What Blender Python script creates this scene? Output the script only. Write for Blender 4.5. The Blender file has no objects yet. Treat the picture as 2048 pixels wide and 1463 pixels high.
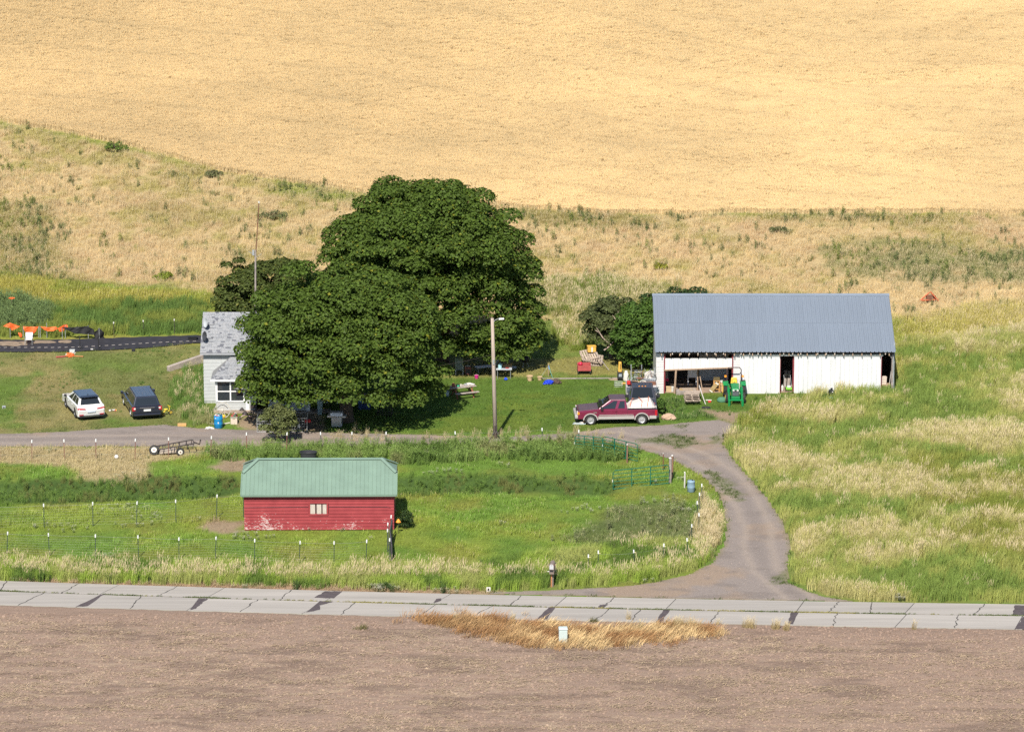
import bpy, bmesh, math, random
import numpy as np
from mathutils import Vector, Matrix

random.seed(7)
rng = np.random.default_rng(7)
R = math.radians
SC = bpy.context.scene
COL = SC.collection

# ------------------------------------------------------------------ camera, light, exposure
F = 8550.0                      # focal length in photo pixels (photo 2048 wide)
CAM = Vector((0.0, -290.0, 75.0))
PITCH = R(14.5)
CP, SP = math.cos(PITCH), math.sin(PITCH)
cam_d = bpy.data.cameras.new('camera')
cam = bpy.data.objects.new('camera', cam_d); COL.objects.link(cam)
cam.location = CAM
cam.rotation_euler = (R(90) - PITCH, 0, 0)
cam_d.sensor_fit = 'HORIZONTAL'; cam_d.sensor_width = 36.0
cam_d.lens = F / 2048.0 * 36.0
cam_d.clip_start = 1.0; cam_d.clip_end = 4000.0
SC.camera = cam

SUN_AZ, SUN_EL = R(11), R(48)   # light travels towards +x sin, +y cos
world = bpy.data.worlds.new('World'); SC.world = world; world.use_nodes = True
wn = world.node_tree.nodes; wl = world.node_tree.links
sky = wn.new('ShaderNodeTexSky'); sky.sky_type = 'NISHITA'; sky.sun_disc = False
sky.sun_elevation = SUN_EL; sky.sun_rotation = math.pi + SUN_AZ
sky.altitude = 700; sky.air_density = 1.0; sky.dust_density = 0.6
wl.new(sky.outputs[0], wn['Background'].inputs[0]); wn['Background'].inputs[1].default_value = 0.085
sun_d = bpy.data.lights.new('sun', 'SUN'); sun_d.energy = 4.6; sun_d.angle = R(0.53); sun_d.color = (1.0, 0.94, 0.85)
sun = bpy.data.objects.new('sun', sun_d); COL.objects.link(sun)
sd = Vector((math.sin(SUN_AZ) * math.cos(SUN_EL), math.cos(SUN_AZ) * math.cos(SUN_EL), -math.sin(SUN_EL)))
sun.rotation_euler = sd.to_track_quat('-Z', 'Y').to_euler(); sun.location = (-40, -120, 120)
SC.view_settings.view_transform = 'Standard'; SC.view_settings.look = 'None'
SC.view_settings.exposure = 0.66; SC.view_settings.gamma = 1.0
SC.view_settings.use_curve_mapping = False
SC.cycles.max_bounces = 6; SC.cycles.diffuse_bounces = 2; SC.cycles.glossy_bounces = 2
SC.cycles.transmission_bounces = 3; SC.cycles.transparent_max_bounces = 4
SC.cycles.use_adaptive_sampling = True; SC.cycles.adaptive_threshold = 0.02
SC.cycles.use_denoising = False

# ------------------------------------------------------------------ noise + ground height
def ss(a, b, x):
    t = np.clip((np.asarray(x, float) - a) / (b - a), 0, 1); return t * t * (3 - 2 * t)
def splus(t, k): return k * np.logaddexp(0, np.asarray(t, float) / k)
def _hash(ix, iy, s):
    n = (ix.astype(np.int64) * 374761393 + iy.astype(np.int64) * 668265263 + s * 974711) & 0x7fffffff
    n = ((n ^ (n >> 13)) * 1274126177) & 0x7fffffff
    n = (n ^ (n >> 16)) & 0xffffff
    return n / float(0xffffff)
def vnoise(x, y, s=0):
    x = np.asarray(x, float); y = np.asarray(y, float)
    ix = np.floor(x); iy = np.floor(y); fx = x - ix; fy = y - iy
    fx = fx * fx * (3 - 2 * fx); fy = fy * fy * (3 - 2 * fy)
    a = _hash(ix, iy, s); b = _hash(ix + 1, iy, s); c = _hash(ix, iy + 1, s); d = _hash(ix + 1, iy + 1, s)
    return (a * (1 - fx) + b * fx) * (1 - fy) + (c * (1 - fx) + d * fx) * fy
def fbm(x, y, sc, s=0, o=4):
    v = 0; a = 0.5; t = 0; f = 1.0 / sc
    for i in range(o):
        v = v + a * vnoise(x * f + 17.3 * i, y * f + 9.1 * i, s + i); t += a; a *= 0.55; f *= 2.05
    return v / t

def height(x, y):
    x = np.asarray(x, float); y = np.asarray(y, float)
    h = .12 * splus(y - 24, 5) + .10 * splus(y - 50, 7) - .2 * splus(y - 230, 22)
    w = ss(52, 85, y)
    h = h + w * (1.3 * np.sin(x * .052 + y * .028 + 1.0) + .7 * np.sin(x * .11 - y * .06 + .4) + .5 * np.sin(y * .16 + x * .03))
    h = h + .9 * ss(-6, 8, y) * ss(-17.5, -23, x) * (1 - ss(20, 34, y))
    h = h - .55 * np.exp(-((y + 30.6 + .5 * np.sin(x * .2)) / 1.7) ** 2) * (1 - ss(5, 8, x))
    n = fbm(x, y, 5.0, 31, 3) - .5
    wild = ss(-50, -46, y) * ss(19, 23, x + .12 * (y + 50)) + ss(8, 16, y) * (1 - ss(40, 55, y))
    h = h + n * .7 * np.clip(wild, 0, 1) * (1 - ss(6, 8, x) * ss(-9, -7, y) * (1 - ss(28, 30, x)) * (1 - ss(7, 9, y)))
    return h

def hz(x, y): return float(height(np.array([x]), np.array([y]))[0])
def ray(u, v):
    return Vector((0, CP, -SP)) * F + Vector((1, 0, 0)) * (u - 1024) - Vector((0, SP, CP)) * (v - 731.5)
def at(u, v):
    """ground point seen at photo pixel (u, v)"""
    d = ray(u, v); d.normalize()
    ts = np.arange(150.0, 900.0, 1.0)
    gap = CAM.z + d.z * ts - height(CAM.x + d.x * ts, CAM.y + d.y * ts)
    k = int(np.argmax(gap < 0)) if (gap < 0).any() else len(ts) - 1
    lo, hi = (ts[k - 1], ts[k]) if k else (ts[0], ts[0])
    for _ in range(14):
        m = .5 * (lo + hi); p = CAM + d * m
        if p.z > hz(p.x, p.y): lo = m
        else: hi = m
    p = CAM + d * hi
    return Vector((p.x, p.y, hz(p.x, p.y)))
def fz(v, y):
    k = (731.5 - v) / F; Y = y - CAM.y
    return CAM.z + Y * (k * CP - SP) / (CP + k * SP)
def fx(u, v, y):
    Y = y - CAM.y; Z = fz(v, y) - CAM.z
    return (u - 1024) / F * (Y * CP - Z * SP)
def px(p):
    """pixels per metre at a point"""
    return F / ((p.y - CAM.y) * CP - (p.z - CAM.z) * SP)

# ------------------------------------------------------------------ materials
MATS = {}
def mat(name, col, rough=.7, var=.12, scale=6.0, metal=0.0, bump=0.0, bscale=None, spec=.4, stretch=None, coat=0.0, col2=None, objvar=0.0):
    if name in MATS: return MATS[name]
    m = bpy.data.materials.new(name); m.use_nodes = True
    nt = m.node_tree; n = nt.nodes; l = nt.links; b = n['Principled BSDF']
    b.inputs['Roughness'].default_value = rough; b.inputs['Metallic'].default_value = metal
    b.inputs['Specular IOR Level'].default_value = spec; b.inputs['Coat Weight'].default_value = coat
    tc = n.new('ShaderNodeTexCoord'); mp = n.new('ShaderNodeMapping')
    if stretch: mp.inputs['Scale'].default_value = stretch
    l.new(tc.outputs['Object'], mp.inputs[0])
    nz = n.new('ShaderNodeTexNoise'); nz.inputs['Scale'].default_value = scale; nz.inputs['Detail'].default_value = 5; nz.inputs['Roughness'].default_value = .62
    l.new(mp.outputs[0], nz.inputs['Vector'])
    rp = n.new('ShaderNodeValToRGB')
    c2 = col2 if col2 else tuple(min(1, c * (1 + var)) for c in col)
    c1 = tuple(c * (1 - var) for c in col)
    rp.color_ramp.elements[0].position = .3; rp.color_ramp.elements[0].color = (*c1, 1)
    rp.color_ramp.elements[1].position = .7; rp.color_ramp.elements[1].color = (*c2, 1)
    l.new(nz.outputs[0], rp.inputs[0]); l.new(rp.outputs[0], b.inputs['Base Color'])
    if objvar:
        oi = n.new('ShaderNodeObjectInfo'); om = n.new('ShaderNodeMapRange'); om.inputs[3].default_value = 1 - objvar; om.inputs[4].default_value = 1 + objvar
        l.new(oi.outputs['Random'], om.inputs[0]); os_ = n.new('ShaderNodeVectorMath'); os_.operation = 'SCALE'
        l.new(rp.outputs[0], os_.inputs[0]); l.new(om.outputs[0], os_.inputs['Scale']); l.new(os_.outputs[0], b.inputs['Base Color'])
    if bump:
        bn = n.new('ShaderNodeTexNoise'); bn.inputs['Scale'].default_value = bscale or scale * 3; bn.inputs['Detail'].default_value = 4
        l.new(mp.outputs[0], bn.inputs['Vector'])
        bp = n.new('ShaderNodeBump'); bp.inputs['Strength'].default_value = bump; bp.inputs['Distance'].default_value = .03
        l.new(bn.outputs[0], bp.inputs['Height']); l.new(bp.outputs[0], b.inputs['Normal'])
    MATS[name] = m
    return m

def plant_mat(name, base, tint=True, transl=.25, rough=.6, var=.3, useisl=False, spec=.25):
    m = bpy.data.materials.new(name); m.use_nodes = True
    nt = m.node_tree; n = nt.nodes; l = nt.links; b = n['Principled BSDF']
    b.inputs['Roughness'].default_value = rough; b.inputs['Specular IOR Level'].default_value = spec
    if tint:
        a = n.new('ShaderNodeAttribute'); a.attribute_type = 'INSTANCER'; a.attribute_name = 'tint'; src = a.outputs['Color']
    else:
        c = n.new('ShaderNodeRGB'); c.outputs[0].default_value = (*base, 1); src = c.outputs[0]
    g = n.new('ShaderNodeNewGeometry')
    mr = n.new('ShaderNodeMapRange'); mr.inputs[3].default_value = 1 - var; mr.inputs[4].default_value = 1 + var
    l.new(g.outputs['Random Per Island'], mr.inputs[0])
    mx = n.new('ShaderNodeVectorMath'); mx.operation = 'SCALE'
    l.new(src, mx.inputs[0]); l.new(mr.outputs[0], mx.inputs['Scale'])
    l.new(mx.outputs[0], b.inputs['Base Color'])
    t = n.new('ShaderNodeBsdfTranslucent'); l.new(mx.outputs[0], t.inputs[0])
    ms = n.new('ShaderNodeMixShader'); ms.inputs[0].default_value = transl
    l.new(b.outputs[0], ms.inputs[1]); l.new(t.outputs[0], ms.inputs[2])
    l.new(ms.outputs[0], n['Material Output'].inputs[0])
    return m

# ------------------------------------------------------------------ mesh builder and object helpers
class MB:
    def __init__(s): s.v = []; s.f = []
    def add(s, vs, fs):
        o = len(s.v); s.v += [tuple(p) for p in vs]; s.f += [tuple(i + o for i in f) for f in fs]; return s
    def box(s, x0, x1, y0, y1, z0, z1, M=None):
        vs = [Vector(p) for p in ((x0,y0,z0),(x1,y0,z0),(x1,y1,z0),(x0,y1,z0),(x0,y0,z1),(x1,y0,z1),(x1,y1,z1),(x0,y1,z1))]
        if M: vs = [M @ p for p in vs]
        return s.add(vs, [(0,3,2,1),(4,5,6,7),(0,1,5,4),(1,2,6,5),(2,3,7,6),(3,0,4,7)])
    def hexa(s, b, t):
        """box from 4 bottom and 4 top corners (counter-clockwise seen from above)"""
        return s.add(list(b) + list(t), [(0,3,2,1),(4,5,6,7),(0,1,5,4),(1,2,6,5),(2,3,7,6),(3,0,4,7)])
    def tube(s, pts, r, n=6, r2=None, closed=False):
        pts = [Vector(p) for p in pts]; N = len(pts); o = len(s.v)
        prev = None
        for i, p in enumerate(pts):
            if closed: d = pts[(i+1) % N] - pts[i-1]
            else: d = pts[min(i+1, N-1)] - pts[max(i-1, 0)]
            if d.length < 1e-9: d = Vector((0,0,1))
            d.normalize()
            ref = prev if prev is not None and abs(prev.dot(d)) < .95 else (Vector((0,0,1)) if abs(d.z) < .9 else Vector((1,0,0)))
            a = (ref - d * ref.dot(d)).normalized(); b = d.cross(a); prev = a
            rr = r if r2 is None else r + (r2 - r) * i / max(1, N-1)
            if hasattr(r, '__len__'): rr = r[i]
            for k in range(n):
                t = 2 * math.pi * k / n; s.v.append(tuple(p + (a * math.cos(t) + b * math.sin(t)) * rr))
        for i in range(N if closed else N-1):
            j = (i+1) % N
            for k in range(n):
                s.f.append((o+i*n+k, o+i*n+(k+1)%n, o+j*n+(k+1)%n, o+j*n+k))
        if not closed:
            s.f.append(tuple(o+k for k in reversed(range(n)))); s.f.append(tuple(o+(N-1)*n+k for k in range(n)))
        return s
    def lathe(s, prof, n=16, M=None, cap=True):
        """profile [(r,z)] turned about z"""
        o = len(s.v)
        for r, z in prof:
            for k in range(n):
                t = 2*math.pi*k/n; p = Vector((r*math.cos(t), r*math.sin(t), z)); s.v.append(tuple(M @ p if M else p))
        for i in range(len(prof)-1):
            for k in range(n):
                s.f.append((o+i*n+k, o+i*n+(k+1)%n, o+(i+1)*n+(k+1)%n, o+(i+1)*n+k))
        if cap:
            s.f.append(tuple(o+k for k in reversed(range(n)))); s.f.append(tuple(o+(len(prof)-1)*n+k for k in range(n)))
        return s
    def prism(s, poly, y0, y1, axis='y', M=None):
        """polygon in (x,z) swept along y, or in (x,y) swept along z, or in (y,z) along x"""
        n = len(poly)
        def P(a, b, t):
            q = Vector((a, t, b)) if axis == 'y' else Vector((a, b, t)) if axis == 'z' else Vector((t, a, b))
            return M @ q if M else q
        return s.add([P(a, b, y0) for a, b in poly] + [P(a, b, y1) for a, b in poly],
                     [tuple(range(n)), tuple(range(2*n-1, n-1, -1))] + [((i+1)%n, i, n+i, n+(i+1)%n) for i in range(n)])
    def quad(s, a, b, c, d): return s.add([a, b, c, d], [(0,1,2,3)])
    def slab(s, pts, th):
        """thin plate from a planar outline, thickness th along its normal"""
        pts = [Vector(p) for p in pts]; n = len(pts)
        nr = (pts[1]-pts[0]).cross(pts[2]-pts[1]).normalized() * th
        return s.add(pts + [p + nr for p in pts], [tuple(reversed(range(n))), tuple(range(n, 2*n))] + [(i, (i+1)%n, n+(i+1)%n, n+i) for i in range(n)])
    def blob(s, c, r, sub=2, jit=.15, seed=0, squash=(1,1,1), cut=None):
        bm = bmesh.new(); bmesh.ops.create_icosphere(bm, subdivisions=sub, radius=1.0)
        rr = random.Random(seed); o = len(s.v)
        for w in bm.verts:
            k = 1 + (rr.random()-.5) * 2 * jit
            q = Vector((w.co.x*squash[0]*r*k, w.co.y*squash[1]*r*k, w.co.z*squash[2]*r*k))
            if cut is not None: q.z = max(q.z, cut)
            s.v.append(tuple(Vector(c) + q))
        for f in bm.faces: s.f.append(tuple(o + w.index for w in f.verts))
        bm.free(); return s
    def mesh(s, name, m, smooth=False, fixn=True):
        me = bpy.data.meshes.new(name); me.from_pydata(s.v, [], s.f)
        if fixn:
            bm = bmesh.new(); bm.from_mesh(me); bmesh.ops.recalc_face_normals(bm, faces=bm.faces); bm.to_mesh(me); bm.free()
        for mm in (m if isinstance(m, (list, tuple)) else [m]): me.materials.append(mm)
        if smooth: me.polygons.foreach_set('use_smooth', [True] * len(me.polygons))
        me.update(); return me
    def build(s, name, m, parent=None, smooth=False, bevel=0, loc=None, seg=2):
        o = bpy.data.objects.new(name, s.mesh(name, m, smooth)); COL.objects.link(o)
        if parent: o.parent = parent
        if loc is not None: o.location = loc
        if bevel:
            b = o.modifiers.new('bevel', 'BEVEL'); b.width = bevel; b.segments = seg; b.limit_method = 'ANGLE'; b.angle_limit = R(35)
        return o

def tag(o, label=None, cat=None, group=None, kind=None):
    if label: o['label'] = label
    if cat: o['category'] = cat
    if group: o['group'] = group
    if kind: o['kind'] = kind
    return o
def thing(name, loc, label, cat, rz=0.0, group=None):
    o = bpy.data.objects.new(name, None); COL.objects.link(o)
    o.empty_display_size = .2; o.location = loc; o.rotation_euler = (0, 0, rz)
    return tag(o, label, cat, group)
def kids(o): return [c for c in list(COL.objects) if c.parent == o]
def copy_tree(o, parent=None):
    c = o.copy(); COL.objects.link(c); c.parent = parent
    for k in list(o.children): copy_tree(k, c)
    return c
def share(name, mesh, parent, loc=(0,0,0), rz=0, scale=None):
    o = bpy.data.objects.new(name, mesh); COL.objects.link(o); o.parent = parent; o.location = loc; o.rotation_euler = (0,0,rz)
    if scale: o.scale = scale
    return o
def np_mesh(name, V, Fq, m, attrs=(), smooth=True):
    me = bpy.data.meshes.new(name); n = len(V); k = Fq.shape[1]
    me.vertices.add(n); me.vertices.foreach_set('co', np.ascontiguousarray(V, np.float32).ravel())
    me.loops.add(Fq.size); me.loops.foreach_set('vertex_index', np.ascontiguousarray(Fq, np.int32).ravel())
    me.polygons.add(len(Fq)); me.polygons.foreach_set('loop_start', np.arange(0, Fq.size, k, dtype=np.int32))
    me.polygons.foreach_set('loop_total', np.full(len(Fq), k, np.int32))
    me.polygons.foreach_set('use_smooth', np.full(len(Fq), smooth, bool))
    for an, ty, dat in attrs:
        a = me.attributes.new(an, ty, 'POINT')
        a.data.foreach_set('color' if ty == 'FLOAT_COLOR' else 'value', np.ascontiguousarray(dat, np.float32).ravel())
    me.update(calc_edges=True); me.validate()
    for mm in (m if isinstance(m, (list, tuple)) else [m]): me.materials.append(mm)
    return me
def link_mesh(name, me, kind=None, parent=None):
    o = bpy.data.objects.new(name, me); COL.objects.link(o); o.parent = parent
    if kind: o['kind'] = kind
    return o
# ------------------------------------------------------------------ ground zones (outlines surveyed on the ground, metres)
class Zone:
    def __init__(s, pix):
        s.p = np.array([(q.x, q.y) for q in (at(u, v) for u, v in pix)])
        s.lo = s.p.min(0); s.hi = s.p.max(0)
    def sd(s, x, y):
        """signed distance, positive inside"""
        x = np.asarray(x, float); y = np.asarray(y, float)
        best = np.full(x.shape, 1e9); ins = np.zeros(x.shape, bool); n = len(s.p)
        for i in range(n):
            ax, ay = s.p[i]; bx, by = s.p[(i+1) % n]; dx, dy = bx-ax, by-ay
            t = np.clip(((x-ax)*dx + (y-ay)*dy) / (dx*dx+dy*dy+1e-12), 0, 1)
            best = np.minimum(best, (x-ax-dx*t)**2 + (y-ay-dy*t)**2)
            c = (ay > y) != (by > y)
            ins ^= c & (x < dx * (y-ay) / (dy if abs(dy) > 1e-12 else 1e-12) + ax)
        d = np.sqrt(best); return np.where(ins, d, -d)
    def m(s, x, y, soft=1.0, wob=0.0, seed=0, wsc=2.0):
        d = s.sd(x, y)
        if wob: d = d + (fbm(x, y, wsc, seed, 3) - .5) * 2 * wob
        return ss(-soft, soft, d)

Z_WHEAT = Zone([(-700,60),(0,243),(150,268),(300,303),(420,335),(560,362),(700,382),(850,402),(1000,412),(1150,423),(1300,428),(1500,424),(1700,426),(2048,428),(2700,430),(2700,-420),(-700,-420)])
Z_MEADOW = Zone([(-700,-20),(0,243),(420,335),(700,382),(1000,412),(1300,428),(1700,426),(2700,430),(2700,680),(2048,670),(1790,640),(1500,600),(1300,590),(1040,650),(900,690),(640,600),(420,585),(300,570),(150,560),(0,545),(-700,545)])
Z_MIDL = Zone([(-700,560),(0,548),(150,570),(420,590),(440,700),(0,680),(-700,670)])
Z_STRIP = Zone([(-700,612),(0,605),(110,615),(170,612),(300,605),(415,610),(415,668),(300,670),(0,672),(-700,672)])
Z_SAGE = Zone([(-300,590),(0,598),(60,600),(100,622),(105,650),(60,664),(-300,668)])
Z_LLAWN = Zone([(-700,700),(0,702),(150,702),(420,690),(430,850),(330,850),(130,864),(0,868),(-700,880)])
Z_LAWN = Zone([(640,855),(640,760),(900,757),(1000,757),(1300,752),(1450,770),(1580,800),(1560,830),(1440,838),(1330,846),(1150,860),(990,868),(820,868)])
Z_MOWN = Zone([(880,757),(900,690),(1090,640),(1180,640),(1180,690),(1320,752)])
Z_DRIVE = Zone([(-700,876),(0,866),(130,862),(250,853),(330,848),(380,854),(480,858),(640,863),(820,868),(1000,873),(1150,864),(1230,853),(1320,849),(1440,838),(1475,850),(1447,885),(1470,920),(1502,955),(1540,1000),(1572,1050),(1584,1090),(1578,1130),(1582,1165),(1640,1190),(1720,1204),(1400,1199),(1050,1190),(900,1186),(1050,1181),(1240,1172),(1310,1163),(1370,1150),(1420,1125),(1446,1090),(1450,1050),(1440,1000),(1412,960),(1370,935),(1330,915),(1280,900),(1230,887),(1150,880),(1000,886),(820,890),(600,894),(400,894),(0,894),(-700,900)])
Z_TALLR = Zone([(1452,885),(1470,850),(1540,812),(1620,795),(1790,775),(1800,690),(2048,660),(2700,660),(2700,1215),(2048,1206),(1720,1201),(1640,1187),(1584,1160),(1584,1085),(1560,1030),(1500,950)])
Z_ROADSIDE = Zone([(-700,1100),(0,1128),(300,1132),(500,1140),(700,1142),(900,1142),(1040,1122),(1300,1085),(1400,1090),(1436,1105),(1400,1135),(1300,1160),(1200,1172),(1050,1180),(800,1180),(400,1168),(0,1162),(-700,1150)])
Z_VERGE = Zone([(-700,1140),(0,1157),(400,1164),(800,1176),(1000,1182),(1000,1190),(700,1188),(400,1178),(0,1168),(-700,1150)])
Z_FENCEWEED = Zone([(400,905),(480,893),(560,888),(700,893),(860,880),(1000,880),(1120,875),(1200,890),(1270,908),(1240,925),(1100,925),(960,922),(860,930),(700,925),(520,925),(430,920)])
Z_DITCH = Zone([(-700,968),(0,962),(200,958),(480,950),(490,985),(330,1000),(150,1005),(0,1008),(-700,1012)])
Z_DITCH2 = Zone([(790,955),(900,950),(1100,955),(1225,958),(1228,985),(1000,988),(790,992)])
Z_PATCHDRY = Zone([(-700,896),(0,896),(420,896),(420,905),(300,925),(290,965),(170,965),(140,930),(0,925),(-700,925)])
Z_PASTWEED = Zone([(1190,1040),(1240,1010),(1330,1005),(1380,1020),(1400,1060),(1390,1100),(1200,1100),(1130,1080)])
Z_STRAWBANK = Zone([(1375,1105),(1390,1070),(1400,1000),(1425,1010),(1448,1055),(1444,1090),(1420,1125),(1395,1130)])
Z_HOUSEWEED = Zone([(345,830),(350,760),(380,735),(412,740),(418,800),(432,850),(390,850)])
Z_BARNWEED = Zone([(1480,795),(1560,795),(1590,792),(1640,780),(1770,776),(1800,785),(1700,805),(1560,808)])
Z_TRUCKWEED = Zone([(1320,800),(1370,800),(1370,822),(1430,830),(1400,840),(1330,842),(1318,838)])
Z_DIRT1 = Zone([(415,935),(440,918),(520,918),(520,940),(450,945)])
Z_DIRT2 = Zone([(385,1055),(430,1043),(490,1043),(490,1063),(440,1070)])
Z_DIRT3 = Zone([(480,862),(480,838),(540,812),(640,820),(650,862)])
Z_BARNDIRT = Zone([(1440,838),(1400,820),(1450,822),(1540,826),(1560,838),(1476,852)])
Z_GREENHILL1 = Zone([(540,358),(700,383),(760,392),(760,410),(660,408),(560,378)])
Z_GREENHILL2 = Zone([(1030,413),(1200,428),(1340,430),(1330,450),(1200,455),(1040,445)])
Z_GREENHILL3 = Zone([(1640,500),(1740,480),(1860,495),(2060,500),(2300,500),(2300,580),(1960,570),(1800,565),(1680,545)])
Z_GREENHILL4 = Zone([(1050,565),(1200,560),(1350,578),(1320,610),(1180,640),(1060,620)])
Z_GREENHILL5 = Zone([(1560,425),(1860,428),(1860,450),(1700,450),(1560,440)])
Z_OLIVEL = Zone([(-700,330),(0,400),(70,410),(130,470),(120,560),(60,600),(-700,600)])
Z_DEADPATCH = Zone([(820,1240),(980,1243),(1120,1258),(1260,1262),(1380,1253),(1440,1272),(1330,1290),(1190,1303),(1060,1298),(930,1272)])
Z_GRASSR = Zone([(1790,640),(2048,600),(2700,600),(2700,760),(2048,750),(1790,775)])

WHEATC = np.array([.52,.39,.195]); DRY = np.array([.40,.30,.155]); OLIVE = np.array([.15,.135,.035]); GREEN = np.array([.074,.122,.020])
LGREEN = np.array([.150,.182,.030]); DGREEN = np.array([.036,.062,.014]); GRAVEL = np.array([.226,.190,.168]); SOIL = np.array([.245,.174,.132])
SAGE = np.array([.085,.10,.038]); STRAW = np.array([.37,.29,.13]); SAND = np.array([.30,.215,.15])

def mixc(c, col, a): return c * (1 - a[:, None]) + col * a[:, None]
def ground_colour(x, y):
    n1 = fbm(x, y, 9, 1); n2 = fbm(x, y, 3.2, 5); n3 = fbm(x, y, 1.2, 9, 3); n4 = fbm(x, y, 18, 14)
    c = np.tile(GREEN * 1.35, (len(x), 1))
    c = mixc(c, LGREEN * 1.05, ss(.38, .60, n1 * .6 + n2 * .4) * .85)
    c = mixc(c, OLIVE, ss(.5, .7, n2) * .45)
    # meadow
    a = Z_MEADOW.m(x, y, 1.2, 1.5, 2)
    md = np.tile(DRY, (len(x), 1)); md = mixc(md, OLIVE * 1.3, ss(.46, .62, n1*.5+n3*.5) * .75); md = mixc(md, np.array([.33,.215,.13]), ss(.52,.7,n4*.5+n2*.5) * .4)
    c = c * (1 - a[:, None]) + md * a[:, None]
    for z, col, k in ((Z_OLIVEL, OLIVE, .75), (Z_GREENHILL1, LGREEN, .7), (Z_GREENHILL2, OLIVE, .8), (Z_GREENHILL3, np.array([.12,.13,.05]), .75), (Z_GREENHILL4, LGREEN*.9, .85), (Z_GREENHILL5, OLIVE, .7)):
        c = mixc(c, col, z.m(x, y, 1.5, 2.2, 40, 3) * k * ss(.25, .5, n3*.5+n2*.5))
    a = Z_MIDL.m(x, y, .8, .9, 3); c = mixc(c, np.array([.25,.22,.05]), a * .85); c = mixc(c, LGREEN, a * ss(.45,.6,n2)*.7)
    c = mixc(c, GREEN * 1.2, Z_STRIP.m(x, y, .6, .7, 4)); c = mixc(c, LGREEN*1.1, Z_STRIP.m(x, y, .6) * ss(.5,.62,n2))
    c = mixc(c, SAGE, Z_SAGE.m(x, y, .6, .7, 6))
    # lawns
    a = Z_LLAWN.m(x, y, .7, .6, 7)
    lw = np.tile(np.array([.125,.135,.042]), (len(x), 1)); lw = mixc(lw, np.array([.24,.19,.085]), ss(.47,.66,n2)*.6); lw = mixc(lw, GREEN*1.15, ss(.48,.62,fbm(x,y,5,77))*.8 * ss(4,-4,y))
    c = c * (1 - a[:, None]) + lw * a[:, None]
    a = Z_MOWN.m(x, y, .8, .8, 8); c = mixc(c, np.array([.20,.175,.06]), a * .9); c = mixc(c, GREEN*1.3, a * ss(.5,.62,n2)*.7)
    a = Z_LAWN.m(x, y, .8, .5, 10); c = mixc(c, GREEN * 1.02, a); c = mixc(c, LGREEN*.8, a * ss(.52,.68,n2)*.5)
    # wild grass
    a = Z_TALLR.m(x, y, .5, .5, 11); c = mixc(c, np.array([.16,.165,.05]), a); c = mixc(c, GREEN*1.4, a*ss(.5,.62,n1*.5+n2*.5))
    a = Z_GRASSR.m(x, y, 1.5, 1.5, 12); c = mixc(c, np.array([.26,.23,.06]), a * .85)
    c = mixc(c, np.array([.13,.15,.04]), Z_ROADSIDE.m(x, y, .4, .3, 13))
    c = mixc(c, np.array([.30,.235,.13]), Z_PATCHDRY.m(x, y, .5, .7, 15) * .85)
    c = mixc(c, DGREEN * 1.3, Z_DITCH.m(x, y, .5, .5, 16)); c = mixc(c, DGREEN * 1.3, Z_DITCH2.m(x, y, .5, .5, 17))
    c = mixc(c, SAGE, Z_PASTWEED.m(x, y, .8, .8, 18) * .8)
    c = mixc(c, GREEN*1.2, Z_FENCEWEED.m(x, y, .4, .4, 19))
    c = mixc(c, GREEN*1.1, Z_BARNWEED.m(x, y, .5, .4, 20))
    for z in (Z_DIRT1, Z_DIRT2, Z_DIRT3, Z_BARNDIRT): c = mixc(c, SAND * .85, z.m(x, y, .4, .7, 21, 1.2) * .9)
    c = mixc(c, np.array([.26,.18,.115]), Z_VERGE.m(x, y, .3, .3, 22, .8))
    c = mixc(c, WHEATC, Z_WHEAT.m(x, y, .25, .3, 23, 1.0))
    # far land outside the farm
    far = ss(60, 90, np.abs(x)) * (1 - ss(40, 50, y)); c = mixc(c, OLIVE*1.3, far * .6)
    return c * (1 + (n3 - .5) * .35)[:, None]

def surface_mat(name, attr='base', fine=9.0, amp=.30, bump=.5, rough=.9, speck=None):
    m = bpy.data.materials.new(name); m.use_nodes = True
    nt = m.node_tree; n = nt.nodes; l = nt.links; b = n['Principled BSDF']
    b.inputs['Roughness'].default_value = rough; b.inputs['Specular IOR Level'].default_value = .15
    a = n.new('ShaderNodeAttribute'); a.attribute_name = attr
    tc = n.new('ShaderNodeTexCoord')
    z = n.new('ShaderNodeTexNoise'); z.inputs['Scale'].default_value = fine; z.inputs['Detail'].default_value = 6; z.inputs['Roughness'].default_value = .7
    l.new(tc.outputs['Object'], z.inputs['Vector'])
    mr = n.new('ShaderNodeMapRange'); mr.inputs[1].default_value = .3; mr.inputs[2].default_value = .7; mr.inputs[3].default_value = 1 - amp; mr.inputs[4].default_value = 1 + amp
    l.new(z.outputs[0], mr.inputs[0])
    s = n.new('ShaderNodeVectorMath'); s.operation = 'SCALE'; l.new(a.outputs['Color'], s.inputs[0]); l.new(mr.outputs[0], s.inputs['Scale'])
    out = s.outputs[0]
    if speck:
        z2 = n.new('ShaderNodeTexNoise'); z2.inputs['Scale'].default_value = speck[0]; z2.inputs['Detail'].default_value = 2
        l.new(tc.outputs['Object'], z2.inputs['Vector'])
        r2 = n.new('ShaderNodeMapRange'); r2.inputs[1].default_value = speck[1]; r2.inputs[2].default_value = speck[1] + .06
        l.new(z2.outputs[0], r2.inputs[0])
        mx = n.new('ShaderNodeMix'); mx.data_type = 'RGBA'; l.new(r2.outputs[0], mx.inputs[0]); l.new(out, mx.inputs[6]); mx.inputs[7].default_value = (*speck[2], 1); out = mx.outputs[2]
    l.new(out, b.inputs['Base Color'])
    bp = n.new('ShaderNodeBump'); bp.inputs['Strength'].default_value = bump; bp.inputs['Distance'].default_value = .06
    l.new(z.outputs[0], bp.inputs['Height']); l.new(bp.outputs[0], b.inputs['Normal'])
    return m

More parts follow.
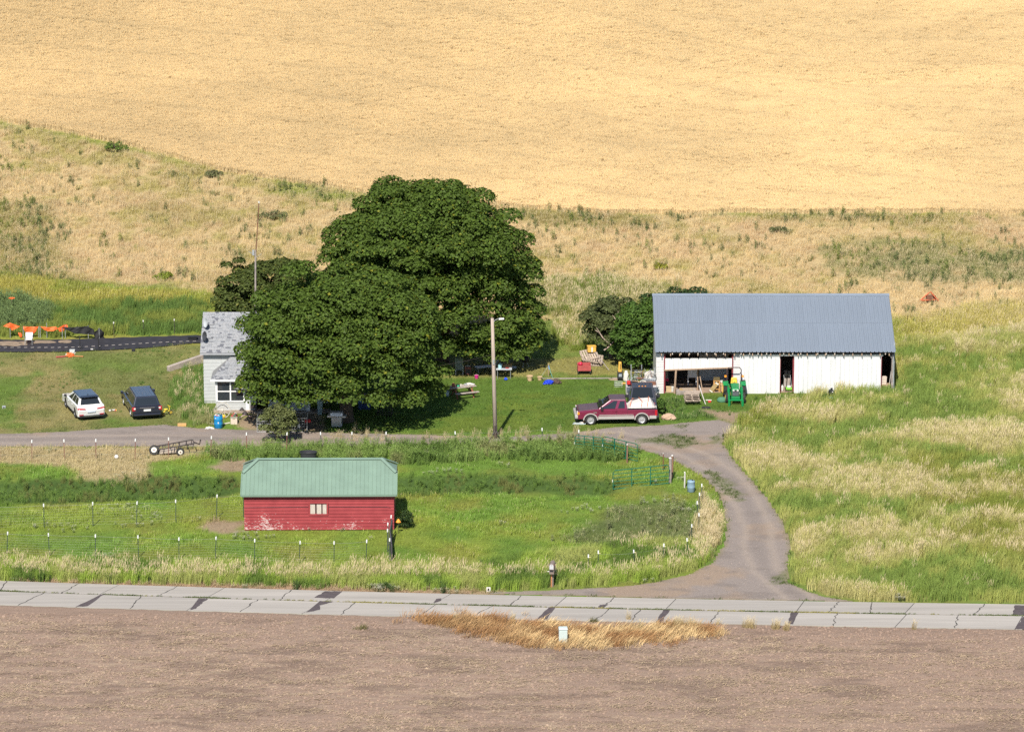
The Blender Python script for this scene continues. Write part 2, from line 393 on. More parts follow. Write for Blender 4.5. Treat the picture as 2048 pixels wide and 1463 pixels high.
def axis(fine0, fine1, step, far0, far1):
    a = list(np.arange(fine0, fine1 + 1e-6, step)); s = step; p = fine1
    while p < far1: s *= 1.35; p = min(far1, p + s); a.append(p)
    s = step; p = fine0; b = []
    while p > far0: s *= 1.35; p = max(far0, p - s); b.append(p)
    return np.array(b[::-1] + a)
def grid_faces(nx, ny):
    i = np.arange(nx - 1)[None, :] + np.arange(ny - 1)[:, None] * nx
    return np.stack([i, i + 1, i + nx + 1, i + nx], -1).reshape(-1, 4)
gx = axis(-50, 50, .34, -700, 700); gy = axis(-82, 104, .34, -500, 900)
X, Y = np.meshgrid(gx, gy); xs, ys = X.ravel(), Y.ravel()
link_mesh('ground', np_mesh('ground', np.stack([xs, ys, height(xs, ys)], -1), grid_faces(len(gx), len(gy)), surface_mat('ground', fine=6.0, amp=.28, bump=.6),
          [('base', 'FLOAT_COLOR', np.c_[ground_colour(xs, ys), np.ones(len(xs))])]), 'structure')

# ---- patch sheets laid on the ground: gravel drive, ploughed field
def sheet(name, zone, bbox, step, lift, m, colf, edge=.12, dispf=None, seed=50):
    ax = np.arange(bbox[0], bbox[1], step); ay = np.arange(bbox[2], bbox[3], step)
    X, Y = np.meshgrid(ax, ay); x, y = X.ravel(), Y.ravel()
    d = zone.sd(x, y) + (fbm(x, y, .9, seed, 3) - .5) * 2 * edge
    F4 = grid_faces(len(ax), len(ay)); keep = (d[F4] > 0).all(1); F4 = F4[keep]
    used = np.unique(F4); mp = -np.ones(len(x), int); mp[used] = np.arange(len(used)); F4 = mp[F4]; x, y, d = x[used], y[used], d[used]
    z = height(x, y) + lift * ss(-.02, .25, d) + .004
    if dispf is not None: z = z + dispf(x, y) * ss(0, .5, d)
    return link_mesh(name, np_mesh(name, np.stack([x, y, z], -1), F4, m, [('base', 'FLOAT_COLOR', np.c_[colf(x, y, d), np.ones(len(x))])]), 'structure')
Z_RUTGREEN = [Zone(p) for p in ([(1410,945),(1432,945),(1460,965),(1490,1000),(1478,1003),(1445,985)], [(1280,878),(1340,870),(1390,873),(1400,888),(1360,895),(1290,885)], [(1555,1148),(1580,1140),(1580,1170),(1548,1165)], [(1352,852),(1372,850),(1368,864)], [(1425,872),(1440,868),(1438,884),(1424,886)])]
TRACK = np.array([(q.x, q.y) for q in (at(u, v) for u, v in [(1600,1196),(1530,1140),(1516,1090),(1516,1055),(1494,1005),(1452,950),(1400,915),(1330,888),(1230,870),(1100,872),(900,879),(600,880),(300,876),(0,880),(-500,886)])])
def track_dist(x, y):
    best = np.full(x.shape, 1e9)
    for i in range(len(TRACK)-1):
        ax, ay = TRACK[i]; bx, by = TRACK[i+1]; dx, dy = bx-ax, by-ay; t = np.clip(((x-ax)*dx+(y-ay)*dy)/(dx*dx+dy*dy), 0, 1); best = np.minimum(best, np.hypot(x-ax-dx*t, y-ay-dy*t))
    return best
def gravel_col(x, y, d):
    n = fbm(x, y, 4, 61); n2 = fbm(x * .5, y, .8, 66, 3)
    c = np.tile(GRAVEL, (len(x), 1)); c = mixc(c, np.array([.27,.195,.135]), ss(.5,.68,n) * .7); c = mixc(c, GRAVEL * .72, ss(.52,.7,n2) * .55)
    td = track_dist(x, y); wob = (fbm(x, y, 2, 75) - .5) * .3; c = mixc(c, np.array([.30,.245,.20]), np.exp(-((td + wob - .78)/.28)**2) * .55); c = mixc(c, GRAVEL*.8, np.exp(-((td + wob)/.35)**2) * .45)
    for z in Z_RUTGREEN: c = mixc(c, np.array([.115,.125,.05]), z.m(x, y, .3, .7, 71, .7) * .65)
    return mixc(c, np.array([.20,.17,.085]), ss(.45, .0, d) * .6)
drive_mat = surface_mat('gravel', fine=14, amp=.22, bump=.5, speck=(26, .66, (.34,.29,.25)))
sheet('driveway', Z_DRIVE, (-60, 26, -58, -4), .16, .02, drive_mat, gravel_col, .16)

# ------------------------------------------------------------------ concrete road
def edge_v(a, b, c):
    k = np.polyfit([0, 680, 2048], [a, b, c], 2); return lambda u: float(np.polyval(k, u))
V_FAR, V_MID, V_NEAR = edge_v(1163, 1183.4, 1210), edge_v(1183.5, 1205, 1233), edge_v(1211, 1230.5, 1260)
Z_FIELD = Zone([(-700, V_NEAR(-700) + 1)] + [(u, V_NEAR(u) + 1.2) for u in range(-500, 2701, 200)] + [(2700, 1900), (-700, 1900)])
def plough(x, y): return (fbm(x * .35, y, .42, 81, 4) - .5) * .11 + (fbm(x * .1, y, 1.3, 86, 2) - .5) * .07
def soil_col(x, y, d):
    n = fbm(x * .3, y, 1.1, 91, 4); n2 = fbm(x * .3, y, .28, 95, 3); n3 = fbm(x, y, 7, 97)
    c = np.tile(SOIL, (len(x), 1)); c = mixc(c, SOIL * .70, ss(.5,.66,n) * .8); c = mixc(c, np.array([.31,.235,.165]), ss(.50,.72,n2) * (.25 + .35 * ss(.45,.62,n3)) * ss(1.5, 4, d))
    return mixc(c, SOIL * .92, ss(2.2, .6, d))
soil_mat = surface_mat('soil', fine=13, amp=.30, bump=.6, speck=(17, .69, (.36,.28,.19)))
sheet('ploughed_field', Z_FIELD, (-44, 44, -92, -50), .12, .15, soil_mat, soil_col, .12, plough)

conc = mat('concrete', (.32,.295,.265), .9, .15, .6, bump=.2, bscale=9, stretch=(.16, 2.4, 1), spec=.2, objvar=.05)
conc_dark = mat('road_joint', (.06,.055,.05), .95, .3, 4)
tar = mat('asphalt_patch', (.075,.06,.062), .9, .25, 5, bump=.3, bscale=25)
road = thing('road', (0, 0, 0), None, None); road['kind'] = 'structure'
def lift(p, z): return Vector((p.x, p.y, z))
RZ = .075
j_far = [-692, -462, -232, 0, 200+39, 449, 684, 902, 1133, 1352, 1608, 1829, 2064, 2290, 2520, 2750]
j_fin = [-735, -503, -271, -39, 200, 414, 650, 866, 1109, 1331, 1592, 1809, 2046, 2272, 2502, 2732]
j_mid = [-712, -482, -252, -20, 202, 414, 653, 871, 1109, 1333, 1592, 1813, 2045, 2270, 2500, 2730]
j_nin = [-770, -538, -302, -70, 152, 374, 604, 838, 1074, 1312, 1578, 1790, 2030, 2250, 2480, 2710]
def road_slab(a, b, c, d):
    """a,b far edge; c,d near edge, left to right; trimmed for the joint"""
    P = [lift(at(*q), 0) for q in (a, b, d, c)]
    ctr = sum(P, Vector()) / 4; g = .018
    top = [p + (ctr - p).normalized() * g * 1.6 for p in P]
    bot = [Vector((p.x, p.y, -.12)) for p in P]
    top = [Vector((p.x, p.y, RZ)) for p in top]
    return MB().hexa([bot[3], bot[2], bot[1], bot[0]], [top[3], top[2], top[1], top[0]])
for jt, jb, VT, VB in ((j_far, j_fin, V_FAR, V_MID), (j_mid, j_nin, V_MID, V_NEAR)):
    for i in range(len(jt) - 1):
        up = .6 if VT is V_MID else 0; dn = .6 if VB is V_MID else 0
        road_slab((jt[i], VT(jt[i]) + up), (jt[i+1], VT(jt[i+1]) + up), (jb[i], VB(jb[i]) - dn), (jb[i+1], VB(jb[i+1]) - dn)).build('slab', conc, road)
b = MB()
us = list(range(-700, 2751, 150))
for i in range(len(us) - 1):
    q = [lift(at(u, v), RZ - .03) for u, v in ((us[i], V_FAR(us[i]) + .6), (us[i+1], V_FAR(us[i+1]) + .6), (us[i+1], V_NEAR(us[i+1]) - .6), (us[i], V_NEAR(us[i]) - .6))]
    b.quad(*q)
b.build('joint_filler', conc_dark, road)
def road_poly(pix, z=RZ + .004, n=4, jit=.05, seed=1):
    """irregular flat outline on the road from a pixel outline"""
    rr = random.Random(seed); P = [lift(at(*q), z) for q in pix]; out = []
    for i, p in enumerate(P):
        q = P[(i+1) % len(P)]
        for k in range(n):
            w = p.lerp(q, k / n); j = jit if 0 < k else jit * .4
            out.append(Vector((w.x + rr.uniform(-j, j), w.y + rr.uniform(-j, j), z)))
    return out
PATCHES = [[(202,1190),(208,1190),(175,1214),(152,1215)], [(398,1198),(416,1199),(400,1211),(392,1219),(376,1222)], [(640,1203),(668,1205),(640,1212),(641,1221),(604,1228)], [(650,1184),(684,1184),(668,1198),(628,1197)], [(872,1199),(884,1198),(880,1204),(866,1207)], [(1098,1216),(1111,1216),(1094,1240),(1074,1240)], [(1326,1221),(1340,1222),(1322,1246),(1312,1246)], [(1582,1226),(1598,1226),(1585,1250),(1576,1248)], [(2030,1212),(2070,1212),(2055,1232),(2024,1231)], [(2046,1235),(2080,1236),(2060,1261),(2030,1259)], [(1200,1211),(1216,1210),(1206,1216),(1196,1216)]]
for i, p in enumerate(PATCHES): MB().add(road_poly(p, n=5, seed=i), [tuple(range(20))]).build('patch', tar, road)
CRACKS = [(89,36,1), (282,260,1), (516,480,1), (711,682,1), (988,938,1), (1218,1190,1), (1281,1262,1), (1440,1420,1), (1673,1667,1), (1917,1910,1), (158,123,0), (354,316,0), (583,560,0), (1042,1020,0), (1227,1205,0), (1679,1655,0), (1744,1740,0), (1969,1947,0), (14,0,0)]
b = MB()
for i, (u0, u1, lane) in enumerate(CRACKS):
    VT, VB = (V_MID, V_NEAR) if lane else (V_FAR, V_MID); rr = random.Random(i); N = 9; L = []
    for k in range(N):
        t = k / (N - 1); u = u0 + (u1 - u0) * t + rr.uniform(-3, 3) * (0 < k < N - 1); v = VT(u) + (VB(u) - VT(u)) * t
        L.append(lift(at(u, v), RZ + .005))
    for k in range(N - 1):
        w0, w1 = (Vector((rr.uniform(.015, .045), 0, 0)) for _ in range(2))
        b.quad(L[k] - w0, L[k] + w0, L[k+1] + w1, L[k+1] - w1)
tag(b.build('crack', conc_dark, road), kind='stuff')

# ------------------------------------------------------------------ plant prototypes (unlinked sources for scatters)
PROTO = bpy.data.collections.new('plant_sources')
leaf_t = plant_mat('plant_leaf', None, True, .22, .6, .28)
seed_t = plant_mat('seed_head', (.60,.50,.31), False, .15, .7, .16)
stem_d = plant_mat('dry_stem', (.20,.105,.045), False, .1, .8, .35)
white_f = plant_mat('white_flower', (.46,.44,.33), False, .1, .7, .1)
def clump(n, h0, h1, w, spread, lean, seed_p=0.0, seed_len=.16, seedw=.03, seed=0, segs=2, m=None):
    rr = random.Random(seed); V = []; Fq = []; mi = []
    for i in range(n):
        a = rr.uniform(0, 6.283); r = spread * math.sqrt(rr.random()); bx, by = r*math.cos(a), r*math.sin(a)
        h = rr.uniform(h0, h1); la = rr.gauss(0.5, .9); ll = lean * rr.uniform(.2, 1) * h; dx, dy = math.cos(la)*ll, math.sin(la)*ll
        fa = rr.uniform(0, 3.14); wx, wy = math.cos(fa)*w*.5, math.sin(fa)*w*.5
        o = len(V)
        for k in range(segs + 1):
            t = k / segs; q = t ** 1.7; ww = 1 - .75 * t
            V.append((bx+dx*q-wx*ww, by+dy*q-wy*ww, h*t*(1-.12*q))); V.append((bx+dx*q+wx*ww, by+dy*q+wy*ww, h*t*(1-.12*q)))
        for k in range(segs): Fq.append((o+2*k, o+2*k+1, o+2*k+3, o+2*k+2)); mi.append(0)
        if rr.random() < seed_p:
            o = len(V); z = h*.88; sl = seed_len*rr.uniform(.7, 1.3); tx, ty = bx+dx, by+dy
            for s_ in (0, 1):
                fx_, fy_ = (math.cos(fa+s_*1.57)*seedw*.5, math.sin(fa+s_*1.57)*seedw*.5); o = len(V)
                V += [(tx-fx_*.5, ty-fy_*.5, z-.03), (tx+fx_*.5, ty+fy_*.5, z-.03), (tx+fx_+dx*.25, ty+fy_+dy*.25, z+sl*.5), (tx-fx_+dx*.25, ty-fy_+dy*.25, z+sl*.5), (tx+dx*.4, ty+dy*.4, z+sl)]
                Fq += [(o, o+1, o+2, o+3), (o+3, o+2, o+4)]; mi += [1, 1]
    me = bpy.data.meshes.new('clump'); me.from_pydata(V, [], Fq); me.materials.append(m or leaf_t); me.materials.append(seed_t)
    me.polygons.foreach_set('material_index', mi); me.update(); return me
def forb(n, h0, h1, leaf, spread, seed, flower=0.0, m=None):
    """bushy weed: stems carrying small leaves"""
    rr = random.Random(seed); V = []; Fq = []; mi = []
    for i in range(n):
        a = rr.uniform(0, 6.283); r = spread * rr.random(); h = rr.uniform(h0, h1); x, y = r*math.cos(a), r*math.sin(a); lx, ly = rr.gauss(0,.14)*h, rr.gauss(0,.14)*h
        o = len(V); V += [(x-.012, y, 0), (x+.012, y, 0), (x+lx, y+ly, h)]; Fq.append((o, o+1, o+2)); mi.append(0)
        for k in range(11):
            t = rr.uniform(.15, 1); c = Vector((x+lx*t, y+ly*t, h*t)); b_ = rr.uniform(0, 6.28); d = Vector((math.cos(b_), math.sin(b_), rr.uniform(-.1, .8))).normalized(); s_ = d.cross(Vector((0,0,1))).normalized()
            L = leaf * rr.uniform(.6, 1.2); o = len(V); V += [c, c + d*L*.5 + s_*L*.22, c + d*L, c + d*L*.5 - s_*L*.22]; Fq.append((o, o+1, o+2, o+3)); mi.append(0)
        if rr.random() < flower:
            for q in range(4):
                c = Vector((x+lx+rr.gauss(0,.05), y+ly+rr.gauss(0,.05), h+rr.uniform(-.03,.03))); o = len(V); V += [c+Vector((-.035,0,0)), c+Vector((0,-.035,0.01)), c+Vector((.035,0,0)), c+Vector((0,.035,.01))]; Fq.append((o,o+1,o+2,o+3)); mi.append(1)
    me = bpy.data.meshes.new('forb'); me.from_pydata([tuple(v) for v in V], [], Fq); me.materials.append(m or leaf_t); me.materials.append(white_f)
    me.polygons.foreach_set('material_index', mi); me.update(); return me

def scatter(name, pts, protos, tint, scl, parent=None, rot=None, pick=None):
    n = len(pts)
    if n == 0: return
    col = bpy.data.collections.new(name + '_sources')
    for i, me in enumerate(protos): col.objects.link(bpy.data.objects.new('%s_source_%02d' % (name, i), me))
    me = bpy.data.meshes.new(name); me.vertices.add(n); me.vertices.foreach_set('co', np.ascontiguousarray(pts, np.float32).ravel())
    def A(nm, ty, dat, key):
        a = me.attributes.new(nm, ty, 'POINT'); a.data.foreach_set(key, np.ascontiguousarray(dat).ravel())
    A('tint', 'FLOAT_COLOR', np.c_[np.clip(tint, 0, .9), np.ones(n)].astype(np.float32), 'color')
    A('scl', 'FLOAT', np.asarray(scl, np.float32), 'value')
    A('rz', 'FLOAT', (rng.uniform(-.5, .5, n) if rot is None else np.asarray(rot)).astype(np.float32), 'value')
    A('pick', 'INT', (rng.integers(0, len(protos), n) if pick is None else np.asarray(pick)).astype(np.int32), 'value')
    me.update()
    o = bpy.data.objects.new(name, me); COL.objects.link(o); o['kind'] = 'stuff'
    if parent: o.parent = parent
    g = bpy.data.node_groups.new(name, 'GeometryNodeTree')
    g.interface.new_socket('Geometry', in_out='INPUT', socket_type='NodeSocketGeometry'); g.interface.new_socket('Geometry', in_out='OUTPUT', socket_type='NodeSocketGeometry')
    N = g.nodes; L = g.links; gi = N.new('NodeGroupInput'); go = N.new('NodeGroupOutput')
    ip = N.new('GeometryNodeInstanceOnPoints'); ci = N.new('GeometryNodeCollectionInfo'); ci.inputs['Collection'].default_value = col
    ci.inputs['Separate Children'].default_value = True; ci.inputs['Reset Children'].default_value = True
    def NA(nm, ty):
        q = N.new('GeometryNodeInputNamedAttribute'); q.data_type = ty; q.inputs['Name'].default_value = nm; return q.outputs[0]
    cx = N.new('ShaderNodeCombineXYZ'); L.new(NA('rz', 'FLOAT'), cx.inputs[2])
    L.new(gi.outputs[0], ip.inputs['Points']); L.new(ci.outputs[0], ip.inputs['Instance']); ip.inputs['Pick Instance'].default_value = True
    L.new(NA('pick', 'INT'), ip.inputs['Instance Index']); L.new(cx.outputs[0], ip.inputs['Rotation']); L.new(NA('scl', 'FLOAT'), ip.inputs['Scale'])
    L.new(ip.outputs[0], go.inputs[0])
    o.modifiers.new('scatter', 'NODES').node_group = g
    return o

BLOCK = []   # footprints kept clear of tall plants: (x, y, rx, ry, angle)
def clear(x, y):
    ok = np.ones(len(x), bool)
    for bx, by, rx, ry, an in BLOCK:
        dx, dy = x - bx, y - by; ca, sa = math.cos(an), math.sin(an)
        ok &= ~((np.abs(dx*ca + dy*sa) < rx) & (np.abs(-dx*sa + dy*ca) < ry))
    return ok
def rand_pts(bbox, per_m2):
    n = int((bbox[1]-bbox[0]) * (bbox[3]-bbox[2]) * per_m2)
    return rng.uniform(bbox[0], bbox[1], n), rng.uniform(bbox[2], bbox[3], n)
Z_ROAD = Zone([(u, V_FAR(u)) for u in range(-700, 2751, 150)] + [(u, V_NEAR(u)) for u in range(2750, -701, -150)])
def in_view(x, y, m=5.0):
    d = (y - CAM.y); half = d * (1024 / F) * 1.035 + m
    return np.abs(x) < half
# ------------------------------------------------------------------ barn
white_metal = mat('white_ribbed_metal', (.60,.605,.60), .5, .09, 1.5, spec=.35, stretch=(1.6, 1, .35))
white_wood = mat('weathered_white_boards', (.60,.575,.56), .85, .25, 3, stretch=(.5, 1, 7), col2=(.66,.645,.63))
roof_metal = mat('galvanised_roof', (.245,.285,.338), .45, .10, .6, metal=.35, stretch=(1, .2, .2), objvar=.02)
trim_red = mat('red_trim', (.20,.035,.04), .7, .25, 5)
raw_wood = mat('raw_timber', (.36,.25,.17), .85, .25, 4, stretch=(3,3,.6))
grey_wood = mat('grey_timber', (.29,.25,.225), .9, .3, 5, stretch=(1,1,1))
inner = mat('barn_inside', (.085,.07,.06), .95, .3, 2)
dirt = mat('packed_dirt', (.28,.20,.145), .95, .2, 3, bump=.4)
galv = mat('galvanised', (.45,.47,.48), .45, .12, 8, metal=.5)
YB = at(1550, 786).y
def bx_(u, v=745): return fx(u, v, YB)
def bz_(v): return fz(v, YB)
XL, XR = bx_(1312), bx_(1787)
BD = 11.6                                     # barn depth
barn = thing('barn', ((XL+XR)/2, YB, 0), 'long white barn with sliding doors under a blue grey metal roof', 'barn')
bo = Vector(barn.location)
def bpart(mb, name, m, par=barn, **k):
    mb.v = [tuple(Vector(p) - (bo if True else 0)) for p in mb.v]
    return mb.build(name, m, par, **k)
HE = bz_(705) + .26                           # eave height
rise = 2.36; ov = .42
def roof_z(y): # y from front wall
    return HE + rise * (y / (BD/2))
# roof: corrugated sheets in two rows on each side
nsh = 19; RX0, RX1 = bx_(1311) - .05, bx_(1788) + .05
sw = (RX1 - RX0) / nsh
def ribbed(width, length, rib=.03, n=3):
    """ribbed sheet lying along +y from the origin, ribs along y"""
    prof = [(0, .065)]
    for k in range(n):
        x0 = width * k / n; w = width / n
        prof += [(x0 + w*.09, .065), (x0 + w*.13, 0), (x0 + w*.47, 0), (x0 + w*.50, .014), (x0 + w*.53, 0), (x0 + w*.87, 0), (x0 + w*.91, .065)]
    prof += [(width, .065)]
    m = MB(); n2 = len(prof)
    m.add([(x, 0, z) for x, z in prof] + [(x, length, z) for x, z in prof], [(i, i+1, n2+i+1, n2+i) for i in range(n2-1)])
    return m
sl = math.hypot(BD/2 + ov, rise * (BD/2 + ov) / (BD/2)); ang = math.atan2(rise, BD/2)
sheet_me = ribbed(sw, sl * .5).mesh('roof_sheet', roof_metal, fixn=False)
for side in (0, 1):
    for row in (0, 1):
        for i in range(nsh):
            o = bpy.data.objects.new('roof_sheet', sheet_me); COL.objects.link(o); o.parent = barn
            s0 = sl * .5 * row
            yy = -ov + s0 * math.cos(ang); zz = HE - ov * math.tan(ang) + s0 * math.sin(ang) + (.006 if row else 0) + .05
            if side == 0: o.location = (RX0 + sw*i - bo.x, yy, zz); o.rotation_euler = (ang, 0, 0)
            else: o.location = (RX0 + sw*(i+1) - bo.x, BD - yy, zz); o.rotation_euler = (ang, 0, math.pi)
rzt = HE + rise + .05
bpart(MB().prism([(YB + BD/2 - .22, rzt - .02), (YB + BD/2, rzt + .09), (YB + BD/2 + .22, rzt - .02), (YB + BD/2 + .22, rzt - .06), (YB+BD/2, rzt+.05), (YB + BD/2 - .22, rzt - .06)], RX0 - .03, RX1 + .03, 'x'), 'ridge_cap', roof_metal)
# frame under the roof, gable walls, back wall, floor
for gx0, nm in ((XL, 'gable_wall'), (XR - .12, 'gable_wall')):
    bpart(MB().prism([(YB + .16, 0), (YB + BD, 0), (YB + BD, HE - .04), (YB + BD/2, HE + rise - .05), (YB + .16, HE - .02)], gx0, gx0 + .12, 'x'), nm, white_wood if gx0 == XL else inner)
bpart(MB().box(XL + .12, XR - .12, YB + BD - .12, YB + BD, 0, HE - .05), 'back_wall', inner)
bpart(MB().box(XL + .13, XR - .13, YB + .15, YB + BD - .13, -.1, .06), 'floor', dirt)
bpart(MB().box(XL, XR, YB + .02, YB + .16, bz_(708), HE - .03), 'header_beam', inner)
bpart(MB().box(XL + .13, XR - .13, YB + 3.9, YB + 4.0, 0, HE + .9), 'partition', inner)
rf = MB()
for k in range(26):
    xr = XL + .35 + k * (XR - XL - .7) / 25
    rf.prism([(YB - ov + .06, roof_z(-ov) - .10), (YB + BD/2, HE + rise - .12), (YB + BD/2, HE + rise - .26), (YB - ov + .06, roof_z(-ov) - .22)], xr - .03, xr + .03, 'x')
tag(bpart(rf, 'rafter', raw_wood), kind='stuff')
# rafter ends under the eave catching the light
tails = MB()
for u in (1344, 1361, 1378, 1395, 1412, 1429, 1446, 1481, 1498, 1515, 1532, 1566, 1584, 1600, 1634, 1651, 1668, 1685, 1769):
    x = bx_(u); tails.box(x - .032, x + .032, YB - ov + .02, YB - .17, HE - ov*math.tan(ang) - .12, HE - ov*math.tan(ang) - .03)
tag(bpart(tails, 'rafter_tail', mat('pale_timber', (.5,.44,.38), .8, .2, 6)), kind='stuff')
# front wall strips of weathered clapboard
def boards(u0, u1, v0, v1, n, yo=0, par=barn, nm='siding_board', m=white_wood, th=.012):
    b = MB(); z0, z1 = bz_(v1), bz_(v0); h = (z1 - z0) / n; rr = random.Random(int(u0))
    for i in range(n):
        a = z0 + i*h; k = rr.uniform(0, .006)
        b.hexa([(bx_(u0), YB+yo-th-k, a), (bx_(u1), YB+yo-th-k, a), (bx_(u1), YB+yo, a), (bx_(u0), YB+yo, a)], [(bx_(u0), YB+yo-.004-k, a+h*.98), (bx_(u1), YB+yo-.004-k, a+h*.98), (bx_(u1), YB+yo, a+h*.98), (bx_(u0), YB+yo, a+h*.98)])
    return tag(bpart(b, nm, m, par), kind='stuff')
boards(1312, 1328, 706, 787, 24); boards(1466, 1480, 706, 787, 24)
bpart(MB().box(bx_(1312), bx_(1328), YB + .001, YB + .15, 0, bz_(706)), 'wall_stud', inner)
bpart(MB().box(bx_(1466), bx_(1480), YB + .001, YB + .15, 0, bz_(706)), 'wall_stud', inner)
def ribbed_panel(u0, u1, v0, v1, y, name, m=white_metal, n=None, dz=0.0, par=barn):
    """upright ribbed metal sheet facing the yard, its lower edge rising by dz to the right"""
    x0, x1, z0, z1 = bx_(u0), bx_(u1), bz_(v1), bz_(v0); w = x1 - x0; n = n or max(2, round(w / .30)); pr = []
    for k in range(n):
        a = x0 + w*k/n; s_ = w/n; pr += [(a, 0), (a + s_*.8, 0), (a + s_*.86, -.025), (a + s_*.94, -.025)]
    pr.append((x1, 0)); N = len(pr)
    fr = lambda x: z0 + dz * (x - x0) / w
    b = MB(); b.add([(x, y+d, fr(x)) for x, d in pr] + [(x, y+d, z1) for x, d in pr] + [(x, y+.05, fr(x)) for x, d in pr] + [(x, y+.05, z1) for x, d in pr],
          [(i, i+1, N+i+1, N+i) for i in range(N-1)] + [(2*N+i+1, 2*N+i, 3*N+i, 3*N+i+1) for i in range(N-1)] + [(0, N, 3*N, 2*N), (N-1, 2*N+N-1, 3*N+N-1, 2*N-1)] + [(N+i, N+i+1, 3*N+i+1, 3*N+i) for i in range(N-1)] + [(i+1, i, 2*N+i, 2*N+i+1) for i in range(N-1)])
    return bpart(b, name, m, par)
ribbed_panel(1330, 1464, 716, 738.5, YB - .06, 'hanging_panel', dz=.14)
bpart(MB().hexa([(bx_(1328), YB-.10, bz_(740.5)), (bx_(1465), YB-.10, bz_(735.5)), (bx_(1465), YB+.02, bz_(735.5)), (bx_(1328), YB+.02, bz_(740.5))], [(bx_(1328), YB-.10, bz_(738)), (bx_(1465), YB-.10, bz_(733)), (bx_(1465), YB+.02, bz_(733)), (bx_(1328), YB+.02, bz_(738))]), 'lintel', raw_wood)
for u0, u1, nm in ((1480.5, 1560, 'sliding_door'), (1589, 1679.5, 'sliding_door'), (1681, 1762, 'sliding_door')):
    d = ribbed_panel(u0, u1, 708.5, 786, YB - .10, nm)
    for ue in (u0, u1): 
        e = MB().box(bx_(ue) - .03 - bo.x, bx_(ue) + .03 - bo.x, -.115, -.03, .02, bz_(708.5)); e.build('door_edge', trim_red if ue not in (1679.5, 1681, 1480.5, 1589) else white_metal, d)
bpart(MB().box(bx_(1478), bx_(1765), YB - .16, YB - .115, bz_(710.5), bz_(707)), 'door_track', galv)
for u, m_, w in ((1329, trim_red, .05), (1465, trim_red, .05), (1587, trim_red, .06)):
    bpart(MB().box(bx_(u) - w, bx_(u) + w, YB - .03, YB + .13, 0, bz_(708)), 'door_post', m_)
bpart(MB().tube([(bx_(1352, 740), YB - .04, bz_(740)), (bx_(1349, 790), YB - .04, 0)], .07, 6), 'prop_post', raw_wood)
bpart(MB().tube([(bx_(1396, 744), YB + .5, bz_(744)), (bx_(1396, 785), YB + .5, .05)], .045, 6), 'prop_post', raw_wood)
bpart(MB().box(bx_(1783), bx_(1787), YB - .02, YB + .13, 0, bz_(709)), 'corner_post', grey_wood)
bpart(MB().tube([(bx_(1786.5, 700), YB - .15, bz_(712)), (bx_(1787.5), YB - .14, .3)], .05, 8), 'downspout', galv)
bpart(MB().slab([(bx_(1776), YB + .04, bz_(709)), (bx_(1784), YB + .04, bz_(718)), (bx_(1784), YB + .04, bz_(713)), (bx_(1779), YB + .04, bz_(709))], .06), 'brace', grey_wood)
bpart(MB().box(bx_(1787.5), bx_(1790), YB + .3, YB + 2.2, 1.2, bz_(688)), 'side_board', galv)
BLOCK.append(((XL+XR)/2, YB + BD/2, (XR-XL)/2 + .3, BD/2 + .15, 0))
# inside the open bay: white partition sheet standing at the back
sheetw = thing('wall_sheet', (bx_(1432), YB + 3.3, .06), 'tall white ribbed sheet standing at the back of the open barn bay', 'metal sheet')
b = MB(); w = px(Vector((0, YB+3, 0)))
for k in range(9): b.box(-1.0 + k*.225, -1.0 + k*.225 + .215, 0, .03, 0, 2.35); b.box(-1.0 + k*.225 + .19, -1.0 + k*.225 + .225, -.02, .01, 0, 2.35)
b.build('panel', white_metal, sheetw)
cab = thing('cabinet', (bx_(1387), YB + 2.2, .06), 'white cabinet on legs with clutter on its top inside the open barn bay', 'cabinet')
b = MB().box(-.32, .32, -.3, .3, .55, 1.35); b.build('body', mat('white_paint', (.62,.62,.62), .5, .06, 4), cab, bevel=.015)
for sx in (-1, 1):
    for sy in (-1, 1): MB().box(sx*.28-.03, sx*.28+.03, sy*.26-.03, sy*.26+.03, 0, .55).build('leg', MATS['white_paint'], cab)

# ------------------------------------------------------------------ farmhouse
clap = mat('pale_grey_clapboard', (.41,.425,.42), .75, .06, 2)
shing = None
def shingle_mat():
    m = bpy.data.materials.new('asphalt_shingle'); m.use_nodes = True
    n = m.node_tree.nodes; l = m.node_tree.links; b = n['Principled BSDF']; b.inputs['Roughness'].default_value = .9; b.inputs['Specular IOR Level'].default_value = .2
    g = n.new('ShaderNodeNewGeometry'); r = n.new('ShaderNodeValToRGB')
    r.color_ramp.interpolation = 'CONSTANT'
    e = r.color_ramp.elements; e[0].color = (.27,.28,.295,1); e[1].position = .35; e[1].color = (.295,.30,.31,1)
    k = e.new(.74); k.color = (.235,.245,.26,1); k = e.new(.88); k.color = (.13,.135,.155,1)
    l.new(g.outputs['Random Per Island'], r.inputs[0]); l.new(r.outputs[0], b.inputs['Base Color'])
    return m
shing = shingle_mat()
trimw = mat('white_trim', (.72,.72,.71), .55, .05, 3)
glass = mat('window_glass', (.03,.035,.04), .06, .1, 3, spec=.7)
YH = at(430, 806).y
hx0, hx1 = fx(408, 760, YH), fx(655, 760, YH); hd = 6.6
house = thing('farmhouse', ((hx0+hx1)/2, YH, .0), 'two storey pale grey farmhouse with shingled roof half hidden by the front maple', 'house')
ho = Vector(house.location)
def hpart(mb, name, m, par=house, **k):
    mb.v = [tuple(Vector(p) - ho) for p in mb.v]; return mb.build(name, m, par, **k)
HEz = fz(703.5, YH); HR = 1.95; hov = .28
hpart(MB().box(hx0, hx1, YH + .03, YH + hd, 0, HEz), 'wall', clap)
b = MB(); zc = .15; nrow = 14; hrow = (HEz - .18) / nrow
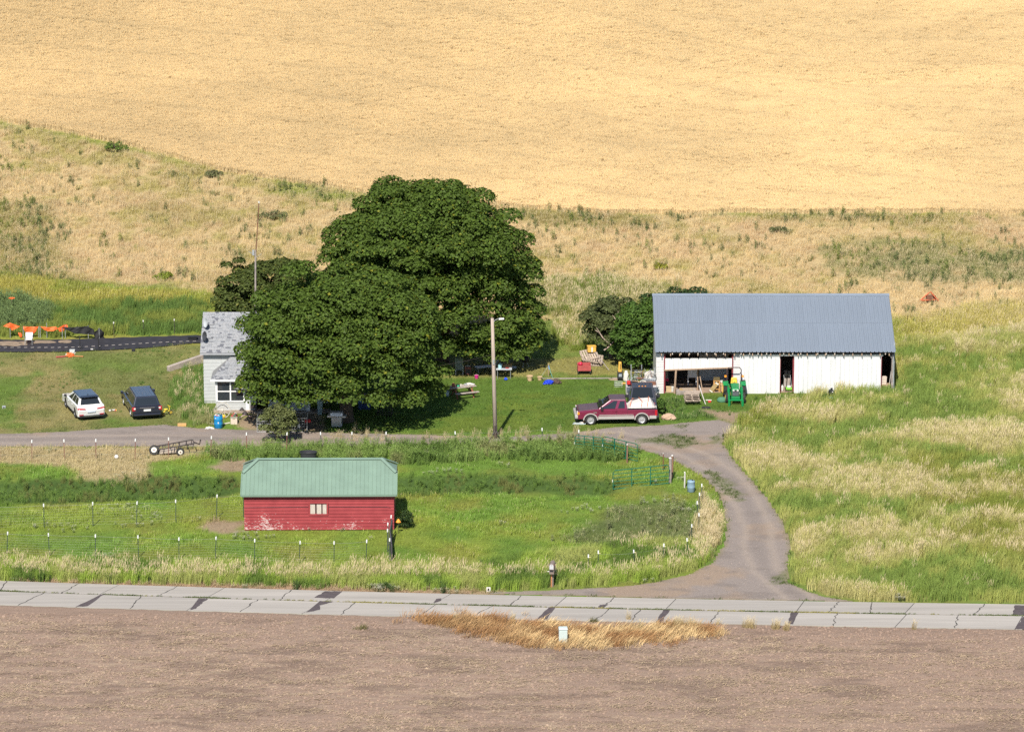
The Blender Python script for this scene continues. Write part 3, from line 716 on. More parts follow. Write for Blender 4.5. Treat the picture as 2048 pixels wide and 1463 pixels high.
for i in range(nrow):
    z0 = .15 + i*hrow; x = hx0; rr = random.Random(i)
    while x < hx1 - .05:
        w = min(rr.uniform(1.1, 1.3), hx1 - x); b.hexa([(x+.004, YH-.008, z0), (x+w-.004, YH-.008, z0), (x+w-.004, YH+.028, z0), (x+.004, YH+.028, z0)], [(x+.004, YH+.004, z0+hrow-.004), (x+w-.004, YH+.004, z0+hrow-.004), (x+w-.004, YH+.028, z0+hrow-.004), (x+.004, YH+.028, z0+hrow-.004)]); x += w
for i in range(nrow):
    z0 = .15 + i*hrow; b.hexa([(hx0-.03, YH+.03, z0), (hx0+.0, YH+.03, z0), (hx0, YH+hd, z0), (hx0-.03, YH+hd, z0)], [(hx0-.006, YH+.03, z0+hrow-.004), (hx0, YH+.03, z0+hrow-.004), (hx0, YH+hd, z0+hrow-.004), (hx0-.006, YH+hd, z0+hrow-.004)])
tag(hpart(b, 'siding_shingle', clap), kind='stuff')
ex0, ex1 = hx0 - .22, hx1 + .22
hpart(MB().prism([(YH - hov, HEz + .02), (YH + hd/2, HEz + HR), (YH + hd + hov, HEz + .02), (YH + hd + hov, HEz - .09), (YH - hov, HEz - .09)], ex0 + .02, ex1 - .02, 'x'), 'roof', mat('roof_deck', (.2,.2,.2), .9))
hpart(MB().box(ex0 + .01, ex1 - .01, YH - hov - .05, YH - hov + .01, HEz - .13, HEz + .0), 'fascia', mat('dark_fascia', (.30,.31,.33), .7))
hpart(MB().prism([(YH, HEz), (YH + hd/2, HEz + HR - .08), (YH + hd, HEz)], hx0 - .01, hx0 + .05, 'x'), 'gable', clap)
def shingles(P0, ux, uy, W, Lr, par, trim=None, seed=3):
    """courses of tabs from the eave corner P0 along ux (width W), up uy (length Lr)"""
    rr = random.Random(seed); b = MB(); nrm = ux.cross(uy).normalized(); h = .145; nc = int(Lr / h)
    for i in range(nc):
        x = -rr.uniform(0, .3)
        while x < W:
            w = rr.choice((.14, .2, .26)); a, c = max(x, 0), min(x + w - .012, W); x += w
            if trim: a, c = max(a, trim(i*h)[0]), min(c, trim(i*h)[1])
            if c - a < .03: continue
            t = rr.uniform(.006, .018)
            q = [P0 + ux*a + uy*(i*h), P0 + ux*c + uy*(i*h), P0 + ux*c + uy*(i*h + h*1.15), P0 + ux*a + uy*(i*h + h*1.15)]
            b.hexa([q[0], q[1], q[2], q[3]], [q[0]+nrm*(t+.014), q[1]+nrm*(t+.014), q[2]+nrm*.004, q[3]+nrm*.004])
    return tag(hpart(b, 'shingle', shing, par), kind='stuff')
ux = Vector((1, 0, 0)); slo = Vector((0, hd/2 + hov, HR)).normalized()
shingles(Vector((ex0, YH - hov - .02, HEz + .012)), ux, slo, ex1 - ex0, math.hypot(hd/2 + hov, HR) , house)
# front bay and closed porch with their own hipped roofs
def win(u0, u1, v0, v1, y, par, cols=2, rows=2):
    x0, x1, z0, z1 = fx(u0, v0, y), fx(u1, v0, y), fz(v1, y), fz(v0, y)
    f = MB(); t = .085
    f.box(x0, x1, y-.05, y+.02, z0, z0+t).box(x0, x1, y-.05, y+.02, z1-t, z1).box(x0, x0+t*1.5, y-.05, y+.02, z0+t, z1-t).box(x1-t*1.5, x1, y-.05, y+.02, z0+t, z1-t)
    for c in range(1, cols): xc = x0+(x1-x0)*c/cols; f.box(xc-.045, xc+.045, y-.048, y+.018, z0+t, z1-t)
    for r in range(1, rows): zc = z0+(z1-z0)*r/rows; f.box(x0+t, x1-t, y-.044, y+.016, zc-.035, zc+.035)
    w = hpart(f, 'window', trimw, par)
    for c in range(cols):
        for r in range(rows):
            hpart(MB().box(x0+(x1-x0)*c/cols+.05, x0+(x1-x0)*(c+1)/cols-.05, y-.012, y+.006, z0+(z1-z0)*r/rows+.04, z0+(z1-z0)*(r+1)/rows-.04), 'pane', glass, w)
    return w
YA = at(460, 822).y
ax0, ax1, az = fx(432, 800, YA), fx(512, 800, YA), fz(757, YA)
hpart(MB().box(ax0, ax1, YA, YH - .03, 0, az), 'bay_wall', clap)
b = MB()
for i in range(4):
    z0 = .05 + i*.22; b.hexa([(ax0-.01, YA-.028, z0), (ax1, YA-.028, z0), (ax1, YA-.001, z0), (ax0-.01, YA-.001, z0)], [(ax0-.01, YA-.008, z0+.215), (ax1, YA-.008, z0+.215), (ax1, YA-.001, z0+.215), (ax0-.01, YA-.001, z0+.215)])
tag(hpart(b, 'siding_shingle', clap), kind='stuff')
win(431, 490, 761, 803, YA - .03, house)
hpart(MB().box(fx(492, 810, YA), fx(498, 810, YA), YA - .05, YA - .02, .05, fz(803, YA)), 'corner_board', trimw)
pz = az + 1.05
C0, C1, C2, C3 = Vector((ax0-.32, YA-.32, az)), Vector((ax1+.8, YA-.32, az)), Vector((ax1+.8, YH-.04, pz)), Vector((ax0+.95, YH-.04, pz))
hpart(MB().add([C0, C1, C2, C3, Vector((ax0-.32, YH-.04, az)), C0-Vector((0,0,.09)), C1-Vector((0,0,.09)), Vector((ax1+.8, YH-.04, az-.09)), Vector((ax0-.32, YH-.04, az-.09))], [(0,1,2,3), (0,3,4), (5,6,1,0), (6,7,2,1), (8,5,0,4), (8,7,6,5), (4,3,2,7,8)]), 'bay_roof', mat('roof_deck', (.2,.2,.2)))
hpart(MB().box(ax0-.34, ax1+.8, YA-.37, YA-.32, az-.10, az+.02), 'gutter', trimw)
uyb = (C2 - C1).normalized(); Lb = (C2 - C1).length
shingles(C0 + Vector((0,-.02,.01)), ux, uyb, C1.x - C0.x, Lb, house, trim=lambda s: ((C3.x - C0.x) * s / Lb + .02, 99), seed=5)
# porch
YP = at(580, 824).y
qx0, qx1, qz = fx(536, 800, YP), fx(619, 800, YP), fz(776, YP)
hpart(MB().box(qx0, qx1, YP, YH - .03, .12, qz), 'porch_wall', clap)
win(540, 612, 779, 803, YP - .03, house, 2, 1)
hpart(MB().box(fx(612, 800, YP), fx(620, 800, YP), YP - .06, YP + .1, .1, qz), 'corner_post', trimw)
hpart(MB().box(qx0 - 2.2, qx1 + .3, YP - .3, YH - .04, qz, qz + .12), 'porch_roof', mat('roof_deck', (.2,.2,.2)))
hpart(MB().box(ax1 + .05, qx0 - .03, YH - .01, YH + .02, .2, 2.2), 'door', mat('dark_door', (.05,.045,.045), .6))
hpart(MB().box(hx0 + .5, hx1 + .3, YA - .6, YA + .3, 0, .1), 'step', mat('step_boards', (.27,.21,.165), .9, .2, 5))
for x in (qx1 + .9, qx1 + 1.7): hpart(MB().box(x, x + .1, YH - .1, YH, 0, 2.4), 'porch_post', trimw)
# dishes on the roof
dark_gr = mat('dark_grey_paint', (.045,.047,.055), .5, .15, 5)
for u, v, r, tilt in ((416, 645, .36, 12), (414, 672, .33, 8)):
    y = YH + (703 - v) / 74 * hd/2; p = Vector((fx(u, v, y), y - .85, fz(v, y - .85)))
    M4 = Matrix.Translation(p - ho) @ Matrix.Rotation(R(-62), 4, 'Z') @ Matrix.Rotation(R(80), 4, 'X')
    d = MB().lathe([(.02, 0), (r*.5, .03), (r*.85, .08), (r, .12), (r*.98, .135), (r*.83, .1), (r*.5, .05), (.02, .02)], 20, M4)
    d = d.build('satellite_dish', dark_gr if u == 414 else mat('grey_paint', (.42,.44,.46), .5, .1, 4), house, smooth=True)
    base = Vector((0, .25, -.52))
    MB().tube([p - ho, p - ho + Vector((.05, .1, -.25)), p - ho + base], .025, 6).build('mast', dark_gr, d)
    MB().tube([p - ho + Vector((.0, -.05, -.15)), p - ho + Vector((.42, -.18, -.12)), p - ho + Vector((.5, -.18, -.04))], .018, 6).build('feed_arm', dark_gr, d)
BLOCK.append(((hx0+hx1)/2, YH + hd/2 - .9, (hx1-hx0)/2 + .1, hd/2 + 1.0, 0))
# things on and behind the window sill
for u, v, w, h, col, lab, nm, cat in ((478, 796, .55, .42, (.40,.02,.06), 'crimson bag behind the bay window of the farmhouse', 'bag', 'bag'), (458, 799, .32, .24, (.10,.16,.33), 'blue bundle behind the bay window of the farmhouse', 'bundle', 'bundle'), (455, 791, .5, .1, (.36,.19,.09), 'brown wooden board behind the bay window', 'board', 'board')):
    pass
# concrete retaining wall left of the house
rwc = mat('old_concrete', (.33,.28,.245), .9, .18, 2.5, bump=.3)
yw = at(375, 745).y + 1.2
p0, p1 = Vector((fx(338, 738, yw - 1), yw - 1.0, 0)), Vector((fx(411, 712, yw + 1.0), yw + 1.0, 0))
zt0, zt1 = fz(733, yw - 1), fz(708, yw + 1)
nv = Vector((-(p1-p0).y, (p1-p0).x, 0)).normalized() * .28
rw = thing('retaining_wall', (p0 + p1)/2, 'sloping bare concrete retaining wall running up to the left side of the farmhouse', 'wall')
c0 = (p0+p1)/2
b = MB().hexa([p0-c0+Vector((0,0,-.4)), p1-c0+Vector((0,0,-.4)), p1-c0+nv+Vector((0,0,-.4)), p0-c0+nv+Vector((0,0,-.4))], [p0-c0+Vector((0,0,zt0)), p1-c0+Vector((0,0,zt1)), p1-c0+nv+Vector((0,0,zt1)), p0-c0+nv+Vector((0,0,zt0))]); b.build('wall', rwc, rw, bevel=.03)

# ------------------------------------------------------------------ red shed
def red_paint():
    m = bpy.data.materials.new('peeling_red_paint'); m.use_nodes = True
    n = m.node_tree.nodes; l = m.node_tree.links; b = n['Principled BSDF']; b.inputs['Roughness'].default_value = .75; b.inputs['Specular IOR Level'].default_value = .25
    tc = n.new('ShaderNodeTexCoord'); mp = n.new('ShaderNodeMapping'); mp.inputs['Scale'].default_value = (1, 1, 2.6); l.new(tc.outputs['Object'], mp.inputs[0])
    z1 = n.new('ShaderNodeTexNoise'); z1.inputs['Scale'].default_value = 5.5; z1.inputs['Detail'].default_value = 7; z1.inputs['Roughness'].default_value = .7; l.new(mp.outputs[0], z1.inputs['Vector'])
    z2 = n.new('ShaderNodeTexNoise'); z2.inputs['Scale'].default_value = .8; z2.inputs['Detail'].default_value = 2; l.new(tc.outputs['Object'], z2.inputs['Vector'])
    z3 = n.new('ShaderNodeTexNoise'); z3.inputs['Scale'].default_value = 1.6; z3.inputs['Detail'].default_value = 4; l.new(tc.outputs['Object'], z3.inputs['Vector'])
    sx = n.new('ShaderNodeSeparateXYZ'); l.new(tc.outputs['Object'], sx.inputs[0])
    hgt = n.new('ShaderNodeMapRange'); hgt.inputs[1].default_value = 0; hgt.inputs[2].default_value = 1.5; hgt.inputs[3].default_value = .16; hgt.inputs[4].default_value = -.03; l.new(sx.outputs[2], hgt.inputs[0])
    lft = n.new('ShaderNodeMapRange'); lft.inputs[1].default_value = -2; lft.inputs[2].default_value = 3.4; lft.inputs[3].default_value = 0; lft.inputs[4].default_value = -.09; l.new(sx.outputs[0], lft.inputs[0])
    def add(a, c):
        q = n.new('ShaderNodeMath'); q.operation = 'ADD'; l.new(a, q.inputs[0]); l.new(c, q.inputs[1]); return q.outputs[0]
    sc = n.new('ShaderNodeMath'); sc.operation = 'MULTIPLY'; sc.inputs[1].default_value = .45; l.new(z2.outputs[0], sc.inputs[0])
    t = add(add(add(z1.outputs[0], hgt.outputs[0]), lft.outputs[0]), sc.outputs[0])
    r = n.new('ShaderNodeMapRange'); r.inputs[1].default_value = .905; r.inputs[2].default_value = .93; l.new(t, r.inputs[0])
    rc = n.new('ShaderNodeValToRGB'); rc.color_ramp.elements[0].position = .3; rc.color_ramp.elements[0].color = (.235,.035,.04,1); rc.color_ramp.elements[1].position = .7; rc.color_ramp.elements[1].color = (.31,.05,.055,1); l.new(z3.outputs[0], rc.inputs[0])
    mx = n.new('ShaderNodeMix'); mx.data_type = 'RGBA'; l.new(r.outputs[0], mx.inputs[0]); l.new(rc.outputs[0], mx.inputs[6]); mx.inputs[7].default_value = (.50,.38,.36,1)
    l.new(mx.outputs[2], b.inputs['Base Color']); return m
redp = red_paint()
green_roof = mat('green_roof_metal', (.150,.222,.172), .5, .09, 1.1, spec=.45, objvar=.025)
YS = at(640, 1060).y
sx0, sx1 = fx(488.5, 1030, YS), fx(788, 1030, YS); sdp = 4.6
shed = thing('shed', ((sx0+sx1)/2, YS, 0), 'small red shed with peeling boards and a green metal roof', 'shed', R(.6))
so = Vector(shed.location); hw = (sx1 - sx0)/2
SE = fz(994, YS) + .20; S_R = 1.56; sov = .22
MB().box(-hw + .03, hw - .03, .04, sdp, 0, SE).build('wall', mat('shed_inside', (.14,.03,.03), .9), shed)
nb = 11; hb = (SE - .05) / nb
for i in range(nb):
    z0 = .05 + i * hb; rr = random.Random(i); cut = [(-hw, hw)]
    if 5 <= i <= 7: cut = [(-hw, -.65), (.60, hw)]
    for a, c in cut:
        j = rr.uniform(0, .008)
        MB().hexa([(a, -.026-j, z0), (c, -.026-j, z0), (c, .038, z0), (a, .038, z0)], [(a, .006-j, z0+hb*1.0), (c, .006-j, z0+hb*1.0), (c, .038, z0+hb*1.0), (a, .038, z0+hb*1.0)]).build('board', redp, shed)
for sgn in (-1, 1):
    for i in range(nb):
        z0 = .05 + i*hb; x = sgn*(hw-.03)
        MB().hexa([(x, .04, z0), (x + sgn*.03, .04, z0), (x + sgn*.03, sdp, z0), (x, sdp, z0)] if sgn > 0 else [(x - .03, .04, z0), (x, .04, z0), (x, sdp, z0), (x - .03, sdp, z0)], [(x, .04, z0+hb*.98), (x+sgn*.006, .04, z0+hb*.98), (x+sgn*.006, sdp, z0+hb*.98), (x, sdp, z0+hb*.98)] if sgn > 0 else [(x - .006, .04, z0+hb*.98), (x, .04, z0+hb*.98), (x, sdp, z0+hb*.98), (x-.006, sdp, z0+hb*.98)]).build('board', redp, shed)
# clipped gable roof
half = sdp/2 + sov; hx = hw + .16; clip = .60     # height share where the gable is clipped
zc = SE + S_R * clip; ridge = SE + S_R; yc = -sov + half*clip
rin = .92                                          # how far the ridge end is set in
def rp(x, y, z): return Vector((x, y, z))
E0, E1 = rp(-hx, -sov, SE), rp(hx, -sov, SE); K0, K1 = rp(-hx, yc, zc), rp(hx, yc, zc); R0, R1 = rp(-hx+rin, sdp/2, ridge), rp(hx-rin, sdp/2, ridge)
B0, B1 = rp(-hx, sdp+sov, SE), rp(hx, sdp+sov, SE); L0, L1 = rp(-hx, sdp-yc, zc), rp(hx, sdp-yc, zc)
dn = Vector((0, 0, -.07))
core = MB(); pts = [E0,E1,K1,R1,R0,K0,B0,B1,L1,L0]
core.add([p + dn for p in pts], [(0,1,2,3,4,5), (7,6,9,4,3,8), (5,4,9), (2,8,3), (0,5,9,6), (1,7,8,2), (0,6,7,1)])
core.build('roof', redp, shed)
# standing seam pans, each its own sheet, cut to the clipped ends
def pans(front=True):
    n = 38; w = 2*hx/n; up = (Vector((0, half, S_R))).normalized(); Ls = math.hypot(half, S_R)
    def top(x):   # slope length available at x
        d = hx - abs(x); return Ls * min(1, clip + (1-clip) * d / rin)
    for i in range(n):
        a, c = -hx + i*w, -hx + (i+1)*w
        la, lc = top(a+.002), top(c-.002)
        def q(x, s, k):
            y, z = -sov + up.y*s, SE + up.z*s; nr = Vector((0, -up.z, up.y)) * k
            p = Vector((x, y, z)) + nr
            return p if front else Vector((-p.x, sdp - p.y, p.z))
        b = MB(); r_ = .025
        b.quad(q(a+r_, 0, .012), q(c, 0, .012), q(c, lc, .012), q(a+r_, la, .012))
        b.add([q(a, 0, .012), q(a+.004, 0, .05), q(a+r_-.004, 0, .05), q(a+r_, 0, .012), q(a, la, .012), q(a+.004, la, .05), q(a+r_-.004, la, .05), q(a+r_, la, .012)], [(0,1,5,4), (1,2,6,5), (2,3,7,6), (3,2,1,0)])
        b.build('roof_panel', green_roof, shed)
pans(True); pans(False)
def flash(a, c, w=.14):
    d = (c-a).normalized(); s_ = Vector((0,0,1)); side = d.cross(s_).normalized()*w
    MB().add([a - side + Vector((0,0,.0)), a + Vector((0,0,.075)), a + side + Vector((0,0,.0)), c - side, c + Vector((0,0,.075)), c + side], [(0,1,4,3), (1,2,5,4)]).build('flashing', green_roof, shed)
for a, c in ((R0, R1),): flash(a + Vector((-.05,0,.02)), c + Vector((.05,0,.02)), .13)
for a, c in ((K0, R0), (K1, R1), (L0, R0), (L1, R1)): flash(a + Vector((0,0,.05)), c + Vector((0,0,.05)), .15)
for (k, r_, l_) in ((K0, R0, L0), (K1, R1, L1)): MB().slab([k + Vector((0,0,.01)), r_ + Vector((0,0,.01)), l_ + Vector((0,0,.01))], .02).build('roof_panel', green_roof, shed)
for x, s_ in ((-hx, -1), (hx, 1)): MB().slab([rp(x, -sov, SE-.07), rp(x, yc, zc-.07), rp(x, yc, zc+.05), rp(x, -sov, SE+.05)], .05*s_).build('rake_trim', green_roof, shed)
MB().box(-hx, hx, -sov-.035, -sov-.005, SE-.09, SE+.03).build('eave_trim', green_roof, shed)
# boarded window
bw = mat('bare_board', (.46,.40,.35), .9, .22, 4, stretch=(6, 1, 1))
x0, x1, z0, z1 = fx(617, 1010, YS)-so.x, fx(656.5, 1010, YS)-so.x, fz(1030, YS), fz(1003, YS)
w = MB().box(x0-.0, x0+.1, -.055, .03, z0, z1).box(x1-.1, x1, -.055, .03, z0, z1).box(x0+.1, x1-.1, -.055, .03, z0, z0+.09).box(x0+.1, x1-.1, -.055, .03, z1-.09, z1).build('window', redp, shed)
MB().box(x0+.1, x1-.1, .005, .036, z0+.09, z1-.09).build('recess', mat('dark_recess', (.05,.02,.02), .9), w)
for a, c in ((x0+.11, x0+.40), (x0+.50, x0+.78), (x0+.86, x1-.11)): MB().box(a, c, -.02, .004, z0+.10, z1-.16).build('plank', bw, w)
MB().tube([(-hw, -.05, 1.48), (x0, -.05, 1.52)], .008, 4).build('wire', dark_gr, shed)
MB().tube([(x1, -.05, 1.52), (hw-.45, -.05, 1.5), (hw-.2, -.05, 1.42)], .008, 4).build('wire', dark_gr, shed)
for k in range(5): MB().box(-hw + 1.3 + k*1.4, -hw + 1.34 + k*1.4, -.04, .0, SE - .07, SE-.02)
BLOCK.append((so.x, YS + sdp/2, hw + .1, sdp/2 + .05, R(.6)))
# ------------------------------------------------------------------ vehicles
rubber = mat('tyre_rubber', (.028,.027,.026), .85, .2, 9)
rimm = mat('alloy_rim', (.55,.55,.55), .35, .05, 4, metal=.6)
carglass = mat('car_glass', (.015,.018,.02), .04, .05, 2, spec=.8)
blackp = mat('black_plastic', (.022,.022,.024), .55, .15, 6)
lamp_r = mat('red_lamp', (.38,.012,.02), .25, .05, 6)
lamp_w = mat('clear_lamp', (.62,.60,.55), .2, .05, 6)
lamp_o = mat('amber_lamp', (.75,.28,.03), .3, .05, 6)
chrome = mat('chrome', (.6,.6,.6), .15, .05, 3, metal=.9)
def wheel(par, x, y, r, w, side, spokes=8, hub=None, rim_m=None):
    Mx = Matrix.Translation((x, y, r)) @ Matrix.Rotation(R(-90 * side), 4, 'X')
    t = MB().lathe([(r*.62, -w/2), (r*.9, -w/2), (r, -w/2+.04), (r, w/2-.04), (r*.9, w/2), (r*.62, w/2)], 24, Mx, cap=False).build('wheel', rubber, par, smooth=False)
    rm = MB().lathe([(r*.62, w*.3), (r*.62, w/2+.004), (r*.54, w/2-.01), (r*.50, w*.28)], 20, Mx)
    for k in range(spokes):
        a = 2*math.pi*k/spokes; M2 = Mx @ Matrix.Rotation(a, 4, 'Z')
        rm.box(r*.08, r*.56, -r*.075, r*.075, w*.30, w*.44, M2)
    rm.lathe([(r*.17, w*.28), (r*.17, w*.46), (r*.08, w*.48)], 10, Mx)
    rm.build('rim', rim_m or rimm, t)
    MB().lathe([(r*.60, w*.05), (r*.60, w*.26)], 16, Mx).build('brake', blackp, t)
    return t
def body_profile(xr, xf, zs, top, wheels, R_, n=9):
    p = [(xr, zs)]
    for xw, rz in wheels:
        for k in range(n + 1):
            a = math.pi - math.pi * k / n; p.append((xw + R_*math.cos(a), max(zs, rz + R_*math.sin(a))))
    return p + [(xf, zs)] + top
def wbody(prof, hw, ins, zs_round=.1):
    """side profile swept across the car with rounded flanks"""
    n = len(prof); cx = sum(p[0] for p in prof)/n; xs_ = [p[0] for p in prof]; x0, x1 = min(xs_), max(xs_)
    b = MB(); sec = []
    for y, k in ((-hw, 1.0), (-hw + ins, .0), (hw - ins, .0), (hw, 1.0)):
        ring = []
        for x, z in prof:
            e = max(0, 1 - min(x - x0, x1 - x) / .25) * .05 * k
            ring.append((x + (e if x < cx else -e), y, z - (.03 * k if z > .9 else 0)))
        sec.append(ring)
    o = 0
    for r_ in sec: b.v += r_
    for s in range(3):
        for i in range(n): j = (i+1) % n; b.f.append((s*n+i, s*n+j, (s+1)*n+j, (s+1)*n+i))
    b.f.append(tuple(reversed(range(n)))); b.f.append(tuple(range(3*n, 4*n)))
    return b
class Cabin:
    """tapered cabin: bottom x range and half width, top x range and half width"""
    def __init__(s, x0, x1, hw, z0, tx0, tx1, thw, z1):
        s.b = [Vector((x0,-hw,z0)), Vector((x1,-hw*.97,z0)), Vector((x1,hw*.97,z0)), Vector((x0,hw,z0))]
        s.t = [Vector((tx0,-thw,z1)), Vector((tx1,-thw*.97,z1)), Vector((tx1,thw*.97,z1)), Vector((tx0,thw,z1))]
    def build(s, par, m): return MB().hexa(s.b, s.t).build('cabin', m, par, bevel=.05, seg=3)
    def pane(s, face, a0, a1, h0, h1, par, m=None, name='window', sh=0.0):
        """window patch on face; a along the face, h upwards; sh slants the upper edge"""
        i, j = {'r': (0,1), 'l': (3,2), 'f': (1,2), 'b': (3,0)}[face]
        B = lambda a, h: s.b[i].lerp(s.b[j], a).lerp(s.t[i].lerp(s.t[j], a), h)
        P = [B(a0,h0), B(a1,h0), B(a1-sh,h1), B(a0+sh*.3,h1)]
        c = (sum(s.b, Vector()) + sum(s.t, Vector())) / 8
        nrm = (P[1]-P[0]).cross(P[2]-P[0]).normalized()
        if nrm.dot(P[0]-c) < 0: nrm = -nrm
        b = MB(); P0 = [p - nrm*.02 for p in P]; P1 = [p + nrm*.008 for p in P]
        b.add(P0+P1, [(0,1,2,3), (7,6,5,4), (0,4,5,1), (1,5,6,2), (2,6,7,3), (3,7,4,0)])
        return b.build(name, m or carglass, par)

# --- white crossover seen from behind
pw = mat('pearl_white_paint', (.62,.62,.60), .3, .03, 2, spec=.5, coat=.5)
def crossover(loc, rz):
    t = thing('parked_car', loc, 'white crossover with a black roof parked on the patchy lawn, tail towards the gravel lane', 'car', rz)
    wl_ = [(-1.36, .36), (1.33, .36)]
    prof = body_profile(-2.28, 2.3, .30, [(2.33,.62), (2.26,.86), (1.2,1.02), (.9,1.06), (-2.0,1.12), (-2.26,1.05), (-2.34,.75)], wl_, .44)
    wbody(prof, .925, .1).build('body', pw, t, bevel=.04)
    MB().box(-2.1, 2.1, -.62, .62, .2, .75).build('underbody', blackp, t)
    c = Cabin(-2.12, 1.05, .86, 1.05, -1.72, .15, .64, 1.66); c.build(t, pw)
    MB().hexa([(-1.86,-.68,1.63), (.26,-.68,1.61), (.26,.68,1.61), (-1.86,.68,1.63)], [(-1.78,-.63,1.70), (.10,-.60,1.69), (.10,.60,1.69), (-1.78,.63,1.70)]).build('roof', mat('gloss_black_paint', (.018,.022,.03), .15, .05, 2, spec=.6, coat=.6), t, bevel=.03)
    c.pane('b', .09, .91, .16, .90, t, name='rear_window'); c.pane('f', .07, .93, .08, .9, t, name='windshield')
    for f in 'lr':
        c.pane(f, .06, .30, .12, .82, t, sh=.0); c.pane(f, .33, .58, .10, .86, t); c.pane(f, .61, .90, .08, .88, t, sh=.14)
    for s in (-1, 1):
        MB().hexa([(-2.37,s*.38,.86), (-2.30,s*.90,.84), (-2.2,s*.935,.84), (-2.3,s*.38,.86)], [(-2.35,s*.42,.92), (-2.27,s*.90,.98), (-2.0,s*.94,.97), (-2.25,s*.42,.92)]).build('tail_light', lamp_r, t)
        MB().box(-2.39, -2.33, min(s*.55, s*.85), max(s*.55, s*.85), .44, .49).build('reflector', lamp_r, t)
        MB().box(.85, 1.05, min(s*.92,s*1.08), max(s*.92,s*1.08), 1.02, 1.18).build('mirror', blackp, t, bevel=.03)
        MB().box(2.18, 2.33, min(s*.5,s*.85), max(s*.5,s*.85), .68, .80).build('headlight', lamp_w, t, bevel=.02)
        MB().box(-.95, .95, min(s*.90,s*.94), max(s*.90,s*.94), .30, .42).build('sill_trim', blackp, t, bevel=.01)
        for xd in (-.75, .25): MB().box(xd, xd+.2, min(s*.925,s*.955), max(s*.925,s*.955), .86, .90).build('handle', pw, t)
    MB().box(-2.385, -2.2, -.82, .82, .26, .40).build('bumper', blackp, t, bevel=.03)
    MB().box(-2.40, -2.36, -.5, .5, .33, .37).build('skid_strip', chrome, t)
    MB().box(-2.385, -2.32, -.27, .27, .64, .78).build('licence_plate', mat('plate', (.55,.6,.68), .5, .1, 12), t)
    MB().prism([(-1.95,1.68), (-1.62,1.72), (-1.62,1.69), (-1.9,1.655)], -.55, .55).build('spoiler', MATS['gloss_black_paint'], t)
    MB().prism([(-1.3,1.70), (-1.45,1.78), (-1.48,1.78), (-1.45,1.70)], -.012, .012).build('antenna', blackp, t)
    dk = mat('dark_rim', (.10,.10,.105), .4, .1, 4, metal=.5)
    for xw, _ in wl_:
        for s in (-1, 1): wheel(t, xw, s*.80, .36, .24, s, 5, rim_m=dk)
    return t
def place(u, v): return at(u, v)
g = at(184, 840); crossover(g + Vector((-.78, 2.2, 0)), R(90 + 19)).scale = (1, 1, .9); BLOCK.append((g.x-.4, g.y+2.2, 1.1, 2.5, R(12)))

pb = mat('dark_blue_paint', (.018,.021,.032), .22, .08, 2, spec=.6, coat=.6)
def minivan(loc, rz):
    t = thing('parked_car', loc, 'dark blue minivan parked beside the white crossover, tail towards the gravel lane', 'car', rz)
    wl_ = [(-1.5, .34), (1.56, .34)]
    prof = body_profile(-2.5, 2.5, .28, [(2.56,.6), (2.45,.84), (1.6,1.02), (1.45,1.06), (-2.3,1.06), (-2.54,1.0), (-2.58,.62)], wl_, .41)
    wbody(prof, .99, .1).build('body', pb, t, bevel=.04)
    MB().box(-2.3, 2.3, -.66, .66, .2, .72).build('underbody', blackp, t)
    c = Cabin(-2.42, 1.62, .93, 1.03, -2.18, .55, .72, 1.74); c.build(t, pb)
    c.pane('b', .08, .92, .14, .86, t, name='rear_window'); c.pane('f', .06, .94, .06, .92, t, name='windshield')
    for f in 'lr':
        c.pane(f, .04, .27, .1, .82, t); c.pane(f, .30, .55, .1, .84, t); c.pane(f, .58, .88, .08, .86, t, sh=.17)
    for s in (-1, 1):
        MB().box(-2.565, -2.4, min(s*.78,s*1.0), max(s*.78,s*1.0), .72, 1.02).build('tail_light', lamp_r, t, bevel=.03)
        MB().box(-2.572, -2.5, min(s*.78,s*.9), max(s*.78,s*.9), .86, .98).build('reverse_light', lamp_w, t)
        MB().box(1.3, 1.48, min(s*.98,s*1.17), max(s*.98,s*1.17), 1.0, 1.2).build('mirror', pb, t, bevel=.03)
        MB().box(2.35, 2.55, min(s*.55,s*.9), max(s*.55,s*.9), .66, .82).build('headlight', lamp_w, t, bevel=.02)
        MB().box(-1.9, .4, min(s*.66,s*.70), max(s*.66,s*.70), 1.75, 1.79).build('roof_rail', blackp, t)
        for xd in (-.45, .45): MB().box(xd, xd+.22, min(s*.985,s*1.02), max(s*.985,s*1.02), .88, .92).build('handle', chrome, t)
    for y in (-.45, -.15, .15, .45): MB().box(-2.0, .35, y-.012, y+.012, 1.738, 1.752).build('roof_rib', pb, t)
    MB().box(-2.66, -2.45, -.9, .9, .36, .50).build('bumper', pb, t, bevel=.04)
    MB().box(-2.60, -2.52, -.5, .5, .94, .98).build('trim_strip', chrome, t)
    MB().box(-2.62, -2.53, -.24, .24, .70, .84).build('licence_plate', mat('white_plate', (.62,.63,.62), .5, .06, 12), t)
    for xw, _ in wl_:
        for s in (-1, 1): wheel(t, xw, s*.86, .34, .22, s, 7)
    return t
g = at(295, 839); minivan(g + Vector((-.62, 2.45, 0)), R(90 + 14)).scale = (1, 1, .88); BLOCK.append((g.x-.4, g.y+2.5, 1.2, 2.8, R(9)))

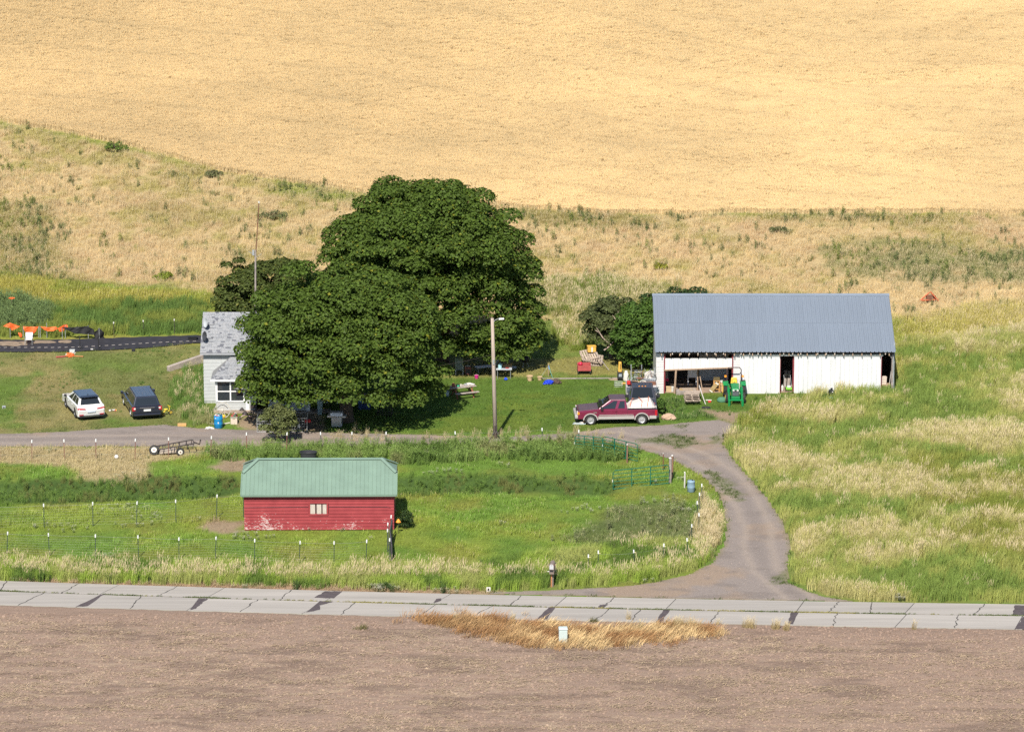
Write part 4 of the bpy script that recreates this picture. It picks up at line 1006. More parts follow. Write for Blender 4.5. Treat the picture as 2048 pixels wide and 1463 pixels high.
# --- maroon pickup, nose to the left
maroon = mat('maroon_paint', (.155,.012,.040), .22, .10, 1.5, spec=.6, coat=.6)
faded = mat('faded_maroon_paint', (.085,.055,.065), .5, .15, 2)
silver = mat('champagne_paint', (.46,.43,.40), .35, .05, 3, metal=.3)
def pickup(loc, rz):
    t = thing('pickup_truck', loc, 'maroon extended cab pickup with champagne sills and a strapped white load in its bed', 'pickup truck', rz)
    wl_ = [(-1.72, .38), (1.80, .38)]
    top = [(2.72,.74), (2.66,1.02), (1.35,1.14), (1.2,1.16), (-.72,1.17), (-.73,1.12), (-2.72,1.14), (-2.76,.6)]
    wbody(body_profile(-2.72, 2.7, .46, top, wl_, .47), .96, .1).build('body', maroon, t, bevel=.035)
    MB().box(-2.5, 2.4, -.6, .6, .3, .8).build('chassis', blackp, t)
    MB().hexa([(1.28,-.86,1.12), (2.66,-.84,1.0), (2.66,.84,1.0), (1.28,.86,1.12)], [(1.22,-.80,1.19), (2.56,-.72,1.09), (2.56,.72,1.09), (1.22,.80,1.19)]).build('hood', faded, t, bevel=.04)
    c = Cabin(-.72, 1.32, .90, 1.14, -.62, .42, .70, 1.80); c.build(t, maroon)
    MB().hexa([(-.66,-.71,1.775), (.48,-.69,1.775), (.48,.69,1.775), (-.66,.71,1.775)], [(-.58,-.64,1.835), (.36,-.62,1.835), (.36,.62,1.835), (-.58,.64,1.835)]).build('roof', faded, t, bevel=.03)
    c.pane('f', .06, .94, .06, .93, t, name='windshield'); c.pane('b', .12, .88, .2, .8, t, name='rear_window')
    for f in 'lr':
        c.pane(f, .08, .33, .10, .84, t); c.pane(f, .42, .93, .06, .87, t, sh=.235)
    for s in (-1, 1):
        for xw, rz_ in wl_:
            a = [math.pi * k / 12 for k in range(13)]; pts = [(xw+.52*math.cos(q), rz_+.52*math.sin(q)) for q in a] + [(xw+.44*math.cos(q), rz_+.44*math.sin(q)) for q in reversed(a)]
            MB().prism([p for p in pts], min(s*.955,s*.995), max(s*.955,s*.995)).build('wheel_flare', silver, t)
        for x0, x1 in ((-1.19, 1.27), (-2.72, -2.25)): MB().box(x0, x1, min(s*.955,s*.975), max(s*.955,s*.975), .44, .67).build('sill', silver, t)
        MB().box(-1.15, 1.2, min(s*.957,s*.985), max(s*.957,s*.985), .735, .77).build('side_moulding', silver, t)
        MB().box(2.58, 2.73, min(s*.55,s*.93), max(s*.55,s*.93), .80, .98).build('headlight', lamp_w, t, bevel=.02)
        MB().box(2.56, 2.70, min(s*.90,s*.965), max(s*.90,s*.965), .80, .98).build('turn_signal', lamp_o, t)
        MB().box(-2.78, -2.62, min(s*.82,s*.965), max(s*.82,s*.965), .66, 1.06).build('tail_light', lamp_r, t)
        MB().box(.95, 1.12, min(s*.93,s*1.13), max(s*.93,s*1.13), 1.16, 1.36).build('mirror', blackp, t, bevel=.02)
        MB().box(-.05, .13, min(s*.96,s*.985), max(s*.96,s*.985), 1.0, 1.05).build('handle', maroon, t)
        for xd in (-.715, .01, 1.24): MB().box(xd-.006, xd+.006, min(s*.956,s*.966), max(s*.956,s*.966), .5, 1.13).build('door_gap', blackp, t)
        MB().box(1.36, 1.62, min(s*.955,s*.966), max(s*.955,s*.966), .90, .97).build('badge', chrome, t)
    MB().box(2.66, 2.88, -.98, .98, .50, .76).build('bumper', silver, t, bevel=.04)
    MB().box(2.70, 2.86, -.9, .9, .38, .52).build('valance', blackp, t)
    MB().box(2.66, 2.73, -.52, .52, .79, .98).build('grille', blackp, t)
    MB().box(-2.92, -2.74, -.95, .95, .48, .66).build('bumper', blackp, t, bevel=.03)
    for s in (-1, 1): MB().box(-2.70, -.76, min(s*.80,s*.93), max(s*.80,s*.93), 1.10, 1.19).build('bed_rail', blackp, t)
    for xw, _ in wl_:
        for s in (-1, 1): wheel(t, xw, s*.83, .385, .26, s, 8)
    return t
g = at(1232, 849); pk_l = g + Vector((0, .9, 0)); pk_rz = R(180 + 3); pickup(pk_l, pk_rz).scale = (.97, 1, .93); BLOCK.append((pk_l.x, pk_l.y, 3.0, 1.1, R(3)))
# load in the bed
tarp_w = mat('white_tarp', (.58,.53,.49), .7, .08, 3, bump=.4)
ld = thing('tarp_bundle', pk_l + Matrix.Rotation(pk_rz, 3, 'Z') @ Vector((-1.67, 0, 1.05)), 'white tarpaulin load strapped with orange webbing in the maroon pickup bed', 'tarp', pk_rz)
b = MB(); N = 9; rr = random.Random(4); V = []
for i in range(N):
    for j in range(7):
        x = -.93 + 1.86*i/(N-1); y = -.78 + 1.56*j/6; e = min(i, N-1-i, 1) * min(j, 6-j, 1)
        z = 0 if not e else .22 + .26*((N-1-i)/(N-1)) + rr.uniform(-.04,.05); V.append((x*(.93 if e else 1), y, z))
b.add(V, [(i*7+j, (i+1)*7+j, (i+1)*7+j+1, i*7+j+1) for i in range(N-1) for j in range(6)]).build('tarp', tarp_w, ld, smooth=False)
strap_o = mat('orange_strap', (.62,.18,.06), .6, .1, 6)
for x, dx in ((-.55,.1), (.1,-.15), (.5,.2)): MB().tube([(x-.2,-.8,.12), (x,-.5,.52 - .14*(x+.9)/1.8), (x+dx,.5,.54 - .14*(x+.9)/1.8), (x+dx+.1,.8,.15)], .018, 5).build('strap', strap_o, ld)

# --- dark truck facing the camera, service bed heaped with scrap
ink = mat('ink_blue_paint', (.038,.041,.055), .35, .12, 2, spec=.5)
def dark_truck(loc, rz):
    t = thing('pickup_truck', loc, 'dark blue truck facing forward behind the maroon pickup, loaded with scrap', 'pickup truck', rz)
    wl_ = [(-1.9, .40), (1.95, .40)]
    prof = body_profile(-.85, 2.85, .5, [(2.9,.78), (2.82,1.08), (1.5,1.2), (-.85,1.22)], [(1.95,.40)], .48)
    wbody(prof, .98, .1).build('body', ink, t, bevel=.04)
    MB().box(-2.9, 2.5, -.55, .55, .35, .8).build('chassis', blackp, t)
    c = Cabin(-.8, 1.45, .92, 1.18, -.6, .62, .74, 1.92); c.build(t, ink)
    c.pane('f', .06, .94, .06, .93, t, name='windshield'); c.pane('b', .1, .9, .2, .85, t, name='rear_window')
    for f in 'lr': c.pane(f, .08, .42, .08, .86, t); c.pane(f, .5, .94, .06, .88, t, sh=.2)
    for s in (-1, 1):
        MB().box(1.05, 1.2, min(s*.98,s*1.24), max(s*.98,s*1.24), 1.2, 1.46).build('mirror', blackp, t, bevel=.03)
        MB().box(2.76, 2.9, min(s*.55,s*.93), max(s*.55,s*.93), .86, 1.04).build('headlight', lamp_w, t)
        MB().box(-2.95, -.95, min(s*.62,s*1.08), max(s*.62,s*1.08), .72, 1.46).build('bed_side', mat('utility_white', (.50,.47,.45), .6, .12, 3), t, bevel=.02)
        MB().box(-2.4, -1.4, min(s*1.07,s*1.10), max(s*1.07,s*1.10), .82, 1.3).build('bed_locker', MATS['utility_white'], t)
        MB().box(-.93, -.90, min(s*.80,s*1.07), max(s*.80,s*1.07), 1.0, 1.44).build('locker_front', mat('slate_panel', (.10,.115,.14), .5, .1, 3), t)
    for y in (-.22, 0, .22): MB().box(.45, .56, y-.05, y+.05, 1.905, 1.95).build('cab_light', lamp_o, t)
    MB().box(2.84, 3.0, -1.0, 1.0, .5, .76).build('bumper', chrome, t, bevel=.03)
    MB().box(2.82, 2.92, -.5, .5, .82, 1.06).build('grille', blackp, t)
    MB().box(-2.95, -.95, -.62, .62, .78, .86).build('bed_floor', grey_wood, t)
    MB().box(1.16, 1.19, .32, .68, 1.245, 1.29, ).build('dash_card', lamp_w, t)
    for xw, _ in wl_:
        for s in (-1, 1): wheel(t, xw, s*.82, .40, .26, s, 8)
    return t
g = at(1285, 827); dt = g + Vector((0, 1.45, 0)); dark_truck(dt, R(-90)).scale = (.95, .95, .86); BLOCK.append((dt.x, dt.y, 1.3, 3.1, 0))
# scrap on the service bed: each piece its own thing
rust = mat('rusty_iron', (.17,.075,.045), .8, .3, 5); steel = mat('dull_steel', (.34,.36,.38), .45, .15, 6, metal=.5)
def TB(loc, w, d, h, name, m, label, cat, rz=0, group=None, bevel=.015, extra=None):
    t = thing(name, loc, label, cat, rz, group)
    MB().box(-w/2, w/2, -d/2, d/2, 0, h).build('body', m, t, bevel=bevel)
    if extra: extra(t)
    return t
bedc = dt + Vector((0, 1.85, .84)); whiteish = mat('pale_enamel', (.5,.47,.42), .5, .15, 6)
def lid(m, w, d, h): return lambda t: MB().box(-w/2-.02, w/2+.02, -d/2-.02, d/2+.02, h, h+.04).build('lid', m, t)
TB(bedc + Vector((.45, .2, 0)), .5, .5, .62, 'metal_box', steel, 'dull steel box on the right side of the scrap load', 'box', R(12), extra=lid(steel, .5, .5, .62))
TB(bedc + Vector((-.35, -.5, 0)), .42, .4, .66, 'cardboard_box', mat('cardboard', (.42,.29,.17), .85, .12, 4), 'tan cardboard box on the scrap load behind the dark truck cab', 'box', R(-20), extra=lambda t: MB().slab([(-.2,-.2,.66), (.2,-.2,.66), (.2,-.34,.78), (-.2,-.34,.78)], .01).build('flap', MATS['cardboard'], t))
def crate_like(t):
    for k in range(3): MB().box(-.26, .26, -.215, -.20, .08 + k*.16, .18 + k*.16).build('slat', rust, t)
TB(bedc + Vector((.38, -.55, 0)), .5, .4, .6, 'rusty_crate', rust, 'rusty red crate near the front of the scrap load', 'crate', R(5), extra=crate_like)
def bike(loc, rz, m, label):
    t = thing('bicycle', loc, label, 'bicycle', rz)
    for x in (-.5, .5):
        w = MB().tube([(x + .31*math.cos(a*math.pi/9), 0, .33 + .31*math.sin(a*math.pi/9)) for a in range(18)], .022, 5, closed=True)
        wo = w.build('wheel', rubber, t)
        s = MB()
        for k in range(6): a = k*math.pi/6; s.tube([(x+.3*math.cos(a), 0, .33+.3*math.sin(a)), (x-.3*math.cos(a), 0, .33-.3*math.sin(a))], .005, 3)
        tag(s.build('spoke', steel, wo), kind='stuff')
    MB().tube([(-.5,0,.33), (-.12,0,.3), (.34,0,.78), (-.2,0,.75), (-.12,0,.3)], .02, 5).tube([(-.5,0,.33), (-.2,0,.75)], .016, 5).tube([(.5,0,.33), (.36,0,.9)], .018, 5).build('frame', m, t)
    MB().box(-.34, -.1, -.05, .05, .84, .89).build('saddle', blackp, t); MB().tube([(.38,-.25,.92), (.36,0,.93), (.38,.25,.92)], .014, 5).build('handlebar', steel, t)
    return t
bike(bedc + Vector((-.1, .6, .28)), R(8), steel, 'grey bicycle standing on the back of the scrap load'); 
bike(bedc + Vector((.25, .25, .4)), R(-14), rust, 'rusty bicycle leaning over the middle of the scrap load')
t = thing('metal_chair', bedc + Vector((-.15, .05, .3)), 'bare tubular chair frame tangled in the middle of the scrap load', 'chair', R(25))
MB().tube([(-.2,-.2,0), (-.2,-.2,.45), (-.2,.2,.45), (-.2,.25,.95), (.2,.25,.95), (.2,.2,.45), (.2,-.2,.45), (.2,-.2,0)], .018, 5).build('frame', steel, t); MB().box(-.2,.2,-.2,.2,.44,.46).build('seat', rust, t)
t = thing('wheelbarrow', bedc + Vector((.62, .75, .2)), 'upturned pale wheelbarrow tray at the back of the scrap load', 'wheelbarrow', R(40))
MB().hexa([(-.35,-.25,.55), (.35,-.25,.55), (.35,.25,.55), (-.35,.25,.55)], [(-.22,-.16,.85), (.25,-.16,.85), (.25,.16,.85), (-.22,.16,.85)]).build('tray', mat('pale_enamel', (.5,.47,.42), .5, .15, 6), t)
MB().tube([(-.9,-.2,.35), (.5,-.08,.55)], .02, 5).build('handle', raw_wood, t); MB().tube([(-.9,.2,.35), (.5,.08,.55)], .02, 5).build('handle', raw_wood, t)
for i, (dx, dy, h, ln, m, lab) in enumerate(((-.62,.5,.2,1.35,galv,'tall galvanised pipe standing at the left of the scrap load'), (.05,.85,.25,1.2,steel,'thin steel pipe poking up at the back of the scrap load'), (.86,.2,.4,1.0,galv,'silver pipe leaning at the right end of the scrap load'))):
    t = thing('pipe', bedc + Vector((dx, dy, h)), lab, 'pipe', 0); MB().tube([(0,0,-.2), (.06*(i-1), .05, ln)], .028, 6).build('tube', m, t); MB().lathe([(.04, ln-.06), (.04, ln+.02)], 8, Matrix.Translation((.06*(i-1), .05, 0))).build('collar', m, t)
junk = [(-.72,.0,.05,.3,.4,'rim'), (.05,-.25,.3,.0,.0,'tub'), (.78,-.35,.3,.0,.0,'engine'), (-.45,.55,.3,0,0,'mower'), (.55,.5,.55,0,0,'sack'), (.2,.75,.5,0,0,'frame'), (-.8,-.45,.3,0,0,'box2')]
for dx, dy, dz, a_, b_, kind in junk:
    q = bedc + Vector((dx, dy, dz))
    if kind == 'rim':
        t = thing('wheel_rim', q, 'bare grey wheel rim propped at the left of the scrap load', 'wheel rim'); MB().lathe([(.26,-.09),(.28,-.05),(.28,.05),(.26,.09),(.2,.05)], 16, Matrix.Translation((0,0,.28)) @ Matrix.Rotation(R(75),4,'X'), cap=False).build('rim', steel, t); MB().lathe([(.22,-.01),(.06,.03)], 14, Matrix.Translation((0,0,.28)) @ Matrix.Rotation(R(75),4,'X')).build('disc', rust, t)
    elif kind == 'tub':
        t = thing('wash_tub', q, 'pale enamel tub tipped in the middle of the scrap load', 'tub'); t.rotation_euler = (R(35), R(20), 0); MB().lathe([(.16,0),(.24,.3),(.26,.31),(.22,.3),(.14,.04)], 16).build('body', whiteish, t); MB().tube([(-.25,0,.3),(-.31,0,.26),(-.25,0,.22)], .012, 5).build('handle', steel, t)
    elif kind == 'engine':
        t = thing('engine_block', q, 'rusty engine block at the right end of the scrap load', 'engine'); MB().box(-.2,.2,-.18,.18,0,.35).build('block', rust, t, bevel=.03)
        for k in range(3): MB().lathe([(.07,.35),(.06,.5),(.03,.54)], 10, Matrix.Translation((-.13+.13*k,0,0))).build('cylinder', steel, t)
    elif kind == 'mower':
        t = thing('hand_mower', q, 'pale mower handle sticking up from the left of the scrap load', 'mower', R(30)); MB().tube([(-.2,0,0),(-.28,.1,.85),(.28,.1,.85),(.2,0,0)], .02, 5).build('handle', galv, t); MB().box(-.22,.22,-.2,.2,-.02,.14).build('deck', grey_wood, t)
    elif kind == 'sack':
        t = thing('feed_sack', q, 'pale feed sack heaped on the back right of the scrap load', 'sack'); MB().blob((0,0,.18), .32, 3, .12, 51, (1,.8,.75)).build('sack', whiteish, t); MB().blob((-.2,.05,.36), .14, 2, .2, 52, (1,.6,.8)).build('neck', whiteish, t)
    elif kind == 'frame':
        t = thing('bed_frame', q, 'wire bed frame standing across the back of the scrap load', 'bed frame', R(-6)); MB().tube([(-.6,0,-.2),(-.6,0,.5),(.6,0,.55),(.6,0,-.2)], .02, 5).build('frame', steel, t)
        for k in range(7): MB().tube([(-.5+k/6,0,-.1),(-.5+k/6,0,.52)], .009, 4).build('bar', steel, t)
    else: TB(q, .34, .34, .3, 'plastic_crate', blackp, 'black plastic crate on the left front of the scrap load', 'crate', R(14), extra=lid(blackp, .34, .34, .3))
MB_ = MB(); t = thing('fuel_ca', bedc + Vector((-.88, -1.02, .60)), 'red fuel can on the left locker of the scrap truck', 'can', 0)
MB().box(-.12,.12,-.1,.1,0,.26).build('body', mat('red_plastic', (.5,.035,.03), .45, .1, 6), t, bevel=.03); MB().tube([(.05,0,.26), (.08,0,.34)], .025, 6).build('spout', blackp, t)

# --- green tractor facing the camera
grn = mat('tractor_green', (.008,.20,.055), .35, .08, 4, spec=.5); yel = mat('tractor_yellow', (.72,.48,.05), .45, .06, 5)
g = at(1471, 808); tg = g + Vector((0, 1.3, 0))
t = thing('tractor', tg, 'small green tractor with loader arms and roll bar, nose towards the camera', 'tractor', R(-90)); BLOCK.append((tg.x, tg.y, .95, 1.9, 0))
def twheel(x, y, r, w, s, mrim):
    Mx = Matrix.Translation((x, y, r)) @ Matrix.Rotation(R(-90*s), 4, 'X')
    wv = MB().lathe([(r*.6,-w/2), (r*.92,-w/2), (r,-w/2+.05), (r,w/2-.05), (r*.92,w/2), (r*.6,w/2)], 22, Mx, cap=False).build('wheel', rubber, t)
    b = MB()
    for k in range(14): b.box(r*.96, r*1.05, -.03, .03, -w/2, w/2, Mx @ Matrix.Rotation(k*2*math.pi/14, 4, 'Z') @ Matrix.Rotation(R(18), 4, 'X'))
    tag(b.build('tread_lug', rubber, wv), kind='stuff')
    MB().lathe([(r*.62, w*.1), (r*.62, w/2+.01), (r*.5, w/2-.04), (r*.2, w*.2), (.04, w*.22)], 18, Mx).build('rim', mrim, wv)
for s in (-1, 1):
    twheel(-.75, s*.60, .56, .32, s, yel); twheel(.85, s*.58, .34, .2, s, yel)
    MB().prism([(-1.25,.75), (-1.1,1.05), (-.6,1.12), (-.2,.95), (-.2,.9), (-.6,1.06), (-1.08,1.0), (-1.2,.75)], min(s*.42,s*.78), max(s*.42,s*.78)).build('fender', grn, t)
    MB().tube([(.0,s*.42,.98), (.75,s*.44,1.0), (1.5,s*.44,.35), (1.78,s*.44,.14)], .075, 4).build('loader_arm', grn, t)
    MB().box(-.12, .1, min(s*.35,s*.5), max(s*.35,s*.5), .45, 1.05).build('loader_tower', grn, t)
    MB().tube([(.25,s*.44,.62), (1.25,s*.44,.62)], .035, 6).build('cylinder', steel, t)
    MB().box(1.66, 1.86, min(s*.38,s*.52), max(s*.38,s*.52), -.02, .38).build('loader_hook', grn, t)
    MB().box(-1.0, -.86, min(s*.52,s*.66), max(s*.52,s*.66), 1.32, 1.44).build('marker_light', lamp_o, t)
MB().tube([(1.6,-.5,.36), (1.6,.5,.36)], .055, 6).build('cross_tube', grn, t)
MB().hexa([(.05,-.30,.55), (1.28,-.27,.55), (1.28,.27,.55), (.05,.30,.55)], [(.05,-.29,1.18), (1.12,-.24,1.06), (1.12,.24,1.06), (.05,.29,1.18)]).build('hood', grn, t, bevel=.06, seg=3)
MB().hexa([(1.2,-.23,.58), (1.30,-.23,.58), (1.30,.23,.58), (1.2,.23,.58)], [(1.15,-.21,.95), (1.235,-.21,.95), (1.235,.21,.95), (1.15,.21,.95)]).build('grille', blackp, t)
for z in (.62, .72, .80): MB().box(1.24, 1.31, -.21, .21, z, z+.022).build('grille_bar', steel, t)
for s in (-1, 1): MB().box(1.14, 1.245, min(s*.08,s*.2), max(s*.08,s*.2), .90, .98).build('headlight', lamp_w, t)
MB().box(1.2, 1.42, -.3, .3, .36, .56).build('front_weight', grn, t, bevel=.02)
MB().box(-1.1, 1.2, -.2, .2, .32, .62).build('chassis', blackp, t)
MB().box(-.55, .1, -.4, .4, .52, .58).build('platform', blackp, t)
MB().tube([(-1.0,-.48,.6), (-.98,-.48,1.85), (-.98,-.36,1.98), (-.98,.36,1.98), (-.98,.48,1.85), (-1.0,.48,.6)], .038, 6).build('roll_bar', mat('roll_bar_paint', (.06,.035,.035), .5, .1, 5), t)
MB().box(-.85, -.4, -.24, .24, .78, .90).build('seat', yel, t, bevel=.04)
MB().hexa([(-.92,-.24,.86), (-.80,-.24,.86), (-.80,.24,.86), (-.92,.24,.86)], [(-.98,-.18,1.30), (-.90,-.18,1.30), (-.90,.18,1.30), (-.98,.18,1.30)]).build('seat_back', yel, t, bevel=.04)
MB().tube([(-.05,0,1.0), (-.18,0,1.22)], .02, 5).build('steering_column', blackp, t)
MB().tube([(-.19 + .06*math.sin(a*math.pi/8), .18*math.cos(a*math.pi/8), 1.24 + .16*math.sin(a*math.pi/8)) for a in range(16)], .014, 5, closed=True).build('steering_wheel', blackp, t)

# --- bare trailer frame by the lane
blackm = mat('black_painted_steel', (.045,.035,.033), .6, .25, 6); whiter = mat('cream_rim', (.62,.58,.50), .6, .08, 5)
g = at(352, 906)
t = thing('trailer_frame', g, 'rusty black two wheeled trailer frame tipped beside the gravel lane', 'trailer', R(10)); BLOCK.append((g.x, g.y, 1.75, .7, R(10)))
tl = lambda x: .30 + (x + 1.2) * .13
for y in (-.42, .5): MB().tube([(-1.2,y,tl(-1.2)+.1), (1.15,y,tl(1.15)+.12)], .04, 5).build('rail', blackm, t)
MB().tube([(-1.2,-.42,tl(-1.2)+.1), (-1.0,.5,tl(-1)+.12)], .04, 5).build('crossbar', blackm, t)
for x in (-.4, .2, .7, 1.15): MB().tube([(x,-.42,tl(x)+.1), (x,.5,tl(x)+.12)], .03, 5).build('crossbar', blackm, t)
for x in (-.8, -.1, .3, .75, 1.1):
    for y in (-.42, .5): MB().tube([(x,y,tl(x)+.1), (x-.06,y,tl(x)-.22)], .028, 5).build('stake', blackm, t)
MB().tube([(1.15,.0,tl(1.15)+.1), (1.55,.03,.52), (1.62,.03,.86)], .045, 5).build('drawbar', blackm, t)
MB().hexa([(-1.1,-.40,.12), (.0,-.40,.16), (.0,.46,.16), (-1.1,.46,.12)], [(-1.1,-.38,.22), (.0,-.38,.36), (.0,.44,.36), (-1.1,.44,.22)]).build('panel', mat('tan_panel', (.35,.29,.23), .8, .15, 4), t)
def flatwheel(par, c, r, w, rot, m):
    Mx = Matrix.Translation(c) @ rot; wv = MB().lathe([(r*.55,-w/2), (r*.9,-w/2), (r,-w/4), (r,w/4), (r*.9,w/2), (r*.55,w/2)], 20, Mx, cap=False).build('wheel', rubber, par)
    MB().lathe([(r*.62,-w*.2), (r*.62,w*.42), (r*.3,w*.40), (.03,w*.46)], 16, Mx).build('rim', m, wv); MB().lathe([(.05, w*.4), (.05, w*.62)], 8, Mx).build('hub', rust, wv)
flatwheel(t, Vector((.22,-.62,.26)), .27, .16, Matrix.Rotation(R(84), 4, 'X'), whiter)
flatwheel(t, Vector((-1.42,-.05,.30)), .33, .2, Matrix.Rotation(R(-14), 4, 'Z') @ Matrix.Rotation(R(62), 4, 'X'), whiter)
MB().tube([(.22,-.55,.27), (.22,.6,.27)], .035, 6).build('axle', blackm, t)

# --- red garden cart
redc = mat('faded_red_paint', (.36,.07,.065), .65, .18, 4)
g = at(1168, 746)
t = thing('garden_cart', g, 'faded red wooden cart with a ball in its bed in front of the pallet heap', 'cart', R(2)); BLOCK.append((g.x, g.y, .6, .6, 0))
for y in (-.45, .45): MB().box(-.46, .46, y-.02, y+.02, .28, .66).build('side_panel', redc, t, bevel=.006)
for x in (-.44, .44): MB().box(x-.02, x+.02, -.43, .43, .28, .66).build('end_panel', redc, t, bevel=.006)
MB().box(-.42, .42, -.43, .43, .28, .31).build('bed', redc, t)
for x in (-.42, .42):
    for y in (-.3, .3): flatwheel(t, Vector((x, y, .17)), .17, .09, Matrix.Rotation(R(90), 4, 'Y'), steel)
t = thing('ball', g + Vector((-.25, .1, .311)), 'red ball in the bed of the faded red cart', 'ball'); MB().blob((0,0,.33), .16, 3, 0, 1).build('shell', mat('red_ball', (.5,.02,.06), .35, .05, 4), t, smooth=True); MB().lathe([(.161, -.006), (.161, .006)], 20, Matrix.Translation((0,0,.33)) @ Matrix.Rotation(R(30),4,'X'), cap=False).build('seam', blackp, t); 
t = None

# ------------------------------------------------------------------ pallets
palw = mat('pallet_wood', (.33,.265,.21), .9, .28, 5, objvar=.15)
def pallet(loc, rz, label, tilt=(0, 0), w=1.2, d=1.0, group=None):
    t = thing('pallet', loc, label, 'pallet', rz, group); t.rotation_euler = (tilt[0], tilt[1], rz)
    for k in range(7): x = -w/2 + .05 + k*(w-.1-.1)/6; MB().box(x, x+.11, -d/2, d/2, .105, .125).build('deck_board', palw, t)
    for y in (-d/2+.045, 0, d/2-.045): MB().box(-w/2, w/2, y-.04, y+.04, .018, .104).build('stringer', palw, t)
    for x in (-w/2+.06, 0, w/2-.06): MB().box(x-.06, x+.06, -d/2, d/2, 0, .017).build('bottom_board', palw, t)
    return t
g = at(1383, 800)
lbl = ['lowest pallet of the stack in front of the open barn bay', 'second pallet up in the stack before the open barn bay', 'third pallet up in the stack before the open barn bay', 'topmost pallet of the stack before the open barn bay']
for k in range(4): pallet(g + Vector((.06*(k % 2), 0, .135*k + .02)), R(90 + (3, -4, 2, -7)[k]), lbl[k], group='pallets stacked before the barn bay')
BLOCK.append((g.x, g.y, .7, .8, 0))
pallet(g + Vector((.02, -1.0, .10)), R(94), 'weathered pallet lying propped against the front of the pallet stack', (R(0), R(24)))
for k in range(3):
    q = at(1366 + 6*k, 789 - k); t = thing('board_stack', q + Vector((0, .2, 0)), ['grey boards piled left of the pallet stack', 'short tan boards piled behind the pallet stack', 'narrow pale boards behind the right of the pallet stack'][k], 'boards', R(-5 + 8*k))
    for j in range(5):
        for i in range(3): MB().box(-.45, .45, -.3 + i*.2, -.3 + i*.2 + .17, j*.06, j*.06 + .05).build('plank', (grey_wood, mat('tan_board', (.36,.26,.12), .85, .2, 5), palw)[k], t)
for u0, v0, u1, v1, m, lab, hgt in ((1398, 772, 1411, 808, mat('pale_stick', (.5,.47,.44), .8, .1, 5), 'long pale pole leaning over the pallet stack', 1.05), (1400, 760, 1406, 787, raw_wood, 'reddish wooden pole leaning inside the open barn bay', .95)):
    a = at(u1, v1); t = thing('pole', a, lab, 'pole'); w_ = (u0-u1)/28.5
    MB().tube([(0, 0, 0), (w_*.9, .45, hgt + .1)], .032, 6).build('shaft', m, t); MB().lathe([(.036,0),(.036,.08)], 6, Matrix.Translation((w_*.9,.45,hgt+.08))).build('tip', m, t)
# pallet heap behind the red cart
g = at(1186, 731)
pallet(g + Vector((0, .3, .08)), R(6), 'lower tilted grey pallet of the heap behind the red cart', (R(14), R(6)), group='pallets heaped behind the red cart')
pallet(g + Vector((.1, .35, .38)), R(-4), 'middle tilted grey pallet of the heap behind the red cart', (R(18), R(9)), group='pallets heaped behind the red cart')
pallet(g + Vector((-.25, .5, .62)), R(14), 'upper steeply tilted pallet of the heap behind the red cart', (R(30), R(-8)), group='pallets heaped behind the red cart')
BLOCK.append((g.x, g.y + .3, .9, .8, 0))
yp = mat('yellow_plastic', (.66,.38,.07), .5, .1, 5)
t = thing('storage_crate', g + Vector((-.1, .6, .86)), 'yellow plastic crate on top of the grey pallet heap', 'crate', R(10)); MB().box(-.29,.29,-.2,.2,0,.40).build('body', yp, t, bevel=.03); MB().box(-.06,.06,-.21,-.195,.02,.38).build('strap', lamp_w, t)
MB().box(-.31,.31,-.22,.22,.40,.43).build('rim', yp, t)
a = at(1218, 740); t = thing('pole', a, 'long grey pole leaning from the grass onto the pallet heap', 'pole'); MB().tube([(0,0,0), (-.95,.5,1.15)], .032, 6).build('shaft', grey_wood, t); MB().tube([(-.95,.5,1.15), (-.99,.52,1.2)], .034, 6).build('tip', grey_wood, t)

# yellow and black machine beside the scrap truck, white tank, pots and so on
g = at(1240, 760)
t = thing('pump_cabinet', g, 'black cabinet with a tall yellow column standing on the lawn beside the scrap truck', 'machine'); BLOCK.append((g.x+.3, g.y, .9, .5, 0))
MB().box(-.19,.19,-.2,.2,.12,.62).build('cabinet', blackp, t, bevel=.02); MB().box(-.09,.12,-.215,-.198,.30,.50).build('panel', mat('blue_grey_panel', (.30,.34,.37), .4, .1, 4), t)
MB().hexa([(-.13,-.12,.62), (.11,-.12,.62), (.11,.12,.62), (-.13,.12,.62)], [(-.10,-.1,1.32), (.09,-.1,1.30), (.09,.1,1.30), (-.10,.1,1.32)]).build('column', yp, t, bevel=.02)
MB().box(-.02,.03,-.13,-.115,.8,1.2).build('slot', blackp, t); MB().box(-.12,.1,-.12,.12,.0,.12).build('base', blackp, t)
t = thing('white_tank', g + Vector((.42, -.05, 0)), 'white tapered tank on a round base right of the yellow machine', 'tank'); MB().lathe([(.2,.0), (.22,.1), (.2,.24), (.13,.26)], 16).build('base', mat('off_white_plastic', (.55,.53,.48), .5, .08, 4), t); MB().lathe([(.19,.26), (.17,.45), (.09,.68), (.04,.7)], 16).build('tank', lamp_w, t)
t = thing('yellow_step', at(1250, 768), 'flat yellow toolbox lying at the foot of the white tank', 'toolbox'); MB().box(-.22,.22,-.14,.14,0,.1).build('body', yp, t, bevel=.015); MB().box(-.15,.15,-.15,-.138,.03,.07).build('label_strip', blackp, t)
t = thing('wire_cage', at(1237, 772), 'low wire cage box on the lawn in front of the yellow machine', 'cage')
b = MB()
for k in range(7):
    x = -.28 + k*.56/6
    for y in (-.2,.2): b.tube([(x,y,0), (x,y,.3)], .006, 4)
for z in (0.01,.15,.3): b.tube([(-.28,-.2,z), (.28,-.2,z), (.28,.2,z), (-.28,.2,z)], .007, 4, closed=True)
b.build('wire', galv, t)
terra = mat('tan_pottery', (.50,.36,.20), .8, .1, 5)
